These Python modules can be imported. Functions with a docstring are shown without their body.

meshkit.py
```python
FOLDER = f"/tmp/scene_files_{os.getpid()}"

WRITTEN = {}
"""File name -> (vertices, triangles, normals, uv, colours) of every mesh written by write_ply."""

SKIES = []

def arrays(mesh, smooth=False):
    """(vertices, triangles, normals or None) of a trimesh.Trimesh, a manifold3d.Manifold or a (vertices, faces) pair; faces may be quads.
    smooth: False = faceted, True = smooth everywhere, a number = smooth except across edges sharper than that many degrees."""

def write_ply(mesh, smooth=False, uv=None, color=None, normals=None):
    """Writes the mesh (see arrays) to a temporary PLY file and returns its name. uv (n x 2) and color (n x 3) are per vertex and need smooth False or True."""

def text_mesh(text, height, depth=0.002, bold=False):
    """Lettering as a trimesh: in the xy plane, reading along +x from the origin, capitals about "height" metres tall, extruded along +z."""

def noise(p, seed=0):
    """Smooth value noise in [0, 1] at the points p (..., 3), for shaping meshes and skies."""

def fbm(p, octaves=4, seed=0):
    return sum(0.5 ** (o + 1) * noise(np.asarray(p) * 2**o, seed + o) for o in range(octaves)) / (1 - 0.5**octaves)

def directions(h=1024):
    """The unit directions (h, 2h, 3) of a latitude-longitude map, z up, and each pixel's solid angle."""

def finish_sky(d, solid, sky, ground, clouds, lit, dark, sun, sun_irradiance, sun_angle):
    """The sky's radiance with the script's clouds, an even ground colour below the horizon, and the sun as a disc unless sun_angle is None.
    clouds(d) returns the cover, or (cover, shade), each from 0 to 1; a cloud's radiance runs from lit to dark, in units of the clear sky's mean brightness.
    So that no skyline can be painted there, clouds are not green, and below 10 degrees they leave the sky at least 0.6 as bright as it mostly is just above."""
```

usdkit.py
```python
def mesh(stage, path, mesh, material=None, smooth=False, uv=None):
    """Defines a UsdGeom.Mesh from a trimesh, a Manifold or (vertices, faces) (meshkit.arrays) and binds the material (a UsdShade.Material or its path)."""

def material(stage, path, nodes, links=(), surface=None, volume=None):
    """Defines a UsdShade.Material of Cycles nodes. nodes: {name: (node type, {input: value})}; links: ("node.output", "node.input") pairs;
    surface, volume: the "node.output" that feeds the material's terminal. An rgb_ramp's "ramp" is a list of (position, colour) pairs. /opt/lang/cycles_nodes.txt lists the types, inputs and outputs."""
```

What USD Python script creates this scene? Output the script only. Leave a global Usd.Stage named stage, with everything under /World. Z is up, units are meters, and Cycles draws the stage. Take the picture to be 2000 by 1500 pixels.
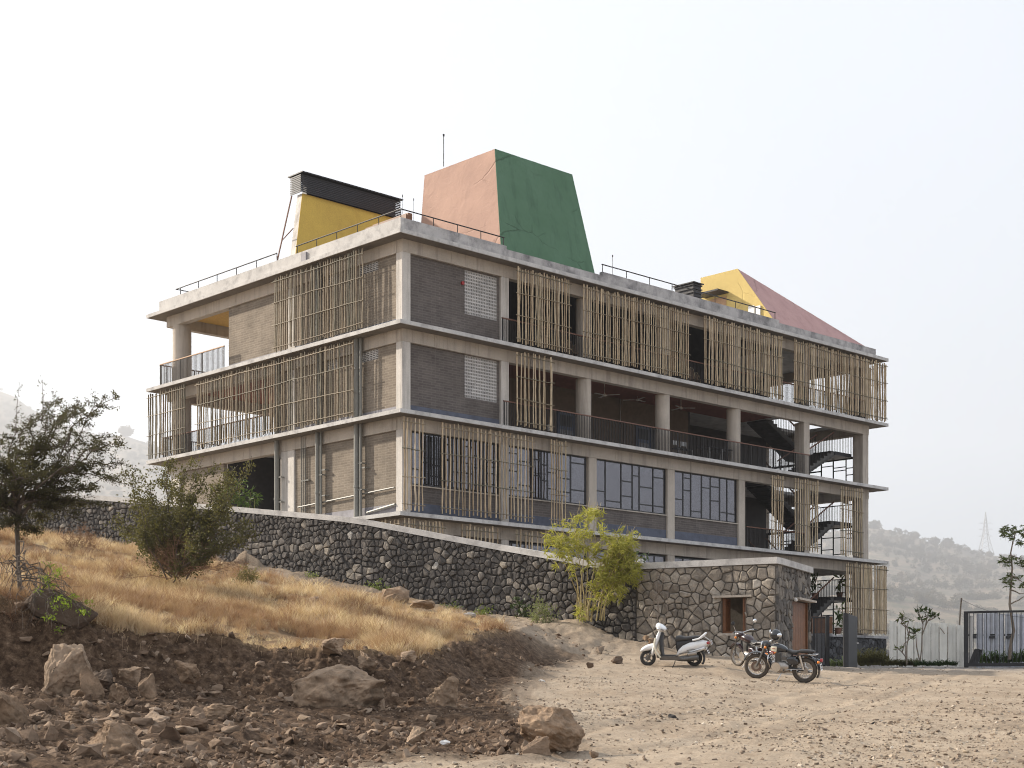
import math, random
import numpy as np, trimesh, usdkit, meshkit
from pxr import Usd, UsdGeom, UsdLux, UsdShade, Gf, Sdf, Vt
from scipy.interpolate import LinearNDInterpolator
from scipy.spatial import Voronoi, ConvexHull
from shapely.geometry import Polygon, Point, LineString, box as sbox
from shapely import contains_xy

stage = Usd.Stage.CreateInMemory()
UsdGeom.SetStageUpAxis(stage, 'Z'); UsdGeom.SetStageMetersPerUnit(stage, 1.0)
UsdGeom.Xform.Define(stage, '/World'); UsdGeom.Scope.Define(stage, '/World/Looks')
stage.SetDefaultPrim(stage.GetPrimAtPath('/World'))
# ------------------------------------------------------------------ camera, sky, sun, exposure
FPX, HY = 2980.0, 1343.0            # focal length and horizon height measured on the 2000 x 1500 photograph
cam = UsdGeom.Camera.Define(stage, '/World/Camera')
cam.AddRotateXYZOp().Set(Gf.Vec3f(90, 0, 0))
cam.CreateHorizontalApertureAttr(36.0); cam.CreateVerticalApertureAttr(27.0)
cam.CreateFocalLengthAttr(36.0 * FPX / 2000); cam.CreateVerticalApertureOffsetAttr((HY - 750) / 2000 * 36.0)
cam.CreateClippingRangeAttr(Gf.Vec2f(0.1, 20000)); cam.CreateExposureAttr(0.98)
SUN_AZ = np.array([-0.93, 0.36]); SUN_AZ /= np.linalg.norm(SUN_AZ); SUN_EL = math.radians(30)
SUN = np.array([SUN_AZ[0] * math.cos(SUN_EL), SUN_AZ[1] * math.cos(SUN_EL), math.sin(SUN_EL)])
dome = UsdLux.DomeLight.Define(stage, '/World/sky')
dome.GetPrim().SetCustomDataByKey('kind', 'structure')
skym = usdkit.material(stage, '/World/Looks/sky_material', {
    's': ('sky_texture', {'sky_type': 'single_scattering', 'sun_disc': False, 'sun_elevation': SUN_EL, 'sun_rotation': math.atan2(SUN[0], SUN[1]), 'altitude': 600.0, 'air_density': 1.0, 'aerosol_density': 3.0, 'ozone_density': 1.0}),
    'n': ('noise_texture', {'scale': 1.3, 'detail': 3.0, 'roughness': 0.5}), 'tc': ('texture_coordinate', {}),
    'mr': ('map_range', {'from_min': 0.3, 'from_max': 0.7, 'to_min': 0.66, 'to_max': 0.8}),
    'm': ('mix_color', {'b': (6.9, 7.35, 7.9), 'use_clamp': False}), 'b': ('background_shader', {'strength': 0.075})},
    [('tc.generated', 'n.vector'), ('n.fac', 'mr.value'), ('mr.result', 'm.fac'), ('s.color', 'm.a'), ('m.result', 'b.color')], surface='b.background')
UsdShade.MaterialBindingAPI.Apply(dome.GetPrim()).Bind(skym)
sun = UsdLux.DistantLight.Define(stage, '/World/sun')
sun.CreateNormalizeAttr(True); sun.CreateIntensityAttr(1.25); sun.CreateAngleAttr(1.2); sun.CreateColorAttr(Gf.Vec3f(1.0, 0.9, 0.76))
sun.AddTransformOp().Set(Gf.Matrix4d().SetRotate(Gf.Rotation(Gf.Vec3d(0, 0, 1), Gf.Vec3d(*map(float, SUN)))))

# ------------------------------------------------------------------ helpers
HAZE = 0.0002
RNG = np.random.default_rng(11)
COUNT, ORIGIN = {}, {}
def numbered(parent, name):
    k = COUNT.get((parent, name), 0); COUNT[(parent, name)] = k + 1
    return f'{parent}/{name}' if k == 0 else f'{parent}/{name}_{k:03d}'
def tag(prim, label=None, cat=None, group=None, kind=None):
    for k, v in (('label', label), ('category', cat), ('group', group), ('kind', kind)):
        if v: prim.SetCustomDataByKey(k, v)
def thing(name, label, cat, loc=(0, 0, 0), group=None):
    path = numbered('/World', name)
    x = UsdGeom.Xform.Define(stage, path); x.AddTranslateOp().Set(Gf.Vec3d(*map(float, loc)))
    ORIGIN[path] = np.asarray(loc, float); tag(x.GetPrim(), label, cat, group)
    return path
def root_of(path): return '/'.join(path.split('/')[:3])
class MB:
    """collects triangles, world coordinates"""
    def __init__(s): s.v, s.f, s.n = [], [], 0
    def add(s, v, f):
        v, f = np.asarray(v, float), np.asarray(f, int)
        if f.shape[1] == 4: f = np.vstack([f[:, [0, 1, 2]], f[:, [0, 2, 3]]])
        s.v.append(v); s.f.append(f + s.n); s.n += len(v); return s
    def mesh(s): return np.vstack(s.v), np.vstack(s.f)
    def box3(s, o, a, b, c):
        o, a, b, c = (np.asarray(x, float) for x in (o, a, b, c))
        v = np.array([o, o + a, o + a + b, o + b, o + c, o + a + c, o + a + b + c, o + b + c])
        f = np.array([[0, 3, 2, 1], [4, 5, 6, 7], [0, 1, 5, 4], [1, 2, 6, 5], [2, 3, 7, 6], [3, 0, 4, 7]])
        if np.dot(np.cross(a, b), c) < 0: f = f[:, ::-1]
        return s.add(v, f)
    def box(s, x0, x1, y0, y1, z0, z1): return s.box3((x0, y0, z0), (x1 - x0, 0, 0), (0, y1 - y0, 0), (0, 0, z1 - z0))
    def bb(s, u0, u1, v0, v1, w0, w1): return s.box3(B(u0, v0, w0), U * (u1 - u0), V * (v1 - v0), (0, 0, w1 - w0))
    def tube(s, pts, rad, sides=6, caps=True):
        p = np.asarray(pts, float); r = np.broadcast_to(np.asarray(rad, float), (len(p),))
        t = np.gradient(p, axis=0); t /= np.linalg.norm(t, axis=1, keepdims=True) + 1e-12
        mean = p[-1] - p[0]; ref = np.array([0, 0, 1.0]) if abs(mean[2]) < 0.8 * (np.linalg.norm(mean) + 1e-9) else np.array([1.0, 0, 0])
        a = np.cross(t, ref); a /= np.linalg.norm(a, axis=1, keepdims=True) + 1e-12
        b = np.cross(t, a); ang = np.arange(sides) * 2 * np.pi / sides
        v = p[:, None] + r[:, None, None] * (np.cos(ang)[None, :, None] * a[:, None] + np.sin(ang)[None, :, None] * b[:, None])
        i, j = np.meshgrid(np.arange(len(p) - 1), np.arange(sides), indexing='ij')
        q = np.stack([i * sides + j, i * sides + (j + 1) % sides, (i + 1) * sides + (j + 1) % sides, (i + 1) * sides + j], -1).reshape(-1, 4)[:, ::-1]
        v = v.reshape(-1, 3); f = np.vstack([q[:, [0, 1, 2]], q[:, [0, 2, 3]]])
        if caps:
            n = len(v); v = np.vstack([v, p[0], p[-1]]); L = (len(p) - 1) * sides
            f = np.vstack([f] + [[[n, (k + 1) % sides, k][::-1]] for k in range(sides)] + [[[n + 1, L + k, L + (k + 1) % sides][::-1]] for k in range(sides)])
        return s.add(v, f)
    def cyl(s, p0, p1, r, sides=12): return s.tube([p0, p1], r, sides)
    def prism(s, poly, d):
        """convex-ish polygon (n x 3) swept by the vector d"""
        p = np.asarray(poly, float); n = len(p); d = np.asarray(d, float)
        f = [[0, k, k + 1] for k in range(1, n - 1)] + [[n, n + k + 1, n + k] for k in range(1, n - 1)]
        for k in range(n): j = (k + 1) % n; f += [[k, n + k, n + j], [k, n + j, j]]
        return s.add(np.vstack([p, p + d]), f)
    def hull(s, pts):
        p = np.asarray(pts, float); m = trimesh.convex.convex_hull(p); return s.add(m.vertices, m.faces)
    def tm(s, m, M=None):
        m = m.copy()
        if M is not None: m.apply_transform(M)
        return s.add(m.vertices, m.faces)
def put(name, mb, mat, parent='/World', smooth=False, label=None, cat=None, group=None, kind=None):
    path = numbered(parent, name)
    v, f = mb.mesh() if isinstance(mb, MB) else mb
    v = np.asarray(v, float)
    if parent != '/World': v = v - ORIGIN[root_of(path)]
    m = usdkit.mesh(stage, path, (v, f), MAT[mat], smooth=smooth)
    tag(m.GetPrim(), label, cat, group, kind)
    return path
def instancer(name, protos, pos, idx, quat, scale, label, kind='stuff'):
    """a point instancer of PROTOS [(mesh, material)]"""
    path = numbered('/World', name)
    pi = UsdGeom.PointInstancer.Define(stage, path); targets = []
    for k, (m, mat) in enumerate(protos):
        pp = f'{path}/piece' + (f'_{k:03d}' if k else '')
        usdkit.mesh(stage, pp, m, MAT[mat]); targets.append(Sdf.Path(pp))
    pi.CreatePrototypesRel().SetTargets(targets)
    pi.CreateProtoIndicesAttr(Vt.IntArray.FromNumpy(np.asarray(idx, np.int32)))
    pi.CreatePositionsAttr(Vt.Vec3fArray.FromNumpy(np.asarray(pos, np.float32)))
    q = np.asarray(quat, np.float32)
    pi.CreateOrientationsAttr([Gf.Quath(float(a[0]), float(a[1]), float(a[2]), float(a[3])) for a in q])
    sc = np.asarray(scale, np.float32); sc = np.repeat(sc[:, None], 3, 1) if sc.ndim == 1 else sc
    pi.CreateScalesAttr(Vt.Vec3fArray.FromNumpy(sc))
    tag(pi.GetPrim(), label, None, None, kind)
    return path
def rand_quat(rng, n, tilt=None):
    if tilt is None:
        q = rng.normal(size=(n, 4)); return q / np.linalg.norm(q, axis=1, keepdims=True)
    a = rng.uniform(0, 2 * np.pi, n); b = rng.normal(0, tilt, n); c = rng.uniform(0, 2 * np.pi, n)
    qz = np.stack([np.cos(a / 2), 0 * a, 0 * a, np.sin(a / 2)], 1); qt = np.stack([np.cos(b / 2), np.sin(b / 2) * np.cos(c), np.sin(b / 2) * np.sin(c), 0 * b], 1)
    w1, x1, y1, z1 = qt.T; w2, x2, y2, z2 = qz.T
    return np.stack([w1*w2-x1*x2-y1*y2-z1*z2, w1*x2+x1*w2+y1*z2-z1*y2, w1*y2-x1*z2+y1*w2+z1*x2, w1*z2+x1*y2-y1*x2+z1*w2], 1)
def at(px, py, d): return np.array([(px - 1000) * d / FPX, d, (HY - py) * d / FPX])
D0 = 60.8
P0 = np.array([(781.8 - 1000) * D0 / FPX, D0, 0.0])
U = np.array([(4135 - 1000) / FPX, 1, 0]); U /= np.linalg.norm(U)      # along the right facade
V = np.array([-U[1], U[0], 0.0])                                        # along the left facade
def B(u, v, w): return P0 + U * u + V * v + np.array([0, 0, w])
def onR(px, py, v=0.0):
    s = (px - 1000) / FPX; a = P0 + V * v; u = (s * a[1] - a[0]) / (U[0] - s * U[1]); d = a[1] + u * U[1]
    return u, (HY - py) * d / FPX
def onL(px, py, u=0.0):
    s = (px - 1000) / FPX; a = P0 + U * u; v = (s * a[1] - a[0]) / (V[0] - s * V[1]); d = a[1] + v * V[1]
    return v, (HY - py) * d / FPX
ROTB = math.atan2(U[1], U[0])

# ------------------------------------------------------------------ materials
MAT = {}
def mat(name, nodes, links, surface='p.BSDF', volume=None):
    MAT[name] = usdkit.material(stage, '/World/Looks/' + name, nodes, links, surface=surface, volume=volume); return name
def plain(name, col, rough=0.6, metal=0.0, spec=0.5, vary=0.0, scale=6.0, bump=0.0, bscale=40.0, rnd=0.0, coat=0.0):
    """colour with noise wear, random per object, and fine relief"""
    nodes = {'p': ('principled_bsdf', {'roughness': rough, 'metallic': metal, 'specular_ior_level': spec, 'coat_weight': coat}), 'g': ('geometry', {}),
             'n': ('noise_texture', {'scale': scale, 'detail': 6.0, 'roughness': 0.62}), 'mr': ('map_range', {'from_min': 0.28, 'from_max': 0.72, 'to_min': 1 - vary, 'to_max': 1 + vary}),
             'oi': ('object_info', {}), 'mo': ('map_range', {'to_min': 1 - rnd, 'to_max': 1 + rnd}), 'k': ('math', {'math_type': 'multiply'}),
             'c': ('mix_color', {'blend_type': 'multiply', 'fac': 1.0, 'a': col, 'use_clamp': False})}
    links = [('g.position', 'n.vector'), ('n.fac', 'mr.value'), ('oi.random', 'mo.value'), ('mr.result', 'k.value1'), ('mo.result', 'k.value2'), ('k.value', 'c.b'), ('c.result', 'p.base_color')]
    if bump:
        nodes |= {'nb': ('noise_texture', {'scale': bscale, 'detail': 5.0, 'roughness': 0.65}), 'bp': ('bump', {'strength': bump, 'distance': 0.02})}
        links += [('g.position', 'nb.vector'), ('nb.fac', 'bp.height'), ('bp.normal', 'p.normal')]
    return mat(name, nodes, links)
def streaky(name, col, dark, amount=(0.45, 0.75), streak=(2.2, 2.2, 0.16), blot=0.8, bump=0.25, rough=0.85, tint2=None, grain=(0.86, 1.1)):
    """cast concrete and weathered paint: vertical rain streaks, blotches, fine grain"""
    nodes = {'p': ('principled_bsdf', {'roughness': rough, 'specular_ior_level': 0.25}), 'g': ('geometry', {}),
             'm': ('mapping', {'scale': streak}), 'n1': ('noise_texture', {'scale': 1.6, 'detail': 7.0, 'roughness': 0.68}), 'r1': ('map_range', {'from_min': amount[0], 'from_max': amount[1], 'clamp': True}),
             'n2': ('noise_texture', {'scale': blot, 'detail': 6.0, 'roughness': 0.65}), 'r2': ('map_range', {'from_min': 0.35, 'from_max': 0.7, 'clamp': True}),
             'n3': ('noise_texture', {'scale': 26.0, 'detail': 5.0, 'roughness': 0.7}), 'r3': ('map_range', {'from_min': 0.3, 'from_max': 0.7, 'to_min': grain[0], 'to_max': grain[1]}),
             'a': ('mix_color', {'a': col, 'b': tint2 or tuple(x * 0.8 for x in col)}), 'b': ('mix_color', {'b': dark}), 'c': ('mix_color', {'blend_type': 'multiply', 'fac': 1.0, 'use_clamp': False}),
             'bp': ('bump', {'strength': bump, 'distance': 0.015})}
    return mat(name, nodes, [('g.position', 'm.vector'), ('m.vector', 'n1.vector'), ('n1.fac', 'r1.value'), ('g.position', 'n2.vector'), ('n2.fac', 'r2.value'), ('g.position', 'n3.vector'), ('n3.fac', 'r3.value'),
        ('r2.result', 'a.fac'), ('a.result', 'b.a'), ('r1.result', 'b.fac'), ('b.result', 'c.a'), ('r3.result', 'c.b'), ('c.result', 'p.base_color'), ('n3.fac', 'bp.height'), ('bp.normal', 'p.normal')])
streaky('concrete', (0.50, 0.445, 0.385), (0.23, 0.2, 0.175), (0.5, 0.8))
streaky('concrete_pale', (0.60, 0.565, 0.525), (0.26, 0.24, 0.22), (0.48, 0.76))
streaky('concrete_stained', (0.48, 0.465, 0.46), (0.14, 0.136, 0.142), (0.42, 0.68), streak=(0.7, 0.7, 0.6))
streaky('concrete_slab', (0.56, 0.545, 0.53), (0.26, 0.25, 0.25), (0.48, 0.75), streak=(1.2, 1.2, 1.2))
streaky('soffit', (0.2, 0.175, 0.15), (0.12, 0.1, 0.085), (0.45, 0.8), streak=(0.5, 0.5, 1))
streaky('mustard_paint', (0.56, 0.385, 0.08), (0.43, 0.29, 0.065), (0.5, 0.85), blot=0.4, tint2=(0.5, 0.34, 0.075))
def plaster(name, col, dark, tint, crack=(0.5, 0.5, 0.5), amount=0.035):
    """hand trowelled painted plaster: broad unevenness, blotches, rain streaks and fine cracks"""
    return mat(name, {'p': ('principled_bsdf', {'roughness': 0.8, 'specular_ior_level': 0.25}), 'g': ('geometry', {}), 'n1': ('noise_texture', {'scale': 0.55, 'detail': 7.0, 'roughness': 0.65}), 'r1': ('map_range', {'from_min': 0.35, 'from_max': 0.68, 'clamp': True}),
        'm': ('mapping', {'scale': (2.0, 2.0, 0.25)}), 'n2': ('noise_texture', {'scale': 1.2, 'detail': 7.0, 'roughness': 0.72}), 'r2': ('map_range', {'from_min': 0.52, 'from_max': 0.8, 'clamp': True, 'to_max': 0.8}), 'n3': ('noise_texture', {'scale': 1.7, 'detail': 6.0, 'roughness': 0.62, 'distortion': 0.8}),
        'w': ('noise_texture', {'scale': 0.8, 'detail': 5.0, 'roughness': 0.7}), 'wm': ('mix_vector', {'fac': (0.35)}), 'mv': ('mapping', {'scale': (0.55, 0.55, 0.85)}), 'v': ('voronoi_texture', {'feature': 'distance_to_edge', 'scale': 0.9}), 'rv': ('map_range', {'from_min': 0.0, 'from_max': amount, 'to_min': 1.0, 'to_max': 0.0, 'clamp': True}), 'nm': ('noise_texture', {'scale': 0.45, 'detail': 2.0}), 'rm': ('map_range', {'from_min': 0.5, 'from_max': 0.6, 'clamp': True}), 'cm': ('math', {'math_type': 'multiply'}), 'cm2': ('math', {'math_type': 'multiply', 'value2': 0.75}),
        'a': ('mix_color', {'a': col, 'b': tint}), 'b': ('mix_color', {'b': dark}), 'c': ('mix_color', {'b': tuple(x * y for x, y in zip(col, crack))}), 'hh': ('math', {'math_type': 'subtract'}), 'bp': ('bump', {'strength': 0.38, 'distance': 0.08})},
        [('g.position', 'n1.vector'), ('n1.fac', 'r1.value'), ('g.position', 'm.vector'), ('m.vector', 'n2.vector'), ('n2.fac', 'r2.value'), ('g.position', 'n3.vector'), ('g.position', 'w.vector'), ('g.position', 'wm.a'), ('w.color', 'wm.b'), ('wm.result', 'mv.vector'), ('mv.vector', 'v.vector'), ('v.distance', 'rv.value'), ('g.position', 'nm.vector'), ('nm.fac', 'rm.value'), ('rv.result', 'cm.value1'), ('rm.result', 'cm.value2'), ('cm.value', 'cm2.value1'),
         ('r1.result', 'a.fac'), ('a.result', 'b.a'), ('r2.result', 'b.fac'), ('b.result', 'c.a'), ('cm2.value', 'c.fac'), ('c.result', 'p.base_color'), ('n3.fac', 'hh.value1'), ('cm.value', 'hh.value2'), ('hh.value', 'bp.height'), ('bp.normal', 'p.normal')])
plaster('green_paint', (0.074, 0.152, 0.09), (0.04, 0.085, 0.054), (0.092, 0.176, 0.112), (0.5, 0.5, 0.5), 0.02)
plaster('pink_paint', (0.41, 0.262, 0.205), (0.29, 0.185, 0.15), (0.34, 0.215, 0.17), (0.75, 0.75, 0.75), 0.02)
plaster('yellow_paint', (0.57, 0.435, 0.165), (0.46, 0.34, 0.13), (0.52, 0.395, 0.15), (0.75, 0.75, 0.75), 0.015)
plaster('mauve_paint', (0.45, 0.28, 0.262), (0.28, 0.16, 0.155), (0.39, 0.235, 0.225), (0.6, 0.6, 0.6), 0.02)
plain('skirting_blue', (0.075, 0.085, 0.12), 0.7, vary=0.25, scale=3)
plain('skirting_pale', (0.24, 0.23, 0.25), 0.7, vary=0.25, scale=3)
plain('dark_metal', (0.022, 0.021, 0.024), 0.45, metal=0.3, vary=0.2)
plain('stair_grey', (0.075, 0.072, 0.07), 0.7, vary=0.2)
plain('black_frame', (0.012, 0.012, 0.014), 0.4, vary=0.2)
plain('rust_rail', (0.16, 0.075, 0.05), 0.6, vary=0.25)
plain('rail_bar', (0.02, 0.017, 0.017), 0.55, metal=0.2)
plain('pipe_grey', (0.19, 0.185, 0.165), 0.5, vary=0.12, scale=2)
plain('wood_brown', (0.16, 0.065, 0.025), 0.5, vary=0.3, scale=5)
plain('wood_pale', (0.42, 0.26, 0.15), 0.6, vary=0.12)
plain('door_blue', (0.075, 0.105, 0.17), 0.5, vary=0.15)
plain('curtain', (0.24, 0.24, 0.26), 0.8, vary=0.2, scale=12)
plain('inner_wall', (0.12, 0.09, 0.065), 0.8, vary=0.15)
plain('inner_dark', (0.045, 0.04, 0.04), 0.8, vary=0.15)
plain('red_ceiling', (0.2, 0.07, 0.045), 0.75, vary=0.15)
plain('ochre_ceiling', (0.50, 0.30, 0.07), 0.75, vary=0.15)
plain('fan_white', (0.55, 0.53, 0.5), 0.5)
plain('tube_steel', (0.4, 0.39, 0.38), 0.35, metal=0.8)
plain('cane', (0.2, 0.13, 0.08), 0.6, vary=0.2)
plain('white_board', (0.75, 0.74, 0.72), 0.6, vary=0.04)
plain('red_plastic', (0.3, 0.01, 0.01), 0.35)
# grey brickwork too fine to pick apart: brick texture on (u + v, height), which runs along both facades
def brick(name, c1, c2, mortar, streak=0.0):
    nodes = {'p': ('principled_bsdf', {'roughness': 0.9, 'specular_ior_level': 0.2}), 'g': ('geometry', {}),
             'rot': ('vector_rotate', {'rotate_type': 'z_axis', 'angle': -ROTB, 'center': tuple(P0)}), 'sx': ('separate_xyz', {}), 'ad': ('math', {'math_type': 'add'}), 'cx': ('combine_xyz', {}),
             'b': ('brick_texture', {'color1': c1, 'color2': c2, 'mortar': mortar, 'scale': 1.0, 'mortar_size': 0.011, 'mortar_smooth': 0.3, 'brick_width': 0.46, 'row_height': 0.105, 'bias': 0.0}),
             'n': ('noise_texture', {'scale': 0.9, 'detail': 7.0, 'roughness': 0.65}), 'mr': ('map_range', {'from_min': 0.3, 'from_max': 0.7, 'to_min': 0.74, 'to_max': 1.2}),
             'ms': ('mapping', {'scale': (4.5, 4.5, 0.3)}), 'ns': ('noise_texture', {'scale': 1.0, 'detail': 5.0, 'roughness': 0.7}), 'rs': ('map_range', {'from_min': 0.56, 'from_max': 0.72, 'clamp': True, 'to_max': 0.5}),
             'mb': ('mapping', {'scale': (1.6, 14.0, 1.0)}), 'nb': ('noise_texture', {'scale': 1.3, 'detail': 4.0, 'roughness': 0.7}), 'rb': ('map_range', {'from_min': 0.55, 'from_max': 0.78, 'clamp': True, 'to_max': 0.8}),
             'c': ('mix_color', {'blend_type': 'multiply', 'fac': 1.0, 'use_clamp': False}), 'd': ('mix_color', {'b': mortar}), 'e': ('mix_color', {'b': mortar}), 'bp': ('bump', {'strength': 0.5, 'distance': 0.012, 'invert': True})}
    return mat(name, nodes, [('g.position', 'rot.vector'), ('rot.vector', 'sx.vector'), ('sx.x', 'ad.value1'), ('sx.y', 'ad.value2'), ('ad.value', 'cx.x'), ('sx.z', 'cx.y'), ('cx.vector', 'b.vector'),
        ('g.position', 'n.vector'), ('n.fac', 'mr.value'), ('b.color', 'c.a'), ('mr.result', 'c.b'), ('g.position', 'ms.vector'), ('ms.vector', 'ns.vector'), ('ns.fac', 'rs.value'), ('c.result', 'd.a'), ('rs.result', 'd.fac'),
        ('cx.vector', 'mb.vector'), ('mb.vector', 'nb.vector'), ('nb.fac', 'rb.value'), ('d.result', 'e.a'), ('rb.result', 'e.fac'), ('e.result', 'p.base_color'), ('b.fac', 'bp.height'), ('bp.normal', 'p.normal')])
brick('grey_brick', (0.13, 0.113, 0.105), (0.10, 0.087, 0.082), (0.165, 0.146, 0.137))
brick('pale_brick', (0.235, 0.197, 0.157), (0.19, 0.157, 0.125), (0.29, 0.25, 0.205))
# bamboo: each pole its own tone, brown bands along it
mat('bamboo', {'p': ('principled_bsdf', {'roughness': 0.5, 'specular_ior_level': 0.4}), 'oi': ('object_info', {}), 'r': ('rgb_ramp', {'ramp': [(0, (0.33, 0.24, 0.145)), (0.25, (0.46, 0.35, 0.225)), (0.55, (0.58, 0.455, 0.30)), (0.8, (0.42, 0.34, 0.22)), (1, (0.64, 0.52, 0.37))]}),
    'g': ('geometry', {}), 'm': ('mapping', {'scale': (14, 14, 2.2)}), 'n': ('noise_texture', {'scale': 1.0, 'detail': 5.0, 'roughness': 0.7}), 'mr': ('map_range', {'from_min': 0.3, 'from_max': 0.65, 'to_min': 0.55, 'to_max': 1.12}), 'c': ('mix_color', {'blend_type': 'multiply', 'fac': 1.0, 'use_clamp': False})},
    [('oi.random', 'r.fac'), ('g.position', 'm.vector'), ('m.vector', 'n.vector'), ('n.fac', 'mr.value'), ('r.color', 'c.a'), ('mr.result', 'c.b'), ('c.result', 'p.base_color')])
mat('bamboo_weathered', {'p': ('principled_bsdf', {'roughness': 0.6, 'specular_ior_level': 0.3}), 'oi': ('object_info', {}), 'r': ('rgb_ramp', {'ramp': [(0, (0.12, 0.115, 0.08)), (0.3, (0.22, 0.17, 0.115)), (0.55, (0.31, 0.245, 0.165)), (0.75, (0.17, 0.15, 0.105)), (1, (0.38, 0.31, 0.22))]}),
    'g': ('geometry', {}), 'm': ('mapping', {'scale': (14, 14, 2.2)}), 'n': ('noise_texture', {'scale': 1.0, 'detail': 5.0, 'roughness': 0.7}), 'mr': ('map_range', {'from_min': 0.3, 'from_max': 0.65, 'to_min': 0.5, 'to_max': 1.15}), 'c': ('mix_color', {'blend_type': 'multiply', 'fac': 1.0, 'use_clamp': False})},
    [('oi.random', 'r.fac'), ('g.position', 'm.vector'), ('m.vector', 'n.vector'), ('n.fac', 'mr.value'), ('r.color', 'c.a'), ('mr.result', 'c.b'), ('c.result', 'p.base_color')])
# window glass: sees through, mirrors the sky by its angle
mat('window_glass', {'t': ('transparent_bsdf', {'color': (0.5, 0.5, 0.53)}), 'g': ('glossy_bsdf', {'color': (0.9, 0.87, 0.93), 'roughness': 0.015}), 'f': ('fresnel', {'IOR': 2.9}), 'm': ('mix_closure', {})},
    [('f.fac', 'm.fac'), ('t.BSDF', 'm.closure1'), ('g.BSDF', 'm.closure2')], surface='m.closure')
# ------------------------------------------------------------------ the building (u along the right facade, v along the left one, w up)
LU, LV = 35.08, 19.65
SL = {0: 2.85, 1: (6.88, 7.04), 2: (10.985, 11.145), 3: (14.545, 14.705), 4: (18.165, 18.33)}
BEAM = 0.52
bld = thing('building', 'four storey grey concrete and brick building with cantilevered slabs and coloured roof towers', 'building', B(0, 0, 0))
STAIR0, STAIR1, STV = 28.75, 33.45, 5.0      # stair well
def slab(k, nm, m='concrete_slab'):
    w0, w1 = SL[k]; mb = MB()
    if k == 4: mb.bb(0, LU, 0, LV, w0, w1)
    else:
        mb.bb(0, STAIR0, 0, LV, w0, w1); mb.bb(STAIR1, LU, 0, LV, w0, w1); mb.bb(STAIR0, STAIR1, 0, 1.05, w0, w1); mb.bb(STAIR0, STAIR1, STV, LV, w0, w1)
    s = put(nm, mb, m, bld)
    return s
for k in (1, 2, 3): slab(k, 'floor_slab')
put('roof_slab', MB().bb(0, LU, 0, LV, *SL[4]), 'concrete_slab', bld)
put('ground_floor', MB().bb(0.3, LU - 0.3, 0.3, LV - 0.5, SL[0] - 0.2, SL[0]), 'concrete_slab', bld)
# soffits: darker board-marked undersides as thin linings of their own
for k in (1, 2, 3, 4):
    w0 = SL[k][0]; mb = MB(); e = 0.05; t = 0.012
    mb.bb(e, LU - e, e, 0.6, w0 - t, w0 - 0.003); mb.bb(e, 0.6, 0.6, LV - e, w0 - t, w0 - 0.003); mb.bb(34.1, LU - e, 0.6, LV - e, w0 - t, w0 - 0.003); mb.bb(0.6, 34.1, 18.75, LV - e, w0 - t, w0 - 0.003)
    put('soffit', mb, 'soffit', bld)
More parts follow.
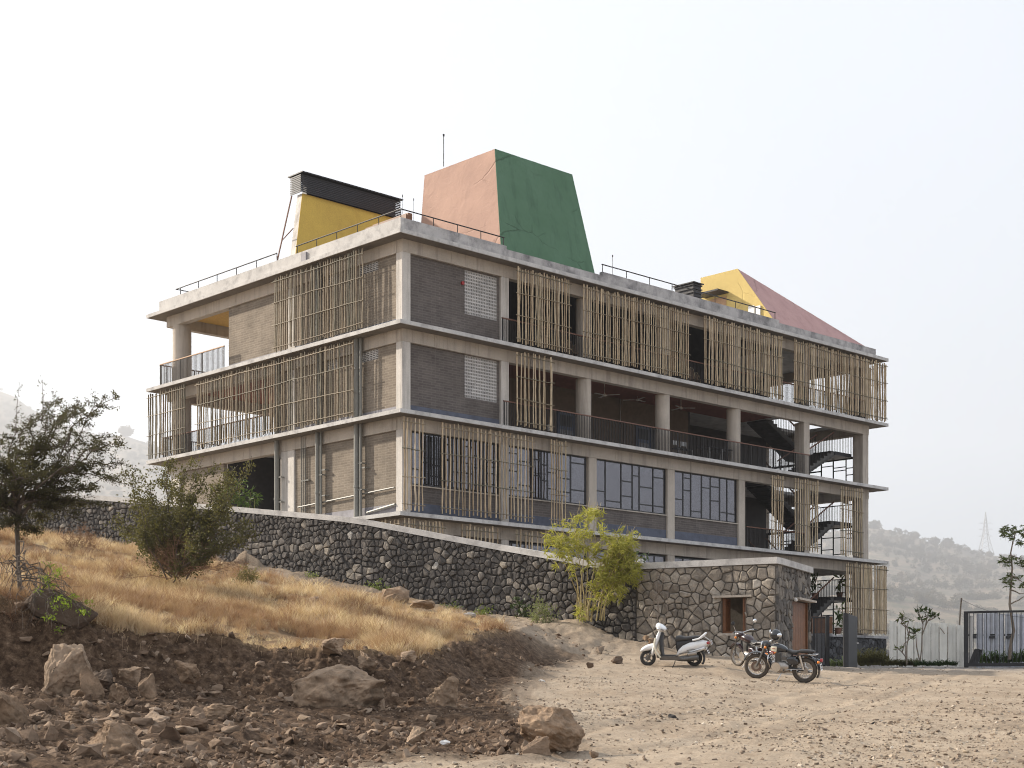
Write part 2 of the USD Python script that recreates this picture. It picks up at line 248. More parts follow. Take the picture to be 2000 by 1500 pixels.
# beams, cast in lengths with open joints between them
def beamline(k, along, fixed, a0, a1, joints, depth=0.34):
    w1 = SL[k][0] - 0.004; w0 = w1 - BEAM; mb = MB()
    cuts = [a0] + [j for j in joints if a0 < j < a1] + [a1]
    for p, q in zip(cuts[:-1], cuts[1:]):
        p2, q2 = p + 0.007, q - 0.007
        if along == 'u': mb.bb(p2, q2, fixed, fixed + depth, w0, w1)
        else: mb.bb(fixed, fixed + depth, p2, q2, w0, w1)
    put('beam', mb, 'concrete', bld)
for k in (1, 2, 3, 4):
    rr = np.random.default_rng(k)
    beamline(k, 'u', 0.6, 0.6, 34.05, np.cumsum(rr.uniform(2.2, 3.3, 14)))
    beamline(k, 'v', 0.6, 0.96, 18.75, np.cumsum(rr.uniform(2.2, 3.4, 9)))
    beamline(k, 'u', 18.4, 0.96, 12.0, [4.2, 8.1])               # far end of the left side
    beamline(k, 'v', 33.7, 0.96, 18.4, [4.9, 9.0])                # right end
    beamline(k, 'v', 6.2, 0.96, 18.4, [])
# columns
def boxcol(k, u0, u1, v0, v1, m='concrete_pale'):
    w0 = SL[k][1] if k else SL[0]; w1 = SL[k + 1][0] - BEAM - 0.006
    mb = MB(); c = 0.025
    q = [(u0 + c, v0), (u1 - c, v0), (u1, v0 + c), (u1, v1 - c), (u1 - c, v1), (u0 + c, v1), (u0, v1 - c), (u0, v0 + c)]
    mb.prism([B(a, b, w0) for a, b in q], (0, 0, w1 - w0)); put('column', mb, m, bld)
def roundcol(k, u, v, r):
    w0 = SL[k][1]; w1 = SL[k + 1][0] - BEAM - 0.006
    put('column', MB().cyl(B(u, v, w0), B(u, v, w1), r, 28), 'concrete', bld, smooth=40)
for k in (0, 1, 2, 3):
    boxcol(k, 0.615, 1.06, 0.615, 1.04)
    boxcol(k, 6.1, 6.57, 0.615, 1.1)
    boxcol(k, 28.0, 28.52, 0.615, 1.25, 'concrete'); boxcol(k, 33.5, 34.04, 0.615, 1.3, 'concrete')
    boxcol(k, 33.5, 34.03, 7.4, 7.9, 'concrete'); boxcol(k, 11.5, 12.0, 18.0, 18.5, 'concrete')
    for u in (11.56, 17.03, 22.49):
        if k in (2, 3): roundcol(k, u, 0.98, 0.355)
        else: boxcol(k, u, u + 0.53, 0.63, 1.1, 'concrete')
    if k in (2, 3): roundcol(k, 0.98, 17.95, 0.45)
boxcol(1, 0.62, 1.1, 8.1, 9.15); boxcol(1, 0.62, 1.05, 17.6, 18.4)
# brick walls (openings left for the vent screens)
def panelR(k, u0, u1, hole=None, m='grey_brick', sk='skirting_blue', skh=0.3, v=0.74, top=None):
    w0 = SL[k][1]; w1 = top or SL[k + 1][0] - BEAM - 0.01; mb = MB(); d = 0.2
    if hole:
        a, b, c, e = hole; mb.bb(u0, a, v, v + d, w0, w1); mb.bb(b, u1, v, v + d, w0, w1); mb.bb(a, b, v, v + d, w0, c); mb.bb(a, b, v, v + d, e, w1)
    else: mb.bb(u0, u1, v, v + d, w0, w1)
    put('brick_wall', mb, m, bld)
    if sk: put('skirting', MB().bb(u0 + 0.01, u1 - 0.01, v - 0.008, v - 0.003, w0 + 0.003, w0 + skh), sk, bld)
def panelL(k, v0, v1, holes=(), m='pale_brick', sk=None, skh=0.3, u=0.70, base=None):
    w0 = base if base is not None else SL[k][1]; w1 = SL[k + 1][0] - BEAM - 0.01; mb = MB(); d = 0.2
    edges = [v0] + [x for h in holes for x in h[:2]] + [v1]
    for a, b in zip(edges[::2], edges[1::2]): mb.bb(u, u + d, a, b, w0, w1)
    for a, b, c, e in holes: mb.bb(u, u + d, a, b, w0, c); mb.bb(u, u + d, a, b, e, w1)
    put('brick_wall', mb, m, bld)
    if sk: put('skirting', MB().bb(u - 0.008, u - 0.003, v0 + 0.01, v1 - 0.01, w0 + 0.003, w0 + skh), sk, bld)
def jali(face, a0, a1, w0, w1, na, nw, depth=0.12, bar=0.04, hb=0.055):
    mb = MB(); off = 0.77 if face == 'R' else 0.73
    def bar_(p0, p1, q0, q1):
        if face == 'R': mb.bb(p0, p1, off, off + depth, q0, q1)
        else: mb.bb(off, off + depth, p0, p1, q0, q1)
    da, dw = (a1 - a0) / na, (w1 - w0) / nw
    for i in range(nw + 1): bar_(a0, a1, max(w0, w0 + i * dw - hb / 2), min(w1, w0 + i * dw + hb / 2))
    for i in range(nw):
        for j in range(na + 1): bar_(max(a0, a0 + j * da - bar / 2), min(a1, a0 + j * da + bar / 2), w0 + i * dw + hb / 2 + 0.002, w0 + (i + 1) * dw - hb / 2 - 0.002)
    put('vent_screen', mb, 'concrete_slab', bld)
    mb = MB()
    if face == 'R': mb.bb(a0 - 0.05, a1 + 0.05, 1.2, 1.22, w0 - 0.05, w1 + 0.05)
    else: mb.bb(1.2, 1.22, a0 - 0.05, a1 + 0.05, w0 - 0.05, w1 + 0.05)
    put('vent_backing', mb, 'black_frame', bld)
for k, (ya, yb) in ((3, (527, 628)), (2, (693, 788))):
    ua = onR(906.5, ya, 0.77)[0]; ub = onR(970, ya, 0.77)[0]
    top = onR(906.5, ya, 0.77)[1]; bot = onR(970, yb, 0.77)[1] + 0.02
    panelR(k, 1.07, 6.1, (ua, ub, bot, top), skh=0.22 if k == 3 else 0.36)
    jali('R', ua, ub, bot, top, 20, 13)
for k, y0 in ((3, 506), (2, 680)):
    va, vb = onL(740, y0, 0.73)[0], onL(703, y0, 0.73)[0]; top = onL(740, y0, 0.73)[1]; bot = top - 0.44
    vc, vd = onL(662, y0, 0.73)[0], onL(640, y0, 0.73)[0]
    panelL(k, 1.05, 8.1, [(va, vb, bot, top), (vc, vd, bot, top)], sk='skirting_blue' if k == 3 else 'skirting_pale', skh=0.3)
    jali('L', va, vb, bot, top, 6, 6, hb=0.04); jali('L', vc, vd, bot, top, 4, 6, hb=0.04)
    panelL(k, 8.62 if k == 3 else 8.62, 13.4 if k == 3 else 9.55, sk='skirting_pale')
    put('concrete_pier', MB().bb(0.66, 0.96, 8.1, 8.62, SL[k][1], SL[k + 1][0] - BEAM - 0.01), 'concrete_pale', bld)
panelL(1, 1.05, 8.1, sk='skirting_pale', skh=0.45, base=SL[1][1])
put('brick_wall', MB().bb(0.7, 0.9, 13.85, 17.6, 3.0, SL[2][0] - BEAM - 0.01), 'pale_brick', bld)
put('concrete_pier', MB().bb(0.64, 0.9, 7.0, 8.1, 4.2, SL[1][0]), 'concrete_pale', bld)
# lower left wall below the first floor, mostly behind the stone wall
put('brick_wall', MB().bb(0.7, 0.9, 6.0, 18.4, 2.6, SL[1][0] - 0.02), 'pale_brick', bld)
# sill walls of the first floor windows and the windows
def window(k, u0, u1, wsill, wtop, vcuts, seed, v=0.76):
    rr = np.random.default_rng(seed)
    fr = MB(); t = 0.06; d = 0.07
    fr.bb(u0, u1, v, v + d, wsill, wsill + t); fr.bb(u0, u1, v, v + d, wtop - t, wtop); fr.bb(u0, u0 + t, v, v + d, wsill + t, wtop - t); fr.bb(u1 - t, u1, v, v + d, wsill + t, wtop - t)
    f = put('window', fr, 'black_frame', bld)
    gl = MB(); mu = MB(); last = u0 + t
    for i, c in enumerate(list(vcuts) + [1.0]):
        x = u0 + c * (u1 - u0) - (t if c == 1.0 else 0)
        if c < 1.0: mu.bb(x - 0.032, x + 0.032, v + 0.004, v + d - 0.004, wsill + t, wtop - t)
        n = int(rr.integers(2, 4)); hs = np.sort(rr.uniform(0.12, 0.88, n)); hs = [h for a, h in enumerate(hs) if a == 0 or h - hs[a - 1] > 0.16]
        if rr.random() < 0.25: hs = hs[:1]
        for h in hs: y = wsill + h * (wtop - wsill); mu.bb(last + 0.04, x - 0.04, v + 0.008, v + d - 0.008, y - 0.028, y + 0.028)
        p = MB().bb(last + 0.01, x - 0.01, v + 0.028, v + 0.034, wsill + t, wtop - t)
        put('pane', p, 'window_glass', f)
        last = x
    put('mullion', mu, 'black_frame', f)
    return f
WS, WT = 8.27, 10.46
window(1, 1.2, 6.08, WS, WT, (0.1, 0.2, 0.34, 0.46, 0.6, 0.7, 0.82), 3); window(1, 6.6, 11.5, WS, WT, (0.13, 0.3, 0.42, 0.5, 0.62, 0.8), 4)
window(1, 12.12, 17.0, WS, WT, (0.14, 0.36, 0.52, 0.62, 0.82), 5); window(1, 17.6, 22.45, WS, WT, (0.15, 0.27, 0.44, 0.58, 0.73, 0.85), 6)
for u0, u1 in ((1.07, 6.1), (6.57, 11.55), (12.1, 17.02), (17.57, 22.48)):
    panelR(1, u0, u1, top=WS - 0.05, sk='skirting_blue', skh=0.5)
    put('window_sill', MB().bb(u0, u1, 0.68, 0.96, WS - 0.05, WS - 0.004), 'concrete', bld)
# bars of the half-covered first window
mb = MB()
for u in np.linspace(1.95, 3.0, 12): mb.bb(u, u + 0.03, 0.735, 0.755, WS + 0.1, WT - 0.1)
put('window_grille', mb, 'black_frame', bld)
# ground floor behind the wall: windows under the beam
for u0, u1, s in ((6.6, 11.5, 8), (12.1, 17.0, 9), (17.6, 22.4, 10)): window(0, u0, u1, 3.9, 6.3, (0.15, 0.3, 0.5, 0.66, 0.84), s)
put('brick_wall', MB().bb(1.06, 6.1, 0.74, 0.94, SL[0], SL[1][0] - 0.02), 'grey_brick', bld)
for u0, u1 in ((6.57, 11.55), (12.1, 17.02), (17.57, 22.48)): put('brick_wall', MB().bb(u0, u1, 0.74, 0.94, 2.0, 3.89), 'grey_brick', bld)
# inner walls, seen through the openings
def wallu(name, k, u0, u1, v, m, t=0.15): put(name, MB().bb(u0, u1, v, v + t, SL[k][1] if k else SL[0], SL[k + 1][0] - 0.002), m, bld)
def wallv(name, k, v0, v1, u, m, t=0.15): put(name, MB().bb(u, u + t, v0, v1, SL[k][1] if k else SL[0], SL[k + 1][0] - 0.002), m, bld)
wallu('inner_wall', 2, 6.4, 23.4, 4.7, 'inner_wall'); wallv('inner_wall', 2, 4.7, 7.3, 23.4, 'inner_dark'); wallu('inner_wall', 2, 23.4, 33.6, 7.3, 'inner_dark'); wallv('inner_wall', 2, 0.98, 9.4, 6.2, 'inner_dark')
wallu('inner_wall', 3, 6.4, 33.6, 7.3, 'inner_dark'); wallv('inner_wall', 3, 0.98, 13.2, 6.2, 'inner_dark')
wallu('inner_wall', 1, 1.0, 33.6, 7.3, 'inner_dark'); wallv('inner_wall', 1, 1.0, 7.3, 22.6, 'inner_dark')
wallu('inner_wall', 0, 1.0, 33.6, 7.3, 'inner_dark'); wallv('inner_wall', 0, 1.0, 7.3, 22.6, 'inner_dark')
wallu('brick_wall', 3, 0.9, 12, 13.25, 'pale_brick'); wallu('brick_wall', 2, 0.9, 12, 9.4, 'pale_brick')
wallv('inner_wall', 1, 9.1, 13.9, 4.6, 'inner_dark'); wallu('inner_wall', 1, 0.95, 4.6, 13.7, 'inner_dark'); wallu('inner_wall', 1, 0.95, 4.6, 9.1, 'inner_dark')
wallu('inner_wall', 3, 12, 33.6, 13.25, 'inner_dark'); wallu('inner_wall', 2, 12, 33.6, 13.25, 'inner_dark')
# coloured ceilings under the slabs
def ceil(k, u0, u1, v0, v1, m): put('ceiling', MB().bb(u0, u1, v0, v1, SL[k][0] - 0.03, SL[k][0] - 0.004), m, bld)
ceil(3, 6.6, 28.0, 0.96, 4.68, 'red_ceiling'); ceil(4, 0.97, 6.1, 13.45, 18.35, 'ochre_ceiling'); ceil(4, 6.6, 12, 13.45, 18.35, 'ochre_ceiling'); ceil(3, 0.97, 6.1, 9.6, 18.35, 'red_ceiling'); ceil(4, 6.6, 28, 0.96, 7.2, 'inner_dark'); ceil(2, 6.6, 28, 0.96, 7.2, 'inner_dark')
# doors on the inner walls
def door(u0, u1, k, v, m, h=2.15, leaf2=None):
    w0 = SL[k][1]
    f = put('door', MB().bb(u0, u1, v - 0.05, v - 0.004, w0 + 0.01, w0 + h), m, bld)
    fr = MB(); t = 0.07
    fr.bb(u0 - t, u0 - 0.003, v - 0.08, v - 0.004, w0, w0 + h + t); fr.bb(u1 + 0.003, u1 + t, v - 0.08, v - 0.004, w0, w0 + h + t); fr.bb(u0 - 0.003, u1 + 0.003, v - 0.08, v - 0.004, w0 + h + 0.003, w0 + h + t)
    put('door_frame', fr, m, f)
    put('curtain', MB().bb(u0 + 0.12, u1 - 0.12, v - 0.07, v - 0.055, w0 + 0.15, w0 + h * 0.62), 'curtain', f)
    put('transom_pane', MB().bb(u0 + 0.1, u1 - 0.1, v - 0.062, v - 0.054, w0 + h * 0.7, w0 + h - 0.1), 'black_frame', f)
    put('doorway', MB().bb(u1 + 0.12, u1 + 1.3, v - 0.02, v - 0.004, w0, w0 + 2.1), 'black_frame', bld)
for x0, x1 in ((1089, 1119), (1243, 1268)):
    door(onR(x0, 830, 4.7)[0], onR(x1, 830, 4.7)[0], 2, 4.7, 'door_blue')
u = onR(1213, 820, 4.6)[0]
put('conduit', MB().cyl(B(u, 4.64, SL[2][1]), B(u, 4.64, SL[3][0] - 0.05), 0.025, 6).bb(u - 0.1, u + 0.1, 4.57, 4.69, SL[2][1] + 0.75, SL[2][1] + 1.0), 'tube_steel', bld)
v = 11.7; put('door', MB().bb(4.5, 4.595, 10.6, 11.6, SL[1][1], SL[1][1] + 2.2), 'wood_brown', bld)
put('switch_box', MB().bb(12.9, 13.1, 4.6, 4.69, 12.3, 12.6), 'white_board', bld)
# railings: hand rail, bottom rail, bars
def railing(k, face, a0, a1, off, rail='rust_rail', step=0.105, h=1.08, bar=0.011, ends=True):
    w0 = SL[k][1] if k else SL[0]
    P = (lambda a, w: B(a, off, w)) if face == 'u' else (lambda a, w: B(off, a, w))
    mb = MB(); ax = (U if face == 'u' else V); o = (V if face == 'u' else U)
    mb.box3(P(a0, w0 + h) - o * 0.035, ax * (a1 - a0), o * 0.07, (0, 0, 0.045))
    r = put('railing', mb, rail, bld)
    bars = MB()
    for a in np.arange(a0 + 0.06, a1, step): bars.box3(P(a, w0 + 0.06) - o * bar, ax * 2 * bar, o * 2 * bar, (0, 0, h - 0.065))
    bars.box3(P(a0, w0 + 0.045) - o * 0.012, ax * (a1 - a0), o * 0.024, (0, 0, 0.03))
    for a in np.append(np.arange(a0 + 0.02, a1 - 0.3, 1.9), a1 - 0.03): bars.box3(P(a, w0) - o * 0.02, ax * 0.03, o * 0.04, (0, 0, h))
    put('railing_bars', bars, 'rail_bar', r)
railing(2, 'u', 5.95, 28.1, 0.33); railing(3, 'u', 5.95, 33.4, 0.42); railing(1, 'u', 23.1, 28.0, 0.62)
railing(3, 'v', 13.2, 18.9, 0.33, 'wood_pale'); railing(3, 'u', 0.35, 9.0, 18.95); railing(2, 'v', 9.6, 19.0, 0.55); railing(2, 'u', 0.6, 9.0, 18.95)
# stair well: flights, landings, mid-height rails, end grilles
def flight(u0, w0, u1, w1, v0, v1, n):
    mb = MB()
    for i in range(n):
        a, b = u0 + (u1 - u0) * i / n, u0 + (u1 - u0) * (i + 1) / n; h = (w1 - w0) / n; z = w0 + h * (i + 1)
        lo, hi = min(a, b), max(a, b); mb.bb(lo, hi, v0, v1, z - h - 0.11, z)
    # waist below the steps
    p = [B(u0, v0, w0 - 0.24), B(u1, v0, w1 - 0.24), B(u1, v0, w1 - 0.02 - (w1 - w0) / n), B(u0, v0, w0 - 0.02)]
    mb.prism(p, V * (v1 - v0))
    f = put('stair_flight', mb, 'stair_grey', bld)
    r = MB()
    for v in (v0 + 0.04, v1 - 0.04):
        r.box3(B(u0, v - 0.03, w0 + 1.02), U * (u1 - u0) + np.array([0, 0, w1 - w0]), V * 0.06, (0, 0, 0.07))
    put('hand_rail', r, 'rust_rail', f)
    r = MB()
    for i in range(int(n * 2.2)):
        t = (i + 0.5) / (n * 2.2); u = u0 + (u1 - u0) * t; w = w0 + (w1 - w0) * t
        for v in (v0 + 0.04, v1 - 0.04): r.bb(u - 0.009, u + 0.009, v - 0.009, v + 0.009, w - 0.12, w + 1.02)
    put('stair_bars', r, 'rail_bar', f)
for k in (0, 1, 2):
    w0 = SL[k][1] if k else SL[0]; w1 = SL[k + 1][1]; mid = (w0 + w1) / 2 + 0.05
    flight(28.3, w0, 31.9, mid, 1.4, 2.6, 11); flight(31.9, mid, 28.3, w1, 3.3, 4.6, 11)
    ld = put('landing', MB().bb(31.9, 33.45, 1.35, 4.7, mid - 0.2, mid), 'dark_metal', bld)
    bars = MB(); bars.bb(33.72, 33.78, 1.3, 7.35, mid + 1.05, mid + 1.1)
    for v in np.arange(1.4, 7.3, 0.105): bars.bb(33.74, 33.758, v, v + 0.018, mid - 0.1, mid + 1.05)
    bars.bb(33.7, 33.8, 1.3, 7.35, mid - 0.22, mid - 0.1); put('landing_bars', bars, 'rail_bar', ld)
    g = MB(); rr = np.random.default_rng(40 + k); last = 1.3
    for v in (1.9, 2.75, 3.55, 4.6, 5.5, 6.4, 7.35):
        g.bb(33.74, 33.78, v - 0.03, v + 0.03, w0, mid - 0.22)
        for h in rr.uniform(0.15, 0.85, 2): y = w0 + h * (mid - w0 - 0.2); g.bb(33.745, 33.775, last + 0.03, v - 0.03, y - 0.025, y + 0.025)
        last = v
    put('window_grid', g, 'black_frame', bld)
put('wall_sign', MB().bb(32.2, 32.7, 1.0, 1.02, 10.1, 10.5), 'inner_wall', bld)
# down pipes on the left facade
def pipe(v, r, w0, w1, off, brackets=(), m='pipe_grey'):
    mb = MB().cyl(B(off, v, w0), B(off, v, w1), r, 12)
    for w in (w0 + (w1 - w0) * 0.33, w0 + (w1 - w0) * 0.62): mb.cyl(B(off, v, w), B(off, v, w + 0.09), r * 1.16, 12)
    for w in brackets: mb.bb(off, 0.72, v - r - 0.24, v - r - 0.19, w, w + 0.05).bb(off - 0.02, off + 0.02, v - r - 0.24, v, w, w + 0.05)
    put('down_pipe', mb, m, bld, smooth=40)
for x, r, off in ((540.5, 0.11, 0.45), (620, 0.1, 0.47), (627, 0.055, 0.5), (696.5, 0.12, 0.45), (704.5, 0.065, 0.48)):
    v = onL(x, 950, off)[0]
    pipe(v, r, 4.0, SL[2][0], off, (8.2, 9.3) if r > 0.1 or r < 0.06 else (9.1,)); pipe(v, r, SL[2][1], SL[3][0], off)
    if x < 690 or True: pipe(v, r * 0.9, SL[3][1], SL[4][0] if x > 600 and x < 690 else SL[3][1] + 0.02, off)
for x in (588.5, 592, 596): v = onL(x, 950, 0.6)[0]; pipe(v, 0.025, 6.3, SL[2][0], 0.6, (9.0,))
for a, b in (((582, 991), (770, 952)), ((716, 1002), (772, 985))):
    va, wa = onL(*a, 0.6); vb, wb = onL(*b, 0.6); put('waste_pipe', MB().cyl(B(0.6, va, wa), B(0.6, vb, wb), 0.035 if a[0] < 600 else 0.06, 8), 'pipe_grey', bld, smooth=40)
# parapet and roof rails
PT = 18.80
mb = MB(); mb.bb(0.1, 0.28, 0.1, 18.6, SL[4][1] - 0.002, PT); put('parapet', mb, 'concrete_slab', bld)
uT0, uT1 = onR(977, 480, 0.5)[0], onR(1161, 528, 0.5)[0]
mb = MB(); mb.bb(0.284, uT0, 0.1, 0.28, SL[4][1] - 0.002, PT); put('parapet', mb, 'concrete_stained', bld)
put('tower_kerb', MB().bb(uT0 + 0.004, uT1 + 0.1, 0.1, 0.46, SL[4][1] - 0.002, PT - 0.14), 'concrete_stained', bld)
uM = onR(1519, 628, 0.2)[0]
put('parapet', MB().bb(uT1 + 0.105, uM, 0.1, 0.28, SL[4][1] - 0.002, PT + 0.03), 'concrete_stained', bld)
put('parapet', MB().bb(uM + 0.004, 34.0, 0.12, 0.34, SL[4][1] - 0.002, PT - 0.1), 'concrete_stained', bld)
def roofrail(pts, posts, z0=PT, h=0.36):
    r = put('roof_railing', MB().tube([B(u, v, z0 + h) for u, v in pts], 0.026, 6), 'rail_bar', bld)
    for u, v in posts: put('rail_post', MB().cyl(B(u, v, z0 - 0.002), B(u, v, z0 + h), 0.02, 6), 'rail_bar', r)
vl = [onL(x, 480, 0.19)[0] for x in (541, 578, 346)]
roofrail([(3.5, vl[2]), (0.19, vl[2] + 0.1), (0.19, vl[0])], [(0.19, v) for v in np.linspace(vl[0], vl[2] - 0.3, 6)])
roofrail([(0.19, vl[1]), (0.19, 0.19), (uT0 - 0.05, 0.19)], [(0.19, v) for v in np.linspace(vl[1] - 0.1, 0.2, 6)] + [(u, 0.19) for u in np.linspace(1.9, uT0 - 0.1, 4)])
roofrail([(uT1 + 0.15, 0.19), (uM - 0.2, 0.19)], [(u, 0.19) for u in np.linspace(uT1 + 0.2, uM - 0.25, 9)], PT + 0.03)
# scupper notch in the left parapet
put('rain_spout', MB().bb(0.02, 0.1, 6.4, 6.75, SL[4][1], PT - 0.1), 'skirting_pale', bld)
# pink and green tower: tapering shaft
vt = 1.55
uL, wT = onR(966, 291, vt); uR, _ = onR(1117, 340, vt)
vB = onL(815, 442, uT0)[0]; vTop = onL(829, 340, uL)[0]
ring0 = [(uT0, 0.46), (uT1, 0.46), (uT1, vB), (uT0, vB)]; ring1 = [(uL, vt), (uR, vt), (uR, vTop), (uL, vTop)]
z0 = PT - 0.14
vb = [B(a, b, z0) for a, b in ring0] + [B(a, b, wT) for a, b in ring1]
mb = MB(); mb.add(vb, [[0, 3, 2, 1], [4, 5, 6, 7], [0, 1, 5, 4], [1, 2, 6, 5], [2, 3, 7, 6], [3, 0, 4, 7]])
tw = put('pink_shaft', mb, 'pink_paint', bld)
n = np.cross(vb[1] - vb[0], vb[4] - vb[0]); n /= np.linalg.norm(n); n = n if n[1] < 0 else -n
put('green_face', MB().prism([vb[0] + n * 0.004, vb[1] + n * 0.004, vb[5] + n * 0.004, vb[4] + n * 0.004], n * 0.02), 'green_paint', tw)
def mast(px, py0, py1, d, r=0.02):
    put('lightning_rod', MB().cyl(at(px, py0, d), at(px, py1, d), r, 5).cyl(at(px, py1, d), at(px, py1, d) + [0, 0, 0.1], r * 2.4, 5), 'rail_bar', bld)
mast(866.5, 325, 266, 78, 0.022); mast(1196.5, 540, 502, 76, 0.012); mast(786, 425, 385, 66, 0.008); mast(808, 430, 392, 67, 0.008); mast(1402, 560, 541, 84, 0.012)
# mustard tower with the louvred head
vY = 7.6
uA, wA = onR(590, 378, vY + 0.9); uB_, _ = onR(776, 424, vY + 0.9)
u0b = onR(574, 505, vY)[0]; wh0 = wA; wh1 = onR(600, 343, vY + 0.9)[1]
yv = [B(u0b, vY, SL[4][1]), B(uB_ + 0.5, vY, SL[4][1]), B(uB_ + 0.5, vY + 0.38, SL[4][1]), B(u0b, vY + 0.38, SL[4][1]), B(uA, vY + 0.9, wh0), B(uB_, vY + 0.9, wh0), B(uB_, vY + 1.25, wh0), B(uA, vY + 1.25, wh0)]
mb = MB(); mb.add(yv, [[0, 3, 2, 1], [4, 5, 6, 7], [0, 1, 5, 4], [1, 2, 6, 5], [2, 3, 7, 6], [3, 0, 4, 7]])
yt = put('mustard_shaft', mb, 'concrete_pale', bld)
n = np.cross(yv[1] - yv[0], yv[4] - yv[0]); n /= np.linalg.norm(n); n = n if n[1] < 0 else -n
put('mustard_face', MB().prism([yv[0] + n * 0.004, yv[1] + n * 0.004, yv[5] + n * 0.004, yv[4] + n * 0.004], n * 0.02), 'mustard_paint', yt)
uE = onR(577, 352, vY + 0.75)[0]
lb = put('louvre_box', MB().bb(uA + 0.3, uB_ - 0.05, vY + 0.98, vY + 1.3, wh0 + 0.01, wh1 - 0.03), 'dark_metal', bld)
put('louvre_cap', MB().bb(uA - 0.18, uB_ + 0.14, vY + 0.62, vY + 1.75, wh1, wh1 + 0.05), 'dark_metal', lb)
nl = 10
for i in range(nl):
    w = wh0 + 0.03 + (wh1 - wh0 - 0.06) * i / nl; mb = MB()
    mb.prism([B(uA - 0.1, vY + 0.9, w + 0.05), B(uB_ + 0.08, vY + 0.9, w + 0.05), B(uB_ + 0.08, vY + 0.76, w), B(uA - 0.1, vY + 0.76, w)], (0, 0, 0.06))
    mb.prism([B(uA - 0.02, vY + 0.78, w + 0.05), B(uA - 0.16, vY + 0.78, w), B(uA - 0.16, vY + 1.6, w), B(uA - 0.02, vY + 1.6, w + 0.05)], (0, 0, 0.05))
    put('louvre', mb, 'dark_metal', lb)
a, b = np.array(B(uA - 0.1, vY + 1.55, wh0 + 0.02)), B(*[onL(541, 508, 0.25)[k] if k else 0.25 for k in (0,)], onL(541, 508, 0.25)[0], PT)
put('brace_rod', MB().cyl(a, b, 0.035, 6).cyl(a + (b - a) * 0.68, B(u0b + 0.1, vY + 0.2, (a + (b - a) * 0.68)[2] + 0.25), 0.025, 6), 'rust_rail', bld)
# stacked old timber on the roof corner
put('timber_stack', MB().bb(0.75, 0.95, 0.55, 3.2, SL[4][1], PT + 0.36).bb(0.98, 1.2, 0.7, 3.0, SL[4][1], PT + 0.5), 'wood_brown', bld)
# yellow and mauve stair roof
uY = onR(1519, 626, 0.36)[0]; Bp = np.array([uY, 0.36, SL[4][1]])
vA, wAa = onL(1441, 525, uY); vC, _ = onL(1369, 543, uY)
uC, wC = onR(1697, 684, 0.36)
pts = [B(uY, 0.36, SL[4][1]), B(uY, 0.36, PT - 0.15), B(uY, vA, wAa), B(uY, vC, wAa), B(uY, vC, SL[4][1]), B(33.9, 0.36, SL[4][1]), B(33.9, 0.36, PT - 0.12), B(33.9, 0.9, PT + 0.02), B(33.9, vC, PT + 0.02), B(33.9, vC, SL[4][1])]
rf = put('mauve_stair_roof', MB().hull(pts), 'mauve_paint', bld)
put('yellow_gable', MB().prism([p - U * 0.005 for p in pts[:5]], -U * 0.03), 'yellow_paint', rf)
du0, wd = onL(1421, 590, uY); dv1 = onL(1385, 575, uY)[0]
dt = onL(1421, 574, uY)[1]; put('roof_door', MB().bb(uY - 0.06, uY - 0.037, du0 + 0.05, dv1 - 0.1, SL[4][1] + 0.05, dt - 0.12), 'wood_pale', rf)
put('door_canopy', MB().bb(uY - 0.95, uY - 0.037, du0 - 0.1, dv1 + 0.25, dt + 0.02, dt + 0.1), 'dark_metal', rf)
for xa, xb in ((1464, 1475), (1477, 1487)):
    va, w = onL(xb, 597, uY); vb2, _ = onL(xa, 597, uY); put('white_board', MB().bb(uY - 0.12, uY - 0.05, va, vb2, SL[4][1] + 0.2, w), 'white_board', rf)
ua_, ub2 = onR(1354, 570, 2.4)[0], onR(1369, 575, 2.4)[0]
wv0 = onR(1354, 562, 2.4)[1] + 0.25; vb_ = MB().bb(ua_, ub2, 2.4, 3.6, SL[4][1], wv0); vbp = put('vent_house', vb_, 'dark_metal', bld)
for i in range(11):
    w = SL[4][1] + 0.1 + (wv0 - SL[4][1] - 0.2) * i / 10; put('louvre', MB().bb(ua_ - 0.06, ub2 + 0.05, 2.34, 3.65, w, w + 0.05), 'dark_metal', vbp)
put('vent_cap', MB().bb(ua_ - 0.12, ub2 + 0.1, 2.28, 3.7, wv0, wv0 + 0.05), 'dark_metal', vbp)
u_, w_ = onR(903, 553, 0.72); put('alarm_bell', MB().cyl(B(u_, 0.735, w_), B(u_, 0.66, w_), 0.08, 12), 'red_plastic', bld)
# plinth of black stone under the right end
PLW = SL[0]
put('plinth_coping', MB().bb(26.0, LU - 0.05, -0.02, 0.5, PLW - 0.13, PLW + 0.0), 'concrete_stained', bld)
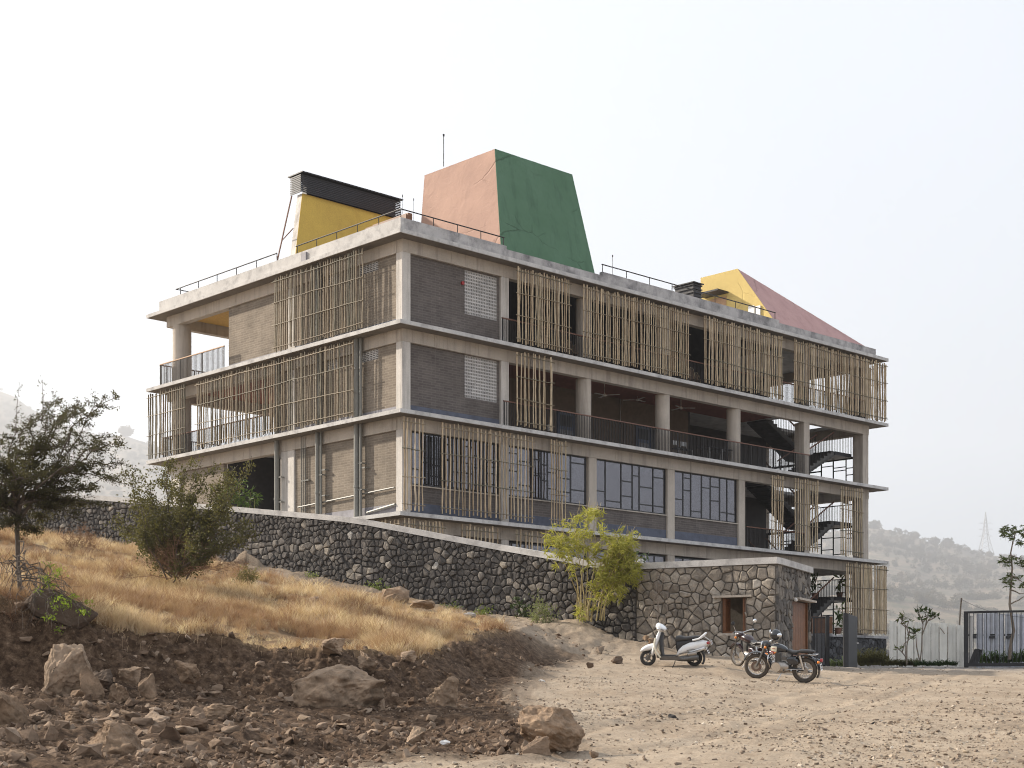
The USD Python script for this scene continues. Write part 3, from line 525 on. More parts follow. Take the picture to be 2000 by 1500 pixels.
# ------------------------------------------------------------------ bamboo screens hung between the slabs
def screen(face, a0, a1, k, n, label, seed, off=0.13, rows=4):
    n = int(n * 1.03) if n > 10 else n
    rr = np.random.default_rng(seed)
    w0 = (SL[k][1] if k else SL[0]) + 0.05; w1 = SL[k + 1][0] - 0.06
    P = (lambda a, o, w: B(a, o, w)) if face == 'R' else ((lambda a, o, w: B(o, a, w)) if face == 'L' else (lambda a, o, w: B(LU - o, a, w)))
    t = thing('bamboo_screen', label, 'bamboo screen', P((a0 + a1) / 2, off, w0))
    xs = np.linspace(a0 + 0.03, a1 - 0.03, n) + rr.normal(0, 0.25 * (a1 - a0) / n, n) * (0.6 if n > 10 else 0.4)
    for x in np.clip(xs, a0, a1):
        h0, h1 = w0 + rr.uniform(0, 0.12), w1 - rr.uniform(0, 0.14); z = np.linspace(h0, h1, 9); r = rr.uniform(0.026, 0.041)
        dx = np.cumsum(rr.normal(0, 0.011, 9)); dx -= np.linspace(dx[0], dx[-1], 9) * 0.8; do = np.cumsum(rr.normal(0, 0.006, 9))
        pts = [P(x + dx[i], off + do[i], z[i]) for i in range(9)]
        taper = np.linspace(1.1, 0.85, 9) * r * (1 + 0.1 * (np.arange(9) % 2)); taper = taper if rr.random() < .5 else taper[::-1]
        put('bamboo_pole', MB().tube(pts, taper, 6), 'bamboo_weathered' if face == 'L' and k > 0 else 'bamboo', t, smooth=True)
    H = w1 - w0
    for f in ((0.07, 0.36, 0.65, 0.93) if rows == 4 else (0.07, 0.5, 0.93)):
        z = w0 + H * f; m = max(6, int((a1 - a0) * 2)); xx = np.linspace(a0 - 0.1, a1 + 0.1, m); wob = np.cumsum(rr.normal(0, 0.012, m))
        put('bamboo_tie', MB().tube([P(x, off - 0.04, z + wob[i] - wob.mean()) for i, x in enumerate(xx)], 0.019, 5), "bamboo_weathered", t, smooth=True)
    return t
R_ = lambda x: onR(x, 900, 0.13)[0]
L_ = lambda x: onL(x, 900, 0.13)[0]
for fa, x0, x1, k, n, lab in (
    ('R', 1010, 1112, 3, 22, 'narrow bamboo screen on the top floor, first right of the brick bay'),
    ('R', 1140, 1345, 3, 46, 'widest bamboo screen on the top floor, second right of the brick bay'),
    ('R', 1376, 1528, 3, 38, 'bamboo screen on the top floor below the yellow gable, third from the brick bay'),
    ('R', 1550, 1731, 3, 52, 'bamboo screen on the top floor at the far right building corner'),
    ('R', 1010, 1079, 2, 12, 'only bamboo screen on the right facade of the balcony floor with the round columns'),
    ('R', 788, 826, 1, 6, 'six-pole bamboo screen at the front corner of the window floor'),
    ('R', 863, 1040, 1, 25, 'wide bamboo screen over the windows of the window floor near the front corner'),
    ('R', 1075, 1105, 1, 6, 'thin bamboo screen standing alone over the second window'),
    ('R', 1506, 1529, 1, 6, 'thin bamboo screen in front of the dark lobby right of the windows'),
    ('R', 1552, 1597, 1, 10, 'ten-pole bamboo screen in front of the stair column above the gatehouse'),
    ('R', 1642, 1684, 1, 10, 'bamboo screen over the stairs on the window floor by the right end column'),
    ('R', 790, 866, 0, 12, 'low bamboo screen under the front corner slab half hidden by the stone wall'),
    ('R', 903, 971, 0, 10, 'second low bamboo screen behind the sloping stone wall coping'),
    ('R', 1008, 1066, 0, 8, 'third low bamboo screen behind the stone wall, left of the green bamboo clump'),
    ('R', 1653, 1678, 0, 7, 'ground floor bamboo screen right of the lowest stairs, beside the black gate'),
    ('R', 1681, 1703, 0, 11, 'dense dark ground floor bamboo screen in the middle of three above the plinth'),
    ('R', 1707, 1732, 0, 12, 'dense ground floor bamboo screen on the outer right corner of the plinth'),
    ('L', 708, 535, 3, 38, 'bamboo screen on the top floor of the left facade below the mustard tower'),
    ('L', 361, 290, 2, 18, 'bamboo screen at the far left corner of the balcony floor'),
    ('L', 689, 384, 2, 62, 'longest bamboo screen across the left facade of the balcony floor'),
    ('L', 779, 716, 0, 9, 'low bamboo screen left of the front corner just above the wall coping')):
    q = R_ if fa == 'R' else L_
    screen(fa, q(x0), q(x1), k, n, lab, int(x0) + k)
screen('E', 0.15, 4.2, 3, 22, 'bamboo screen on the right end of the top floor, seen edge on against the sky', 77, off=0.12)
screen('E', 0.15, 3.0, 0, 14, 'ground floor bamboo screen on the right end of the plinth, seen edge on', 78, off=0.12)
# ------------------------------------------------------------------ terrain
WALL = [(-320, 955, 74), (200, 968.5, 64), (457, 989.5, 58.5), (667, 1008, 55), (720, 1015.6, 54.3), (840, 1038.4, 53), (980, 1064, 51.6), (1078, 1081, 50.4), (1162, 1097, 49.5), (1243, 1100.5, 48.8)]
GA, GB = at(1515, 1088, 46.5), at(1582, 1108, 50.5)
GC = at(1243, 1100.5, 48.8)
CP = []
def c(*rows):
    for px, py, d in rows: CP.append(at(px, py, d))
def cz(z, *rows):
    for px, d in rows: CP.append([(px - 1000) * d / FPX, d, z])
cz(-1.6, (-2600, 1), (0, 1), (2000, 1), (4600, 1)); cz(-1.35, (-1600, 7), (1000, 7), (3600, 7)); cz(-1.02, (-1000, 13.5), (-300, 13.5), (300, 13.5), (1000, 13.5), (1700, 13.5), (2400, 13.5), (3400, 13.5))
c((-300, 1492, 16.5), (0, 1488, 16.3), (300, 1496, 16.6), (600, 1500, 17), (1000, 1503, 17.2), (1500, 1503, 17.4), (2000, 1503, 17.4), (2500, 1503, 17.5))
c((-300, 1420, 20), (0, 1420, 20), (200, 1428, 20), (450, 1442, 20), (700, 1452, 20.2), (1000, 1455, 20.3), (1400, 1455, 20.5), (2000, 1455, 20.5), (2500, 1455, 20.5))
c((-300, 1372, 23), (0, 1376, 23), (250, 1388, 23), (500, 1403, 23), (750, 1410, 23), (1000, 1408, 23.4), (1150, 1412, 23.7), (1400, 1414, 24), (2000, 1416, 24), (2500, 1416, 24))
BASE = [(-400, 1335, 25.2), (0, 1340, 25.3), (190, 1345, 25.5), (300, 1350, 25.8), (400, 1354, 26.0), (530, 1362, 26.0), (640, 1372, 26.2), (760, 1372, 26.4), (830, 1362, 27.2), (900, 1342, 30), (960, 1322, 33.5), (1020, 1302, 38), (1060, 1291, 41)]
EDGE = [(-400, 1150, 26.0), (0, 1178, 26.3), (100, 1198, 26.5), (190, 1220, 26.7), (270, 1239, 27.0), (400, 1255, 27.5), (530, 1271, 27.8), (640, 1278, 27.9), (700, 1284, 28.3), (760, 1291, 29.0), (815, 1290, 31), (860, 1264, 33.5), (930, 1244, 37.5), (1003, 1231, 41.5)]
c(*BASE); c(*EDGE)
c(*[(x, y - 12, d + 1.2) for x, y, d in EDGE[:9]])
c((1000, 1366, 28.5), (1080, 1322, 35), (1100, 1306, 38.5), (1165, 1290, 42.5), (1225, 1282, 44.8), (1290, 1283, 45.0), (1300, 1300, 41), (1350, 1296, 41.2))
c((1010, 1207, 50.2), (1050, 1222, 47.2), (1130, 1222, 48.3), (1195, 1243, 47.2), (1100, 1262, 44.5), (1185, 1266, 45.8), (1060, 1250, 43.5))
BPX, BPY = [-320, 0, 200, 350, 500, 700, 850, 1000, 1130, 1243], [1015, 1050, 1065, 1085, 1105, 1146, 1184, 1206, 1215, 1258]
for t_ in np.linspace(0, 1, 46):
    q_ = t_ * (len(WALL) - 1); i_ = min(int(q_), len(WALL) - 2); a_, b_ = at(*WALL[i_]), at(*WALL[i_ + 1]); w_ = a_ + (b_ - a_) * (q_ - i_); px_ = 1000 + w_[0] / w_[1] * FPX
    zb_ = (HY - np.interp(px_, BPX, BPY)) * w_[1] / FPX
    CP += [[w_[0], w_[1] - 0.45, zb_], [w_[0], w_[1] + 0.12, zb_], [w_[0], w_[1] + 0.62, np.interp(px_, [-320, 200, 500, 700, 850, 1243], [8, 6.6, 5.6, 3.6, 2.6, 2.4])]]
c((1400, 1283, 47.1), (1515, 1291, 46.1), (1590, 1303, 50.2), (-400, 1005, 76))
c((1100, 1376, 29.5), (1500, 1387, 30), (2000, 1392, 30), (2600, 1392, 30), (1450, 1323, 39), (1580, 1331.5, 39.2), (1720, 1334, 39.2), (2000, 1340, 39), (2600, 1340, 39), (1300, 1292, 41.5), (1380, 1297, 41), (1410, 1294, 44), (1520, 1304, 43.5))
c((1600, 1310, 46), (2000, 1316, 46), (2600, 1316, 46), (1620, 1306, 53), (1800, 1307, 53), (2000, 1308, 53), (2600, 1308, 53), (1600, 1304, 60), (1900, 1303.5, 60), (2300, 1304, 60), (1600, 1303, 78), (1760, 1302, 80), (2000, 1300, 80), (2500, 1300, 80))
# behind the retaining wall the ground stands higher
cz(8.0, (-400, 77.5))
cz(1.0, (1400, 48.6), (1500, 47.5), (1560, 50.3)); cz(2.6, (782, 60), (1000, 66), (1300, 76)); cz(6.4, (285, 74), (400, 70)); cz(5.2, (600, 65)); cz(1.05, (1500, 72), (1650, 76))
cz(2.6, (1000, 90), (1500, 90), (1250, 72)); cz(9, (-400, 110), (200, 110)); cz(2.0, (1600, 120), (2400, 120), (3400, 90)); cz(12, (-2600, 200), (0, 220)); cz(4, (1000, 200), (2000, 240), (4600, 200)); cz(5, (-2000, 30)); cz(4, (-1300, 24)); cz(0, (4000, 30))
cz(6, (-3000, 3500), (1000, 3500), (4600, 3500), (1000, 700))
CP = np.array(CP)
ZI = LinearNDInterpolator(CP[:, :2], CP[:, 2])
def poly(rows): return Polygon([((px - 1000) * d / FPX, d) for px, d in rows])
GRASS = poly([(x, d + 0.12) for x, y, d in EDGE] + [(985, 44.5), (930, 47), (850, 48.6), (700, 50.3), (500, 54), (350, 58), (200, 62), (0, 66), (-400, 74)])
SOIL = poly([(-400, 14.5), (300, 15), (620, 16.5), (760, 18.3), (1010, 18.2), (1120, 19.5), (1075, 22.5), (1010, 27), (1010, 31), (1070, 37), (1110, 40.5), (1180, 44), (1235, 46.5), (1240, 48.5), (1130, 49.8), (1000, 51.3), (850, 52.6), (700, 54.3), (500, 57.6), (350, 60.4), (200, 63.6), (0, 67.3), (-400, 75)])
FACE = poly([(x, d - 0.1) for x, y, d in BASE] + [(x, d + 0.25) for x, y, d in EDGE[::-1]])
def soft(poly_, x, y, w):
    """1 inside, 0 outside, blended over about w metres by sampling"""
    s = 0
    for a in range(8): s = s + contains_xy(poly_, x + w * math.cos(a * 0.785), y + w * math.sin(a * 0.785))
    return s / 8.0
def rut(pts):
    t = np.linspace(0, len(pts) - 1, 130); a = np.array([at(*p) for p in pts]); return [(np.interp(v, range(len(pts)), a[:, 0]), np.interp(v, range(len(pts)), a[:, 1])) for v in t]
RUTS = [rut([(700, 1500, 17.4), (1050, 1460, 20.5), (1350, 1400, 27), (1600, 1350, 36), (1750, 1325, 44), (1850, 1310, 54)]), rut([(960, 1500, 17.4), (1330, 1460, 20.3), (1560, 1400, 26.5), (1760, 1350, 35), (1860, 1325, 43.5), (1920, 1310, 53.5)])]
def ground_z(x, y, masks=False):
    x, y = np.asarray(x, float), np.asarray(y, float)
    q = 0.22 * (meshkit.fbm(np.stack([x * 1.3, y * 1.3, 0 * x], -1), 3, 5) - 0.5) * np.clip((45 - y) / 15, 0, 1) * np.clip((y - 20) / 4, 0, 1)
    z = ZI(x + q, y + q * 1.5); z = np.where(np.isnan(z), -1.6, z)
    near = np.clip((90 - y) / 30, 0, 1)
    soil, grass, face = soft(SOIL, x, y, 0.4), soft(GRASS, x, y, 0.25), soft(FACE, x, y, 0.2)
    p = np.stack([x, y, 0 * x], -1)
    n1, n2 = meshkit.fbm(p * 0.9, 3, 1) - 0.5, meshkit.fbm(p * 4.5, 4, 2) - 0.5
    p3 = np.stack([x * 3.0, y * 3.0, z * 3.0], -1); n3 = 0.5 - np.abs(meshkit.fbm(p3 * 1.3, 4, 9) - 0.5) * 2
    for q_ in RUTS:
        dd = np.min([np.hypot((x - a_[0]), (y - a_[1])) for a_ in q_], 0); z = z - 0.03 * np.exp(-(dd / 0.16) ** 2) + 0.015 * np.exp(-((dd - 0.34) / 0.14) ** 2)
    rough = 0.03 + 0.07 * soil * (1 - grass) + 0.03 * grass
    z = z + near * (n1 * (0.12 + 0.22 * soil) + n2 * rough * 1.6 + face * (n3 - 0.2) * 0.30)
    return (z, soil, grass, face) if masks else z
th = [np.linspace(-1200, -160, 40, endpoint=False), np.arange(-160, 2164, 4.0), np.linspace(2170, 3200, 40)]
th = np.arctan((np.concatenate(th) - 1000) / FPX); wide = np.linspace(th[-1], 2 * np.pi + th[0], 50)[1:-1]; th = np.concatenate([th, wide])
def geo(a, b, r): n = int(math.ceil(math.log(b / a) / math.log(r))); return np.geomspace(a, b, n, endpoint=False)
rr_ = np.concatenate([geo(1, 13, 1.25), geo(13, 24.3, 1.006), geo(24.3, 30, 1.0023), geo(30, 58, 1.006), geo(58, 130, 1.03), geo(130, 6500, 1.2), [6900]])
TH, RR = np.meshgrid(th, rr_, indexing='ij')
gx, gy = np.sin(TH) * RR, np.cos(TH) * RR
gz, soilm, grassm, facem = ground_z(gx.ravel(), gy.ravel(), True)
gz = np.where(RR.ravel() > 700, 2.0, gz)
nt, nr = TH.shape
ii, jj = np.meshgrid(np.arange(nt), np.arange(nr - 1), indexing='ij'); i2 = (ii + 1) % nt
quads = np.stack([ii * nr + jj, ii * nr + jj + 1, i2 * nr + jj + 1, i2 * nr + jj], -1).reshape(-1, 4)
gv = np.stack([gx.ravel(), gy.ravel(), gz], -1)
# soil colours: pale trodden dirt, grey gravel by the gate, brown dug earth, straw litter under the grass
def ramp2(n): return n
mat('ground_soil', {'p': ('principled_bsdf', {'roughness': 0.95, 'specular_ior_level': 0.15}), 'g': ('geometry', {}), 'as': ('attribute', {'attribute': 'soil'}), 'ag': ('attribute', {'attribute': 'grass'}), 'av': ('attribute', {'attribute': 'gravel'}),
    'n1': ('noise_texture', {'scale': 0.55, 'detail': 6.0, 'roughness': 0.6}), 'n2': ('noise_texture', {'scale': 7.0, 'detail': 8.0, 'roughness': 0.72}), 'n3': ('noise_texture', {'scale': 38.0, 'detail': 5.0, 'roughness': 0.75}), 'v': ('voronoi_texture', {'scale': 16.0}),
    'c1': ('rgb_ramp', {'ramp': [(0.3, (0.2, 0.15, 0.107)), (0.43, (0.335, 0.264, 0.195)), (0.55, (0.41, 0.332, 0.252)), (0.7, (0.49, 0.405, 0.315))]}), 'c2': ('rgb_ramp', {'ramp': [(0.28, (0.022, 0.012, 0.007)), (0.45, (0.062, 0.037, 0.022)), (0.6, (0.145, 0.094, 0.06)), (0.75, (0.26, 0.185, 0.125))]}),
    'c3': ('rgb_ramp', {'ramp': [(0.3, (0.2, 0.13, 0.07)), (0.7, (0.40, 0.27, 0.15))]}), 'c4': ('rgb_ramp', {'ramp': [(0.3, (0.2, 0.18, 0.165)), (0.7, (0.36, 0.33, 0.3))]}),
    'm1': ('mix_color', {}), 'm2': ('mix_color', {}), 'm3': ('mix_color', {}), 'r3': ('map_range', {'from_min': 0.3, 'from_max': 0.72, 'to_min': 0.62, 'to_max': 1.25}), 'k': ('mix_color', {'blend_type': 'multiply', 'fac': 1.0, 'use_clamp': False}),
    'mxa': ('math', {'math_type': 'multiply_add', 'value2': 0.5}), 'mxb': ('math', {'math_type': 'multiply', 'value2': 0.5}), 'h': ('math', {'math_type': 'multiply_add', 'value2': 0.5}), 'bp': ('bump', {'strength': 0.9, 'distance': 0.035})},
    [('g.position', 'n1.vector'), ('g.position', 'n2.vector'), ('g.position', 'n3.vector'), ('g.position', 'v.vector'), ('n1.fac', 'mxa.value1'), ('n2.fac', 'mxb.value1'), ('mxb.value', 'mxa.value3'),
     ('mxa.value', 'c1.fac'), ('n2.fac', 'c2.fac'), ('n2.fac', 'c3.fac'), ('n2.fac', 'c4.fac'), ('c1.color', 'm1.a'), ('c4.color', 'm1.b'), ('av.fac', 'm1.fac'), ('m1.result', 'm2.a'), ('c2.color', 'm2.b'), ('as.fac', 'm2.fac'),
     ('m2.result', 'm3.a'), ('c3.color', 'm3.b'), ('ag.fac', 'm3.fac'), ('n3.fac', 'r3.value'), ('m3.result', 'k.a'), ('r3.result', 'k.b'), ('k.result', 'p.base_color'), ('n3.fac', 'h.value1'), ('n2.fac', 'h.value3'), ('h.value', 'bp.height'), ('bp.normal', 'p.normal')])
gp = put('ground', (gv, quads), 'ground_soil', smooth=True, kind='structure')
gm = UsdGeom.PrimvarsAPI(stage.GetPrimAtPath(gp))
gravel = np.clip((gv[:, 1] - 44) / 12, 0, 1) * (gv[:, 0] > 6)
pxg = 1000 + gv[:, 0] / np.maximum(gv[:, 1], 0.1) * FPX
topsoil = 0.6 * np.clip((pxg - 950) / 60, 0, 1) * (gv[:, 1] > 43)             # the mound by the bamboo is paler, drier earth
for nm, val in (('soil', soilm * (1 - topsoil) * (1 - 0.55 * np.clip((gv[:, 1] - 40) / 6, 0, 1) * (pxg > 480))), ('grass', grassm * np.clip((meshkit.fbm(gv * 0.5, 3, 4) - 0.3) * 4, 0.3, 1)), ('gravel', gravel)):
    gm.CreatePrimvar(nm, Sdf.ValueTypeNames.FloatArray, 'vertex').Set(Vt.FloatArray.FromNumpy(np.asarray(val, np.float32)))
# paved apron strip at the gate
# ------------------------------------------------------------------ stone walls
def ramp_mat(name, ramp, rough=0.9, bump=0.8, bscale=14.0, nscale=3.0, amp=(0.6, 1.3), spec=0.3):
    mat(name, {'p': ('principled_bsdf', {'roughness': rough, 'specular_ior_level': spec}), 'oi': ('object_info', {}), 'g': ('geometry', {}), 'ad': ('math', {'math_type': 'add'}), 'fr': ('math', {'math_type': 'fraction'}), 'r': ('rgb_ramp', {'ramp': ramp}),
        'n': ('noise_texture', {'scale': nscale, 'detail': 7.0, 'roughness': 0.68}), 'mr': ('map_range', {'from_min': 0.28, 'from_max': 0.72, 'to_min': amp[0], 'to_max': amp[1]}), 'c': ('mix_color', {'blend_type': 'multiply', 'fac': 1.0, 'use_clamp': False}),
        'nb': ('noise_texture', {'scale': bscale, 'detail': 7.0, 'roughness': 0.68}), 'bp': ('bump', {'strength': bump, 'distance': 0.03})},
        [('oi.random', 'ad.value1'), ('g.random_per_island', 'ad.value2'), ('ad.value', 'fr.value1'), ('fr.value', 'r.fac'), ('g.position', 'n.vector'), ('n.fac', 'mr.value'), ('r.color', 'c.a'), ('mr.result', 'c.b'), ('c.result', 'p.base_color'), ('g.position', 'nb.vector'), ('nb.fac', 'bp.height'), ('bp.normal', 'p.normal')])
ramp_mat('wall_stone', [(0, (0.07, 0.064, 0.06)), (0.3, (0.125, 0.113, 0.104)), (0.6, (0.175, 0.156, 0.138)), (0.88, (0.225, 0.2, 0.172)), (0.98, (0.3, 0.265, 0.22)), (1, (0.42, 0.40, 0.37))], nscale=5.0, bscale=16)
ramp_mat('gatehouse_stone', [(0, (0.18, 0.158, 0.135)), (0.4, (0.26, 0.226, 0.19)), (0.8, (0.32, 0.282, 0.238)), (1, (0.4, 0.365, 0.32))], nscale=5.0, bscale=16)
ramp_mat('black_stone', [(0, (0.03, 0.03, 0.032)), (0.6, (0.06, 0.06, 0.064)), (1, (0.1, 0.1, 0.105))], nscale=5.0, bscale=16)
plain('mortar', (0.045, 0.041, 0.039), 0.95, vary=0.3, bump=0.5, bscale=30)
plain('gatehouse_mortar', (0.10, 0.088, 0.075), 0.95, vary=0.3, bump=0.5, bscale=30)
def stone_face(parent, pts, top, base, size, seed, m, holes=(), most=300, out=-1.0, name='stone', depth=(0.035, 0.115), gap=0.009):
    """stones of a rubble wall on the vertical face over the plan line PTS; top(s), base(s) are heights; holes are boxes (s0, s1, z0, z1)"""
    rr = np.random.default_rng(seed); pts = np.asarray(pts, float)[:, :2]
    seg = np.linalg.norm(np.diff(pts, axis=0), axis=1); S = np.concatenate([[0], np.cumsum(seg)]); Ltot = S[-1]
    ss = np.linspace(0, Ltot, 80)
    region = Polygon([(s, base(s)) for s in ss] + [(s, top(s)) for s in ss[::-1]])
    for h in holes: region = region.difference(sbox(h[0], h[2], h[1], h[3]))
    z0, z1 = min(base(s) for s in ss) - 1, max(top(s) for s in ss) + 1
    P = []; z = z0; row = 0
    while z < z1:
        h = size * rr.uniform(0.55, 1.0); s = -1 + rr.uniform(0, size)
        while s < Ltot + 1: P.append((s, z + h * rr.uniform(-0.36, 0.36))); s += size * rr.choice([0.55, 0.8, 1.2, 1.8], p=[.28, .34, .26, .12]) * rr.uniform(0.85, 1.15)
        z += h
    P = np.array(P); vor = Voronoi(P); pieces = []
    for k, r in enumerate(vor.point_region):
        reg = vor.regions[r]
        if not reg or -1 in reg: continue
        p = Polygon(vor.vertices[reg])
        if not p.is_valid: continue
        p = p.intersection(region)
        for g in getattr(p, 'geoms', [p]):
            if g.geom_type != 'Polygon' or g.area < 0.004: continue
            q = g.buffer(-gap).buffer(-0.022 * size / 0.35).buffer(0.02 * size / 0.35, quad_segs=2).simplify(0.012)
            if q.geom_type == 'Polygon' and q.area > 0.0025: pieces.append(q)
    pieces.sort(key=lambda q: -q.area)
    def world(sz, dep):
        s = np.clip(sz[:, 0], 0, Ltot - 1e-6); i = np.clip(np.searchsorted(S, s, 'right') - 1, 0, len(seg) - 1)
        t = (pts[i + 1] - pts[i]) / seg[i][:, None]; nrm = np.stack([-t[:, 1], t[:, 0]], 1) * out
        xy = pts[i] + t * (s - S[i])[:, None] + nrm * np.asarray(dep)[:, None]
        return np.column_stack([xy, sz[:, 1]])
    rest = MB()
    for k, q in enumerate(pieces):
        o = np.array(q.exterior.coords)[:-1]
        if q.exterior.is_ccw: o = o[::-1]
        n = len(o); cen = o.mean(0); d = rr.uniform(*depth); tilt = rr.normal(0, 0.25, 2)
        def dd(p, base_): return base_ + (p - cen) @ tilt * 0.3 + rr.normal(0, 0.006, len(p))
        r1 = cen + (o - cen) * 0.96; r2 = cen + (o - cen) * rr.uniform(0.6, 0.78) + rr.normal(0, 0.008, o.shape)
        v = np.vstack([world(o, np.full(n, -0.03)), world(r1, dd(r1, d * 0.62)), world(r2, dd(r2, d)), world(cen[None], [d * rr.uniform(0.95, 1.12)])])
        f = []
        for a in range(n):
            b = (a + 1) % n
            for L in (0, n): f += [[L + a, L + n + a, L + n + b], [L + a, L + n + b, L + b]]
            f.append([2 * n + a, 3 * n, 2 * n + b])
        f = np.array(f)
        if out > 0: f = f[:, ::-1]
        if k < most: put(name, (v, f), m, parent)
        else: rest.add(v, f)
    if rest.n: put(name + '_infill', rest, m, parent, kind='stuff')
    return len(pieces)
# long retaining wall, left to right
wp = np.array([at(*w) for w in WALL]); wS = np.concatenate([[0], np.cumsum(np.linalg.norm(np.diff(wp[:, :2], axis=0), axis=1))])
COP = 0.2
lw = thing('stone_wall', 'long sloping retaining wall of dark rubble stone with pale concrete coping', 'stone wall', wp[5])
wtop = lambda s: float(np.interp(s, wS, wp[:, 2])) - COP
def wbase(s): p = np.array([np.interp(s, wS, wp[:, k]) for k in (0, 1)]); return float(ground_z(p[:1], p[1:] - 0.35)[0]) - 0.25
bS = np.linspace(0, wS[-1], 60); bZ = np.array([wbase(s) for s in bS]); wb = lambda s: float(np.interp(s, bS, bZ))
N = stone_face(lw, wp, wtop, wb, 0.265, 21, 'wall_stone')
core = MB(); cop = MB()
for i in range(len(wp) - 1):
    a, b = wp[i].copy(), wp[i + 1].copy(); t = (b - a)[:2] / np.linalg.norm((b - a)[:2]); nb = np.array([-t[1], t[0]])
    for (src, o0, o1, zt, zb) in ((core, 0.0, 0.45, -COP - 0.003, -4.5), (cop, -0.08, 0.5, 0.0, -COP)):
        q = [np.array([*(p[:2] + nb * o), p[2] + z]) for p in (a, b) for o in (o0, o1) for z in (zb, zt)]
        src.hull(q)
put('wall_core', core, 'mortar', lw); put('coping', cop, 'concrete_slab', lw)
# gatehouse
gh = thing('gatehouse', 'small flat roofed gatehouse of brown rubble stone with a window and a wooden door', 'gatehouse', (GA + GC) / 2)
GT = GA[2]
fd = GC - GA; fL = np.linalg.norm(fd[:2]); ft = np.array([*(fd[:2] / fL), 0]); sd = GB - GA; sL = np.linalg.norm(sd[:2]); st = np.array([*(sd[:2] / sL), 0])
def on_line(px, py, a, t):      # s along the plan line and height seen at the pixel
    k = (px - 1000) / FPX; s = (k * a[1] - a[0]) / (t[0] - k * t[1]); return s, (HY - py) * (a[1] + s * t[1]) / FPX
s1, zt_ = on_line(1410, 1168, GA, ft); s0, zb_ = on_line(1456, 1236, GA, ft)
d0_, dt_ = on_line(1547, 1171, GA, st); d1_, db_ = on_line(1579, 1292, GA, st)
# stones: front runs from C to A so that the outside is on its right
fpts = np.array([GC, GA]); gb = lambda s: 0.3
stone_face(gh, fpts, lambda s: GT - COP, lambda s: 0.35, 0.33, 31, 'gatehouse_stone', holes=[(fL - s1, fL - s0, zb_, zt_)], most=300, depth=(0.025, 0.075))
stone_face(gh, np.array([GA, GB]), lambda s: GT - COP, lambda s: 0.35, 0.36, 32, 'wall_stone', holes=[(d0_, d1_, 0.3, dt_)], most=160, depth=(0.02, 0.05), name='side_stone')
def wallbox(mb, a, t, inn, s0, s1, z0, z1, th=0.35): mb.box3(a + t * s0 - np.array([0, 0, a[2]]) + np.array([0, 0, z0]), t * (s1 - s0), inn * th, (0, 0, z1 - z0))
finn = np.array([-ft[1], ft[0], 0]); finn = finn if finn @ st > 0 else -finn
sinn = np.array([-st[1], st[0], 0]); sinn = sinn if sinn @ ft > 0 else -sinn
core = MB()
for a, b, z0, z1 in ((0.0, s0, 0.2, GT - COP - .003), (s1, fL, 0.2, GT - COP - .003), (s0, s1, 0.2, zb_), (s0, s1, zt_, GT - COP - .003)): wallbox(core, GA, ft, finn, a, b, z0, z1)
for a, b, z0, z1 in ((0.36, d0_, 0.2, GT - COP - .003), (d1_, sL, 0.2, GT - COP - .003), (d0_, d1_, dt_, GT - COP - .003)): wallbox(core, GA, st, sinn, a, b, z0, z1)
wallbox(core, GA + st * (sL - 0.3), ft, finn, 0.36, fL, 0.2, GT - COP - .003, 0.3)
put('wall_core', core, 'gatehouse_mortar', gh)
cop = MB(); o = GA - ft * 0.07 - finn * 0.07 - np.array([0, 0, COP]); cop.box3(o, ft * (fL + 0.07), finn * 0.5, (0, 0, COP)); cop.box3(GA - ft * 0.07 + finn * 0.434 - [0, 0, COP], ft * 0.5, st * (sL - 0.40), (0, 0, COP))
cop.box3(GA + ft * 0.434 + finn * 0.434 - [0, 0, COP - 0.02], ft * (fL - 0.43), st * (sL - 0.5), (0, 0, COP - 0.06)); put('coping', cop, 'concrete_slab', gh)
lin = MB(); wallbox(lin, GA - finn * 0.16, ft, finn, s0 - 0.24, s1 + 0.26, zt_ + 0.004, zt_ + 0.07, 0.3); put('window_lintel', lin, 'concrete', gh)
lin = MB(); wallbox(lin, GA - sinn * 0.25, st, sinn, d0_ - 0.02, d1_ + 0.14, dt_ + 0.004, dt_ + 0.07, 0.4); put('door_lintel', lin, 'concrete', gh)
w_ = MB(); fin = 0.12
for a, b in ((s0, s0 + 0.06), (s1 - 0.06, s1)): wallbox(w_, GA + finn * 0.06, ft, finn, a, b, zb_, zt_, 0.22)
wallbox(w_, GA + finn * 0.06, ft, finn, s0 + 0.063, s1 - 0.063, zb_, zb_ + 0.05, 0.2); wn = put('window', w_, 'wood_brown', gh)
sh = MB(); wallbox(sh, GA + finn * 0.05 + ft * (s1 - 0.1), finn, ft, 0, 0.42, zb_ + 0.06, zt_ - 0.02, 0.035); wallbox(sh, GA + finn * 0.05 + ft * (s0 + 0.07), finn, ft, 0, 0.42, zb_ + 0.06, zt_ - 0.02, 0.035); put('shutter', sh, 'wood_brown', wn)
sill = MB(); wallbox(sill, GA - finn * 0.07, ft, finn, s0 - 0.12, s1 + 0.12, zb_ - 0.08, zb_ - 0.004, 0.35); put('window_sill', sill, 'concrete', gh)
dr = MB()
for a, b in ((d0_, d0_ + 0.09), (d1_ - 0.09, d1_)): wallbox(dr, GA + sinn * 0.02, st, sinn, a, b, 0.6, dt_, 0.15)
df = put('door_frame', dr, 'wood_brown', gh)
for k in range(6):
    a = d0_ + 0.1 + (d1_ - d0_ - 0.2) * k / 6; bd = MB(); wallbox(bd, GA + sinn * 0.07, st, sinn, a, a + (d1_ - d0_ - 0.2) / 6 - 0.012, 0.7, dt_ - 0.03, 0.04 + 0.006 * (k % 2)); put('door_plank', bd, 'wood_brown', df)
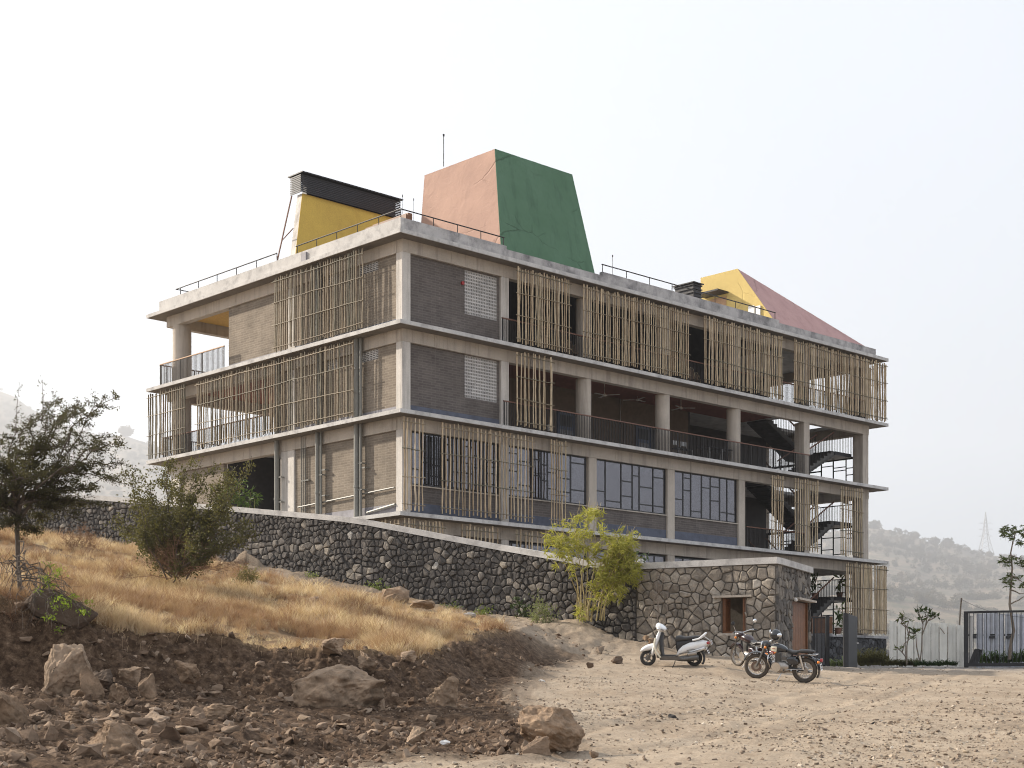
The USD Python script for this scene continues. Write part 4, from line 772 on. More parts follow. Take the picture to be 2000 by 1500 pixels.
put('lamp', MB().tm(trimesh.creation.icosphere(2, 0.07), trimesh.transformations.translation_matrix(GA + st * (d0_ + 0.02) - sinn * 0.12 + [0, 0, dt_ + 0.0 - GA[2]])), 'white_board', gh)
# black stone plinth under the right end of the building: the stones are parts of the building's plinth wall
pl = thing('plinth_wall', 'low black stone plinth wall under the right end of the building', 'stone wall', B(30, 0, 1))
stone_face(pl, np.array([B(26.2, 0.06, 0), B(LU - 0.15, 0.06, 0)]), lambda s: PLW - 0.14, lambda s: 0.75, 0.33, 51, 'black_stone', most=260, depth=(0.02, 0.06))
stone_face(pl, np.array([B(LU - 0.15, 0.06, 0), B(LU - 0.15, 4, 0)]), lambda s: PLW - 0.14, lambda s: 0.75, 0.33, 52, 'black_stone', most=0, depth=(0.02, 0.05), name='end_stone')
put('wall_core', MB().bb(26.0, LU - 0.15, 0.06, 0.45, 0.3, PLW - 0.135).bb(LU - 0.55, LU - 0.15, 0.46, 8, 0.3, PLW - 0.2), 'mortar', pl)
put('meter_box', MB().bb(31.6, 32.3, -0.12, -0.02, 1.1, 2.4), 'black_frame', pl)
# ------------------------------------------------------------------ rocks
ramp_mat('boulder', [(0, (0.2, 0.132, 0.082)), (0.5, (0.27, 0.188, 0.125)), (1, (0.34, 0.25, 0.175))], bump=1.0, bscale=16, nscale=4.5, amp=(0.4, 1.45))
ramp_mat('boulder_dark', [(0, (0.10, 0.07, 0.05)), (1, (0.16, 0.115, 0.085))], bump=1.0, bscale=9, nscale=2.6, amp=(0.6, 1.3))
ramp_mat('rubble_stone', [(0, (0.09, 0.055, 0.034)), (0.4, (0.175, 0.116, 0.076)), (0.8, (0.25, 0.178, 0.124)), (1, (0.33, 0.25, 0.185))], bump=0.7, bscale=22, nscale=6)
ramp_mat('black_rock', [(0, (0.035, 0.033, 0.033)), (1, (0.06, 0.056, 0.054))], bump=0.7, bscale=20, nscale=6)
ramp_mat('pebble', [(0, (0.13, 0.095, 0.07)), (0.35, (0.23, 0.175, 0.13)), (0.8, (0.36, 0.29, 0.215)), (1, (0.5, 0.44, 0.37))], bump=0.3, bscale=30, nscale=9)
def rock_mesh(seed, dims, n=16, detail=3, rough=0.09, flat=0.0):
    """angular broken stone: the hull of a few points, cut fine and roughened"""
    rr = np.random.default_rng(seed); p = rr.normal(size=(n, 3)); p /= np.linalg.norm(p, axis=1, keepdims=True); p /= (np.abs(p) ** 4).sum(1, keepdims=True) ** 0.25; p *= rr.uniform(0.8, 1.0, (n, 1))
    if flat: p[:, 2] = np.sign(p[:, 2]) * np.minimum(np.abs(p[:, 2]), 1 - flat)
    m = trimesh.convex.convex_hull(p)
    m = trimesh.Trimesh(*trimesh.remesh.subdivide_to_size(m.vertices, m.faces, 2.2 / (2 ** detail)))
    m.merge_vertices(); v = m.vertices
    if detail > 1:
        v = np.array(m.vertices)
        nrm = m.vertex_normals
        v = v + nrm * ((meshkit.fbm(v * 2.1 + seed * 7.7, 4, seed) - 0.5) * rough * 3.0 + (meshkit.fbm(v * 7.0 + seed, 4, seed + 3) - 0.5) * rough * 1.3 - np.abs(meshkit.fbm(v * 4.0 + seed, 3, seed + 5) - 0.5) * rough * 1.1)[:, None]
    v = v / np.abs(v).max(0)
    return v * np.asarray(dims) / 2, np.array(m.faces)
ROCKS = []
def rotz(v, a): ca, sa = math.cos(a), math.sin(a); return np.column_stack([v[:, 0] * ca - v[:, 1] * sa, v[:, 0] * sa + v[:, 1] * ca, v[:, 2]])
def rotx(v, a): ca, sa = math.cos(a), math.sin(a); return np.column_stack([v[:, 0], v[:, 1] * ca - v[:, 2] * sa, v[:, 1] * sa + v[:, 2] * ca])
def roty(v, a): ca, sa = math.cos(a), math.sin(a); return np.column_stack([v[:, 0] * ca + v[:, 2] * sa, v[:, 1], -v[:, 0] * sa + v[:, 2] * ca])
def rock(x0, y0, x1, y1, d, label, seed, m='boulder', depth=0.8, roll=0.0, n=15, detail=5, sink=0.12, group=None, flat=0.0, name='boulder', rough=0.11):
    """a stone that fills the photograph's box (x0, y0, x1, y1) when it lies at the distance d"""
    w, h = (x1 - x0) * d / FPX, (y1 - y0) * d / FPX * (1 + sink)
    v, f = rock_mesh(seed, (w, w * depth, h), n, detail, rough, flat); v = roty(v, roll)
    s = np.array([w, w * depth, h]) / (v.max(0) - v.min(0)); v = v * s; v -= (v.max(0) + v.min(0)) / 2
    cen = at((x0 + x1) / 2, (y0 + y1) / 2, d); ROCKS.append((label, cen.copy())); cen[2] -= h * sink / 2 / (1 + sink); 
    put(name, (v + cen, f), m, smooth=38, label=label, cat='rock', group=group)
rock(84, 1256, 178, 1352, 24.6, 'tall tilted brown slab boulder standing against the earth cut, below the green sprigs', 101, depth=0.5, roll=0.22, n=16, flat=0.05)
rock(-40, 1346, 50, 1442, 21.0, 'brown block boulder at the left edge of the picture', 102, depth=0.9, n=20)
rock(148, 1406, 290, 1506, 17.6, 'large pale brown boulder at the bottom left foreground', 103, depth=0.8, roll=0.2, n=24, rough=0.14, sink=0.25)
rock(-50, 1458, 56, 1530, 16.6, 'pale boulder cut off by the bottom left corner', 4, depth=0.9)
rock(564, 1296, 756, 1410, 25.3, 'biggest boulder, broad and half buried in the middle of the earth bank', 105, 'boulder', depth=0.9, roll=-0.12, n=34, detail=5, flat=0.05, sink=0.3, rough=0.13)
rock(627, 1245, 673, 1276, 27.6, 'round stone sitting on top of the bank above the biggest boulder', 6, depth=0.9)
rock(698, 1271, 741, 1306, 27.4, 'square brown stone on the bank edge, right of the round stone', 7, depth=0.8)
rock(782, 1270, 815, 1292, 28.6, 'small tan stone on the grass edge right of the bank top', 8)
rock(833, 1320, 897, 1381, 25.6, 'upright pointed tan stone leaning on the slope right of the biggest boulder', 9, depth=0.5, roll=0.5, n=12)
rock(1010, 1377, 1143, 1474, 19.2, 'tan boulder with a hollow underside at the edge of the dirt yard', 110, depth=0.75, roll=0.4, n=18, rough=0.13)
rock(1018, 1437, 1076, 1480, 18.6, 'flat grey slab propped in front of the hollow tan boulder', 11, 'rubble_stone', depth=0.35, n=9, flat=0.2)
rock(786, 1417, 836, 1461, 20.0, 'sharp edged block with a pale flat top in the lower rubble', 12, depth=0.8, n=9, flat=0.3)
rock(340, 1289, 392, 1331, 25.4, 'rounded brown stone under the dry grass tuft on the cut', 13)
rock(232, 1301, 277, 1337, 25.2, 'flat topped brown stone leaning on the cut, right of the tall slab', 14, n=10)
rock(172, 1306, 221, 1347, 25.0, 'dark brown stone wedged just right of the tall slab boulder', 15, 'boulder_dark', n=11)
rock(207, 1334, 252, 1374, 24.2, 'brown angular stone below the flat topped stone', 16, n=10)
rock(268, 1314, 307, 1368, 24.6, 'upright grey brown stone right of the flat topped stone', 17, depth=0.6, n=10)
rock(154, 1300, 206, 1380, 24.0, 'long narrow leaning stone shaft beside the tall slab boulder', 18, depth=0.25, roll=-0.55, n=9)
rock(122, 1388, 164, 1414, 20.8, 'small flat tan stone above the large pale boulder', 19, n=9, flat=0.3)
rock(268, 1388, 332, 1420, 20.6, 'wide flat grey stone in the middle of the left rubble', 20, 'rubble_stone', n=9, flat=0.4)
rock(355, 1400, 408, 1432, 20.3, 'angular grey brown stone at the right of the left rubble', 21, 'rubble_stone', n=10)
rock(400, 1374, 460, 1404, 21.8, 'pair-like wide brown stone in the rubble below the bank', 22, n=11)
rock(78, 1414, 114, 1466, 18.4, 'narrow pale splinter of stone left of the large pale boulder', 23, 'rubble_stone', depth=0.4, roll=0.6, n=9)
rock(744, 1145, 800, 1182, 46.0, 'round grey boulder on the grass below the stone wall', 24, 'boulder', depth=0.9, n=30, rough=0.03)
rock(748, 1160, 790, 1182, 45.2, 'small tan boulder leaning on the round grey boulder', 25, n=24, rough=0.03)
rock(800, 1172, 850, 1188, 44.2, 'low pale boulder half sunk in grass right of the round grey boulder', 26, n=24)
rock(595, 1164, 624, 1182, 40, 'low round stone hidden in the dry grass', 27, n=24)
rock(1302, 1394, 1325, 1413, 24.6, 'black stone lying alone in the middle of the dirt yard', 28, 'black_rock', n=10, name='stone')
rock(1687, 1409, 1712, 1423, 23.8, 'dark flat stone on the right of the dirt yard', 29, 'black_rock', n=10, name='stone')
rock(1193, 1281, 1217, 1296, 41.2, 'dark flat stone on the dirt left of the white scooter', 30, 'boulder_dark', n=10, name='stone')
rock(1163, 1261, 1182, 1276, 44.4, 'pale square stone on the dirt slope left of the white scooter', 31, 'pebble', n=9, name='stone')
rock(1144, 1293, 1160, 1304, 38.5, 'small dark stone on the dirt below the pale square stone', 32, 'boulder_dark', n=10, name='stone')
rock(1265, 1246, 1284, 1258, 46.8, 'brown stone at the foot of the wall behind the scooter', 33, 'boulder', n=12, name='stone')
rock(1255, 1240, 1268, 1251, 47.2, 'reddish stone at the foot of the wall behind the scooter front', 34, 'boulder', n=12, name='stone')
rock(1150, 1466, 1170, 1480, 18.4, 'small brown stone at the bottom of the dirt yard', 35, 'boulder', n=10, name='stone')
rock(50, 1150, 190, 1222, 26.5, 'long dark rounded rock under the small tree at the top of the cut', 36, 'boulder_dark', depth=0.4, roll=0.35, n=26, rough=0.04)
rock(905, 1196, 930, 1206, 43, 'white chalky stone on the grass near the dark earth ridge', 37, 'concrete_slab', n=12, name='stone')
# medium stones of the rubble: alike, each its own object
NAMED = [(k_, p_) for k_, p_ in ROCKS if p_[1] < 30]
rr = np.random.default_rng(5); done = 0; tries = 0; todo = []
while done < 170 and tries < 4000:
    tries += 1
    d = rr.uniform(16.8, 27); px = rr.uniform(-60, 1090)
    if d > 25.3 and px > 560 and px < 760: continue
    x, y = (px - 1000) * d / FPX, d
    if not contains_xy(SOIL, x, y) or contains_xy(GRASS, x, y): continue
    if px > 640 and d < 19.2: continue
    w = rr.uniform(0.13, 0.3) * (1.15 if px < 420 else 0.9); z = float(ground_z([x], [y])[0])
    v, f = rock_mesh(500 + done, (w, w * rr.uniform(0.5, 0.9), w * rr.uniform(0.35, 0.65)), int(rr.integers(9, 15)), 3, 0.08, rr.choice([0, 0.25]))
    v = rotz(rotx(v, rr.normal(0, 0.35)), rr.uniform(0, 6.28))
    todo.append((v + [x, y, z + w * 0.1], f, 'rubble_stone' if rr.random() < 0.75 else 'boulder', w, v, np.array([x, y, z]))); done += 1
SHORT = ['tall tilted slab boulder', 'block boulder at the left edge', 'large pale boulder bottom left', 'bottom left corner boulder', 'biggest half buried boulder', 'round stone atop the bank', 'square stone on the bank edge', 'tan stone on the grass edge', 'upright pointed tan stone', 'hollow tan boulder', 'slab propped by the hollow boulder', 'sharp edged flat topped block', 'rounded stone under the grass tuft', 'flat topped stone on the cut', 'dark stone by the tall slab', 'stone below the flat topped one', 'upright grey brown stone', 'leaning stone shaft', 'small flat tan stone', 'wide flat grey stone', 'angular stone right in the rubble', 'wide brown stone below the bank', 'narrow pale splinter']
ORD = ['', 'second ', 'third ', 'fourth ', 'fifth ', 'sixth ', 'seventh ', 'eighth ', 'ninth ', 'tenth ', 'eleventh ', 'twelfth ', 'thirteenth ', 'fourteenth ', 'fifteenth ', 'sixteenth ', 'seventeenth ', 'eighteenth ', 'nineteenth ', 'twentieth ', 'twenty-first ', 'twenty-second ', 'twenty-third ', 'twenty-fourth ', 'twenty-fifth ', 'twenty-sixth ', 'twenty-seventh ', 'twenty-eighth ', 'twenty-ninth ', 'thirtieth ']
by = {}
for q in todo:
    dist = [np.linalg.norm(q[5] - p_) for _, p_ in ROCKS[:23]]; k = int(np.argmin(dist)); by.setdefault(k, []).append((dist[k], q))
for k, L_q in by.items():
    for o, (_, (vv, f, m, w, v, _p)) in enumerate(sorted(L_q, key=lambda e: e[0])):
        size = 'fist sized' if w < 0.17 else ('head sized' if w < 0.24 else 'large'); flat = 'flat' if np.ptp(v[:, 2]) < w * 0.5 else 'angular'
        put('stone', (vv, f), m, smooth=30, label=f'{size} {flat} stone, {ORD[min(o, 29)]}closest to the {SHORT[k]}', cat='rock', group='broken stones of the rubble bank')
protos = []
for k in range(6):
    v, f = rock_mesh(900 + k, (1, 0.8, 0.6), 11 + k, 2, 0.06); protos.append(((v, f), 'rubble_stone'))
# small rubble
n = 26000; d = rr.uniform(15.5, 52, n) ** 1.0; d = 15.5 + (52 - 15.5) * rr.beta(0.8, 2.2, n); px = rr.uniform(-200, 1270, n); x, y = (px - 1000) * d / FPX, d
ok = contains_xy(SOIL, x, y) & ~contains_xy(GRASS.buffer(-0.3), x, y); x, y = x[ok], y[ok]; z, so, gr, fa = ground_z(x, y, True)
clump = meshkit.fbm(np.stack([x * 0.9, y * 0.9, 0 * x], -1), 3, 8); keep = rr.random(len(x)) < np.clip((clump - 0.36) * 5, 0.12, 1) * np.where(fa > 0.5, 0.7, 1); x, y, z = x[keep], y[keep], z[keep]
s = np.clip(0.028 * (1 - rr.random(len(x))) ** -0.55, 0.028, 0.17)
instancer('rubble', protos, np.stack([x, y, z + s * 0.12], 1), rr.integers(0, 6, len(x)), rand_quat(rr, len(x)), s[:, None] * rr.uniform(0.6, 1.25, (len(x), 3)), 'small broken brown rubble strewn over the dug earth')
# gravel and clods on the yard
protos = []
for k in range(5): v, f = rock_mesh(950 + k, (1, 0.85, 0.55), 9 + k, 1, 0.0); protos.append(((v, f), 'pebble'))
n = 42000; d = 14.5 + (62 - 14.5) * rr.beta(0.9, 2.0, n); px = rr.uniform(420, 2150, n); x, y = (px - 1000) * d / FPX, d
ok = ~contains_xy(SOIL.buffer(-0.5), x, y) & ((px > 1000) | (d < 24)) & (d < 47 + 14 * (px > 1590)) & ((px > 1250) | (d < 49)) & ((px > 640) | (d < 19)); x, y = x[ok], y[ok]; z = ground_z(x, y)
clump = meshkit.fbm(np.stack([x * 0.5, y * 0.5, 0 * x], -1), 3, 18); keep = rr.random(len(x)) < np.clip((clump - 0.32) * 4, 0.2, 1); x, y, z = x[keep], y[keep], z[keep]
s = np.clip(0.017 * (1 - rr.random(len(x))) ** -0.5, 0.017, 0.085)
instancer('gravel', protos, np.stack([x, y, z + s * 0.08], 1), rr.integers(0, 5, len(x)), rand_quat(rr, len(x), 0.25), s[:, None] * rr.uniform(0.7, 1.2, (len(x), 3)), 'loose gravel and clods on the trodden dirt yard')
tg = MB()
for px, y, d in ((868, 1450, 19.6), (1262, 1288, 42), (1058, 1330, 34)):
    v, f = rock_mesh(int(px), (0.16, 0.1, 0.07), 14, 3, 0.2); tg.add(v + at(px, y, d), f)
put('litter', tg, 'white_board', label='crumpled white scraps of plastic litter on the dirt', cat='litter')
# ------------------------------------------------------------------ dry grass
def blades(seed, n, h, spread, lean, w=0.006, segs=2):
    rr = np.random.default_rng(seed); V_, F_ = [], []
    for i in range(n):
        a = rr.uniform(0, 6.28); r = spread * math.sqrt(rr.random()); x, y = r * math.cos(a), r * math.sin(a); L = h * rr.uniform(0.45, 1.0); b = rr.uniform(0, 6.28); l = lean * rr.uniform(0.3, 1.4); q = rr.uniform(0, 6.28)
        k = len(V_); dx, dy = math.cos(b), math.sin(b); wx, wy = math.cos(q) * w, math.sin(q) * w
        for t in np.linspace(0, 1, segs + 1):
            px, py, pz = x + dx * l * t * t * L, y + dy * l * t * t * L, L * t * (1 - 0.18 * l * t); ww = (1 - t * 0.85)
            V_ += [[px - wx * ww, py - wy * ww, pz], [px + wx * ww, py + wy * ww, pz]]
        for j in range(segs): F_ += [[k + 2 * j, k + 2 * j + 1, k + 2 * j + 3], [k + 2 * j, k + 2 * j + 3, k + 2 * j + 2]]
    return np.array(V_), np.array(F_)
def leafmat(name, ramp, trans=0.35, rough=0.6, tcol=1.3):
    mat(name, {'g': ('geometry', {}), 'oi': ('object_info', {}), 'ad': ('math', {'math_type': 'add'}), 'fr': ('math', {'math_type': 'fraction'}), 'r': ('rgb_ramp', {'ramp': ramp}), 'd': ('principled_bsdf', {'roughness': rough, 'specular_ior_level': 0.25}),
        'k': ('mix_color', {'blend_type': 'multiply', 'fac': 1.0, 'b': (tcol, tcol, tcol * 0.7), 'use_clamp': False}), 't': ('translucent_bsdf', {}), 'm': ('mix_closure', {'fac': trans})},
        [('g.random_per_island', 'ad.value1'), ('oi.random', 'ad.value2'), ('ad.value', 'fr.value1'), ('fr.value', 'r.fac'), ('r.color', 'd.base_color'), ('r.color', 'k.a'), ('k.result', 't.color'), ('d.BSDF', 'm.closure1'), ('t.BSDF', 'm.closure2')], surface='m.closure')
leafmat('dry_grass_blade', [(0, (0.30, 0.19, 0.115)), (0.3, (0.5, 0.36, 0.235)), (0.65, (0.64, 0.495, 0.34)), (0.93, (0.78, 0.67, 0.5)), (1, (0.30, 0.16, 0.10))], 0.3)
leafmat('brown_grass_blade', [(0, (0.2, 0.105, 0.06)), (0.5, (0.33, 0.2, 0.12)), (1, (0.46, 0.32, 0.2))], 0.25)
leafmat('dead_twig', [(0, (0.16, 0.09, 0.05)), (1, (0.26, 0.15, 0.09))], 0.1)
gp_ = [(blades(60 + k, 40, 0.3 + 0.05 * k, 0.2, 0.6 + 0.2 * (k % 3), 0.0065), 'dry_grass_blade' if k < 5 else 'brown_grass_blade') for k in range(7)]
n = 26000; px = rr.uniform(-330, 1015, n); d = 26 + (72 - 26) * rr.beta(0.75, 1.7, n); x, y = (px - 1000) * d / FPX, d
ok = contains_xy(GRASS, x, y); x, y = x[ok], y[ok]; px = px[ok]; d = d[ok]
z = ground_z(x, y); cl = meshkit.fbm(np.stack([x * 0.55, y * 0.55, 0 * x], -1), 4, 31); keep = rr.random(len(x)) < np.clip((cl - 0.36) * 6, 0.05, 1) * np.where(d > 45, 0.8, 1); thin = (px > 480) & (d > 50 - (px - 480) * 0.017); keep &= ~(thin & (rr.random(len(x)) < 0.85))
x, y, z, cl = x[keep], y[keep], z[keep], cl[keep]; s = rr.uniform(0.45, 1.0, len(x)) * np.clip(0.6 + (cl - 0.4) * 2.2, 0.5, 1.25)
c2 = meshkit.fbm(np.stack([x * 0.35, y * 0.35, 0 * x + 3], -1), 4, 77); br = rr.random(len(x)) < np.clip((c2 - 0.47) * 7, 0.06, 0.9)
s = s * np.where(c2 > 0.56, 0.7, 1.0)
instancer('dry_grass', gp_, np.stack([x, y, z - 0.02], 1), np.where(br, rr.integers(5, 7, len(x)), rr.integers(0, 5, len(x))), rand_quat(rr, len(x), 0.2), s, 'knee high straw coloured dry grass covering the slope below the wall')
# tufts hanging over the cut and roots
ep = np.array([at(a, b, c_) for a, b, c_ in EDGE]); mbt = MB()
for k in range(260):
    t = rr.uniform(0, len(EDGE) - 1.001); i = int(t); p = ep[i] + (ep[i + 1] - ep[i]) * (t - i) + [0, rr.uniform(-0.25, 0.15), 0]; p[2] = float(ground_z([p[0]], [p[1]])[0])
    L = rr.uniform(0.08, 0.34); dx, dy = rr.normal(0, 0.25), -rr.uniform(0.2, 0.5)
    q = np.linspace(0, 1, 5); pts = np.stack([p[0] + dx * L * q, p[1] + dy * L * q * 1.4, p[2] + 0.1 * q - 1.1 * L * q * q], 1); mbt.tube(pts, np.linspace(0.004, 0.0015, 5), 3, False)
put('hanging_roots', mbt, 'dry_grass_blade', kind='stuff', label='dry roots and straw hanging over the top of the earth cut')
# ------------------------------------------------------------------ plants
leafmat('acacia_leaf', [(0, (0.06, 0.055, 0.028)), (0.5, (0.118, 0.108, 0.05)), (0.85, (0.19, 0.168, 0.075)), (1, (0.28, 0.23, 0.105))], 0.35)
leafmat('sprig_leaf', [(0, (0.10, 0.17, 0.02)), (1, (0.22, 0.30, 0.04))], 0.45)
leafmat('shrub_leaf', [(0, (0.085, 0.08, 0.034)), (0.6, (0.165, 0.15, 0.06)), (1, (0.28, 0.24, 0.085))], 0.4)
leafmat('bamboo_leaf', [(0, (0.13, 0.15, 0.025)), (0.5, (0.29, 0.29, 0.06)), (1, (0.5, 0.46, 0.15))], 0.4)
leafmat('broad_leaf', [(0, (0.035, 0.055, 0.02)), (0.6, (0.07, 0.10, 0.03)), (1, (0.12, 0.14, 0.04))], 0.25, 0.45)
leafmat('strap_leaf', [(0, (0.04, 0.075, 0.02)), (0.6, (0.09, 0.14, 0.03)), (1, (0.2, 0.24, 0.06))], 0.25, 0.45)
leafmat('pale_leaf', [(0, (0.12, 0.15, 0.06)), (1, (0.26, 0.28, 0.13))], 0.3)
plain('bark', (0.105, 0.08, 0.062), 0.9, vary=0.3, scale=12, bump=0.5)
plain('bark_pale', (0.2, 0.16, 0.125), 0.85, vary=0.25, scale=12, bump=0.3)
plain('bamboo_culm', (0.36, 0.28, 0.12), 0.5, vary=0.3, scale=7)
def leafset(pts, rng, L, W, dirs=None, droop=0.0, spread=1.0):
    """one folded diamond leaf per point"""
    n = len(pts); d = rng.normal(size=(n, 3)) * spread + (0 if dirs is None else dirs); d[:, 2] -= droop; d /= np.linalg.norm(d, axis=1, keepdims=True)
    s = np.cross(d, rng.normal(size=(n, 3))); s /= np.linalg.norm(s, axis=1, keepdims=True) + 1e-9; L = L * rng.uniform(0.6, 1.25, n)[:, None]; W = W * rng.uniform(0.7, 1.2, n)[:, None]
    up = np.cross(s, d)
    v = np.stack([pts, pts + d * L * 0.45 + s * W + up * W * 0.3, pts + d * L, pts + d * L * 0.45 - s * W + up * W * 0.3], 1).reshape(-1, 3)
    k = np.arange(n)[:, None] * 4; return v, np.vstack([k + [0, 1, 2], k + [0, 2, 3]])
def limb(a, b, rng, n=9, sag=0.0, wob=0.05):
    t = np.linspace(0, 1, n)[:, None]; a, b = np.asarray(a, float), np.asarray(b, float); L = np.linalg.norm(b - a)
    w = np.cumsum(rng.normal(0, 1, (n, 3)), 0); w -= t * w[-1]; p = a + (b - a) * t + w * wob * L / n ** 0.5; p[:, 2] += sag * L * (4 * t * (1 - t))[:, 0] if sag else 0
    return p
def near(px, py, d, rng, s=0.0): return at(px, py, d + (rng.normal(0, s) if s else 0))
# --- the small thorny tree at the left edge
def left_tree():
    rng = np.random.default_rng(101); D = 27.2
    t = thing('thorn_tree', 'small olive green thorn tree with drooping bare branches at the left edge', 'tree', at(38, 1200, D))
    tr = MB(); base = at(42, 1206, D); fork = at(33, 1020, D); trunk = np.array([base, at(40, 1160, D), at(35, 1100, D), at(34, 1050, D), fork]); tr.tube(trunk, [0.06, 0.045, 0.04, 0.045, 0.045], 8)
    for ex, ey in ((20, 1000), (60, 985), (45, 960), (5, 960)): tr.tube(limb(fork, near(ex, ey, D, rng, .15), rng, 5), np.linspace(0.045, 0.03, 5), 6)
    put('trunk', tr, 'bark', t, smooth=True)
    br = MB(); leaves = []; dirs = []
    ends = [(232, 774), (205, 792), (180, 812), (165, 800), (150, 790), (110, 782), (95, 800), (232, 868), (240, 905), (215, 852), (205, 930), (235, 945), (190, 905), (180, 960), (160, 985), (195, 985), (140, 940), (120, 900), (60, 812), (30, 830), (0, 850), (-40, 830), (-80, 860), (-120, 900), (-100, 950), (-140, 980), (-60, 1010), (-20, 1000), (0, 960), (40, 880), (80, 860), (100, 850), (70, 930), (30, 930), (110, 990), (80, 1010), (60, 1035), (-90, 1040), (130, 860), (20, 880), (-30, 900), (90, 960), (150, 1010), (10, 1030), (-60, 940)]
    for ex, ey in ends:
        e = near(ex, ey, D, rng, 0.75); s = near(30 + rng.normal(0, 12), 985 + rng.normal(0, 18), D, rng, 0.1)
        p = limb(s, e, rng, 11, 0.05, 0.10); br.tube(p, np.linspace(0.022, 0.005, 11), 5, False)
        for k in range(26):
            tt = rng.uniform(0.3, 1.0); i = min(int(tt * 10), 9); o = p[i] + (p[i + 1] - p[i]) * (tt * 10 - i); dv = (p[-1] - p[0]) / np.linalg.norm(p[-1] - p[0]) * 0.6 + rng.normal(0, 0.6, 3); dv[2] *= 0.4; dv /= np.linalg.norm(dv); Lt = rng.uniform(0.12, 0.34)
            q = np.stack([o + dv * Lt * f + [0, 0, -0.12 * Lt * f * f] for f in np.linspace(0, 1, 4)]); br.tube(q, np.linspace(0.004, 0.002, 4), 3, False)
            m = 30; f = rng.uniform(0.1, 1.05, m)[:, None]; leaves.append(o + dv * Lt * f + rng.normal(0, 0.028, (m, 3)) * [1, 1, 0.7]); dirs.append(np.repeat((dv * 0.5)[None], m, 0))
    # upright whips over the crown
    for bx, by, ex, ey in ((80, 830, 84, 742), (30, 850, 38, 746)):
        p = limb(at(bx, by, D), at(ex, ey, D), rng, 6, 0, 0.04); br.tube(p, np.linspace(0.008, 0.003, 6), 4, False); m = 60; f = rng.uniform(0, 1, m); leaves.append(p[0] + (p[-1] - p[0]) * f[:, None] + rng.normal(0, 0.04, (m, 3))); dirs.append(np.zeros((m, 3)))
    put('branches', br, 'bark', t)
    lv = np.vstack(leaves); put('crown', leafset(lv, rng, 0.05, 0.011, np.vstack(dirs)), 'acacia_leaf', t, kind='stuff')
    # bare branches that droop to the ground, with green sprigs at the ends
    db = MB(); sp = []
    for ex, ey in ((165, 1180), (150, 1165), (175, 1200), (130, 1215), (110, 1190), (90, 1212), (60, 1215), (30, 1200), (5, 1180), (-10, 1150), (20, 1165), (70, 1185), (45, 1228), (180, 1225), (100, 1228), (0, 1110), (120, 1150)):
        s = near(40 + rng.normal(0, 6), 1060 + rng.uniform(-10, 70), D - 0.1, rng, 0.1); e = near(ex, ey, D - 1.35, rng, 0.2); p = limb(s, e, rng, 10, 0.12, 0.12); db.tube(p, np.linspace(0.013, 0.003, 10), 5, False)
        for k in range(7):
            i = int(rng.integers(3, 9)); q = limb(p[i], p[i] + rng.normal(0, 0.16, 3) + (p[-1] - p[i]) * 0.4, rng, 5, 0, 0.1); db.tube(q, np.linspace(0.006, 0.002, 5), 3, False)
            if ex > 85 and rng.random() < 0.55: m = 26; sp.append(q[-1] + rng.normal(0, 0.05, (m, 3)) * [1, 1, .6])
    put('drooping_branches', db, 'bark', t); put('green_sprigs', leafset(np.vstack(sp), rng, 0.05, 0.012), 'sprig_leaf', t, kind='stuff')
left_tree()
# --- olive shrub in front of the wall
def shrub(name, label, base, stems, D, leaf, rng, mleaf, L, W, bark='bark', r=0.016, twigs=10, per=26, sd=0.5, lsp=0.035, lo=0.25, cat='shrub', sag=0.03):
    t = thing(name, label, cat, at(*base, D)); st = MB(); lv = []
    for ex, ey in stems:
        s = near(base[0] + rng.normal(0, 8), base[1] + rng.uniform(-4, 6), D, rng, sd * 0.3); p = limb(s, near(ex, ey, D, rng, sd), rng, 10, sag, 0.08); st.tube(p, np.linspace(r, r * 0.2, 10), 5, False)
        for k in range(twigs):
            tt = rng.uniform(lo, 1); i = min(int(tt * 9), 8); o = p[i]; dv = (p[-1] - p[0]) / np.linalg.norm(p[-1] - p[0]) * 0.5 + rng.normal(0, 0.65, 3); dv /= np.linalg.norm(dv); Lt = rng.uniform(0.15, 0.42); q = np.stack([o + dv * Lt * f for f in (0, 0.5, 1)]); st.tube(q, [r * .25, r * .18, r * .1], 3, False)
            if per: f = rng.uniform(0.1, 1.05, per)[:, None]; lv.append(o + dv * Lt * f + rng.normal(0, lsp, (per, 3)))
    put('stems', st, bark, t)
    if lv: put('foliage', leafset(np.vstack(lv), rng, L, W), mleaf, t, kind='stuff')
    return t
rng = np.random.default_rng(202)
ends = [(x + rng.normal(0, 8), y + rng.normal(0, 6)) for x, y in ((310, 890), (320, 905), (280, 925), (262, 950), (250, 985), (240, 1010), (235, 1040), (275, 975), (300, 960), (330, 945), (350, 930), (372, 905), (395, 898), (415, 915), (430, 935), (450, 925), (465, 910), (470, 912), (440, 960), (420, 980), (445, 990), (470, 1015), (485, 1035), (490, 1050), (400, 1000), (380, 960), (360, 975), (340, 1000), (310, 1010), (285, 1030), (300, 1055), (330, 1050), (420, 1040), (450, 1060), (400, 1050), (255, 1060), (250, 905), (355, 1020))]
ends = [(345 + (x - 345) * 1.12, 1118 + (y - 1118) * 1.04) for x, y in ends]
shrub('shrub', 'large olive green thorny shrub in the dry grass before the stone wall', (345, 1118), ends, 38.5, None, rng, 'shrub_leaf', 0.075, 0.021, r=0.02, twigs=24, per=24, sd=1.0, lsp=0.06)
rng = np.random.default_rng(203)
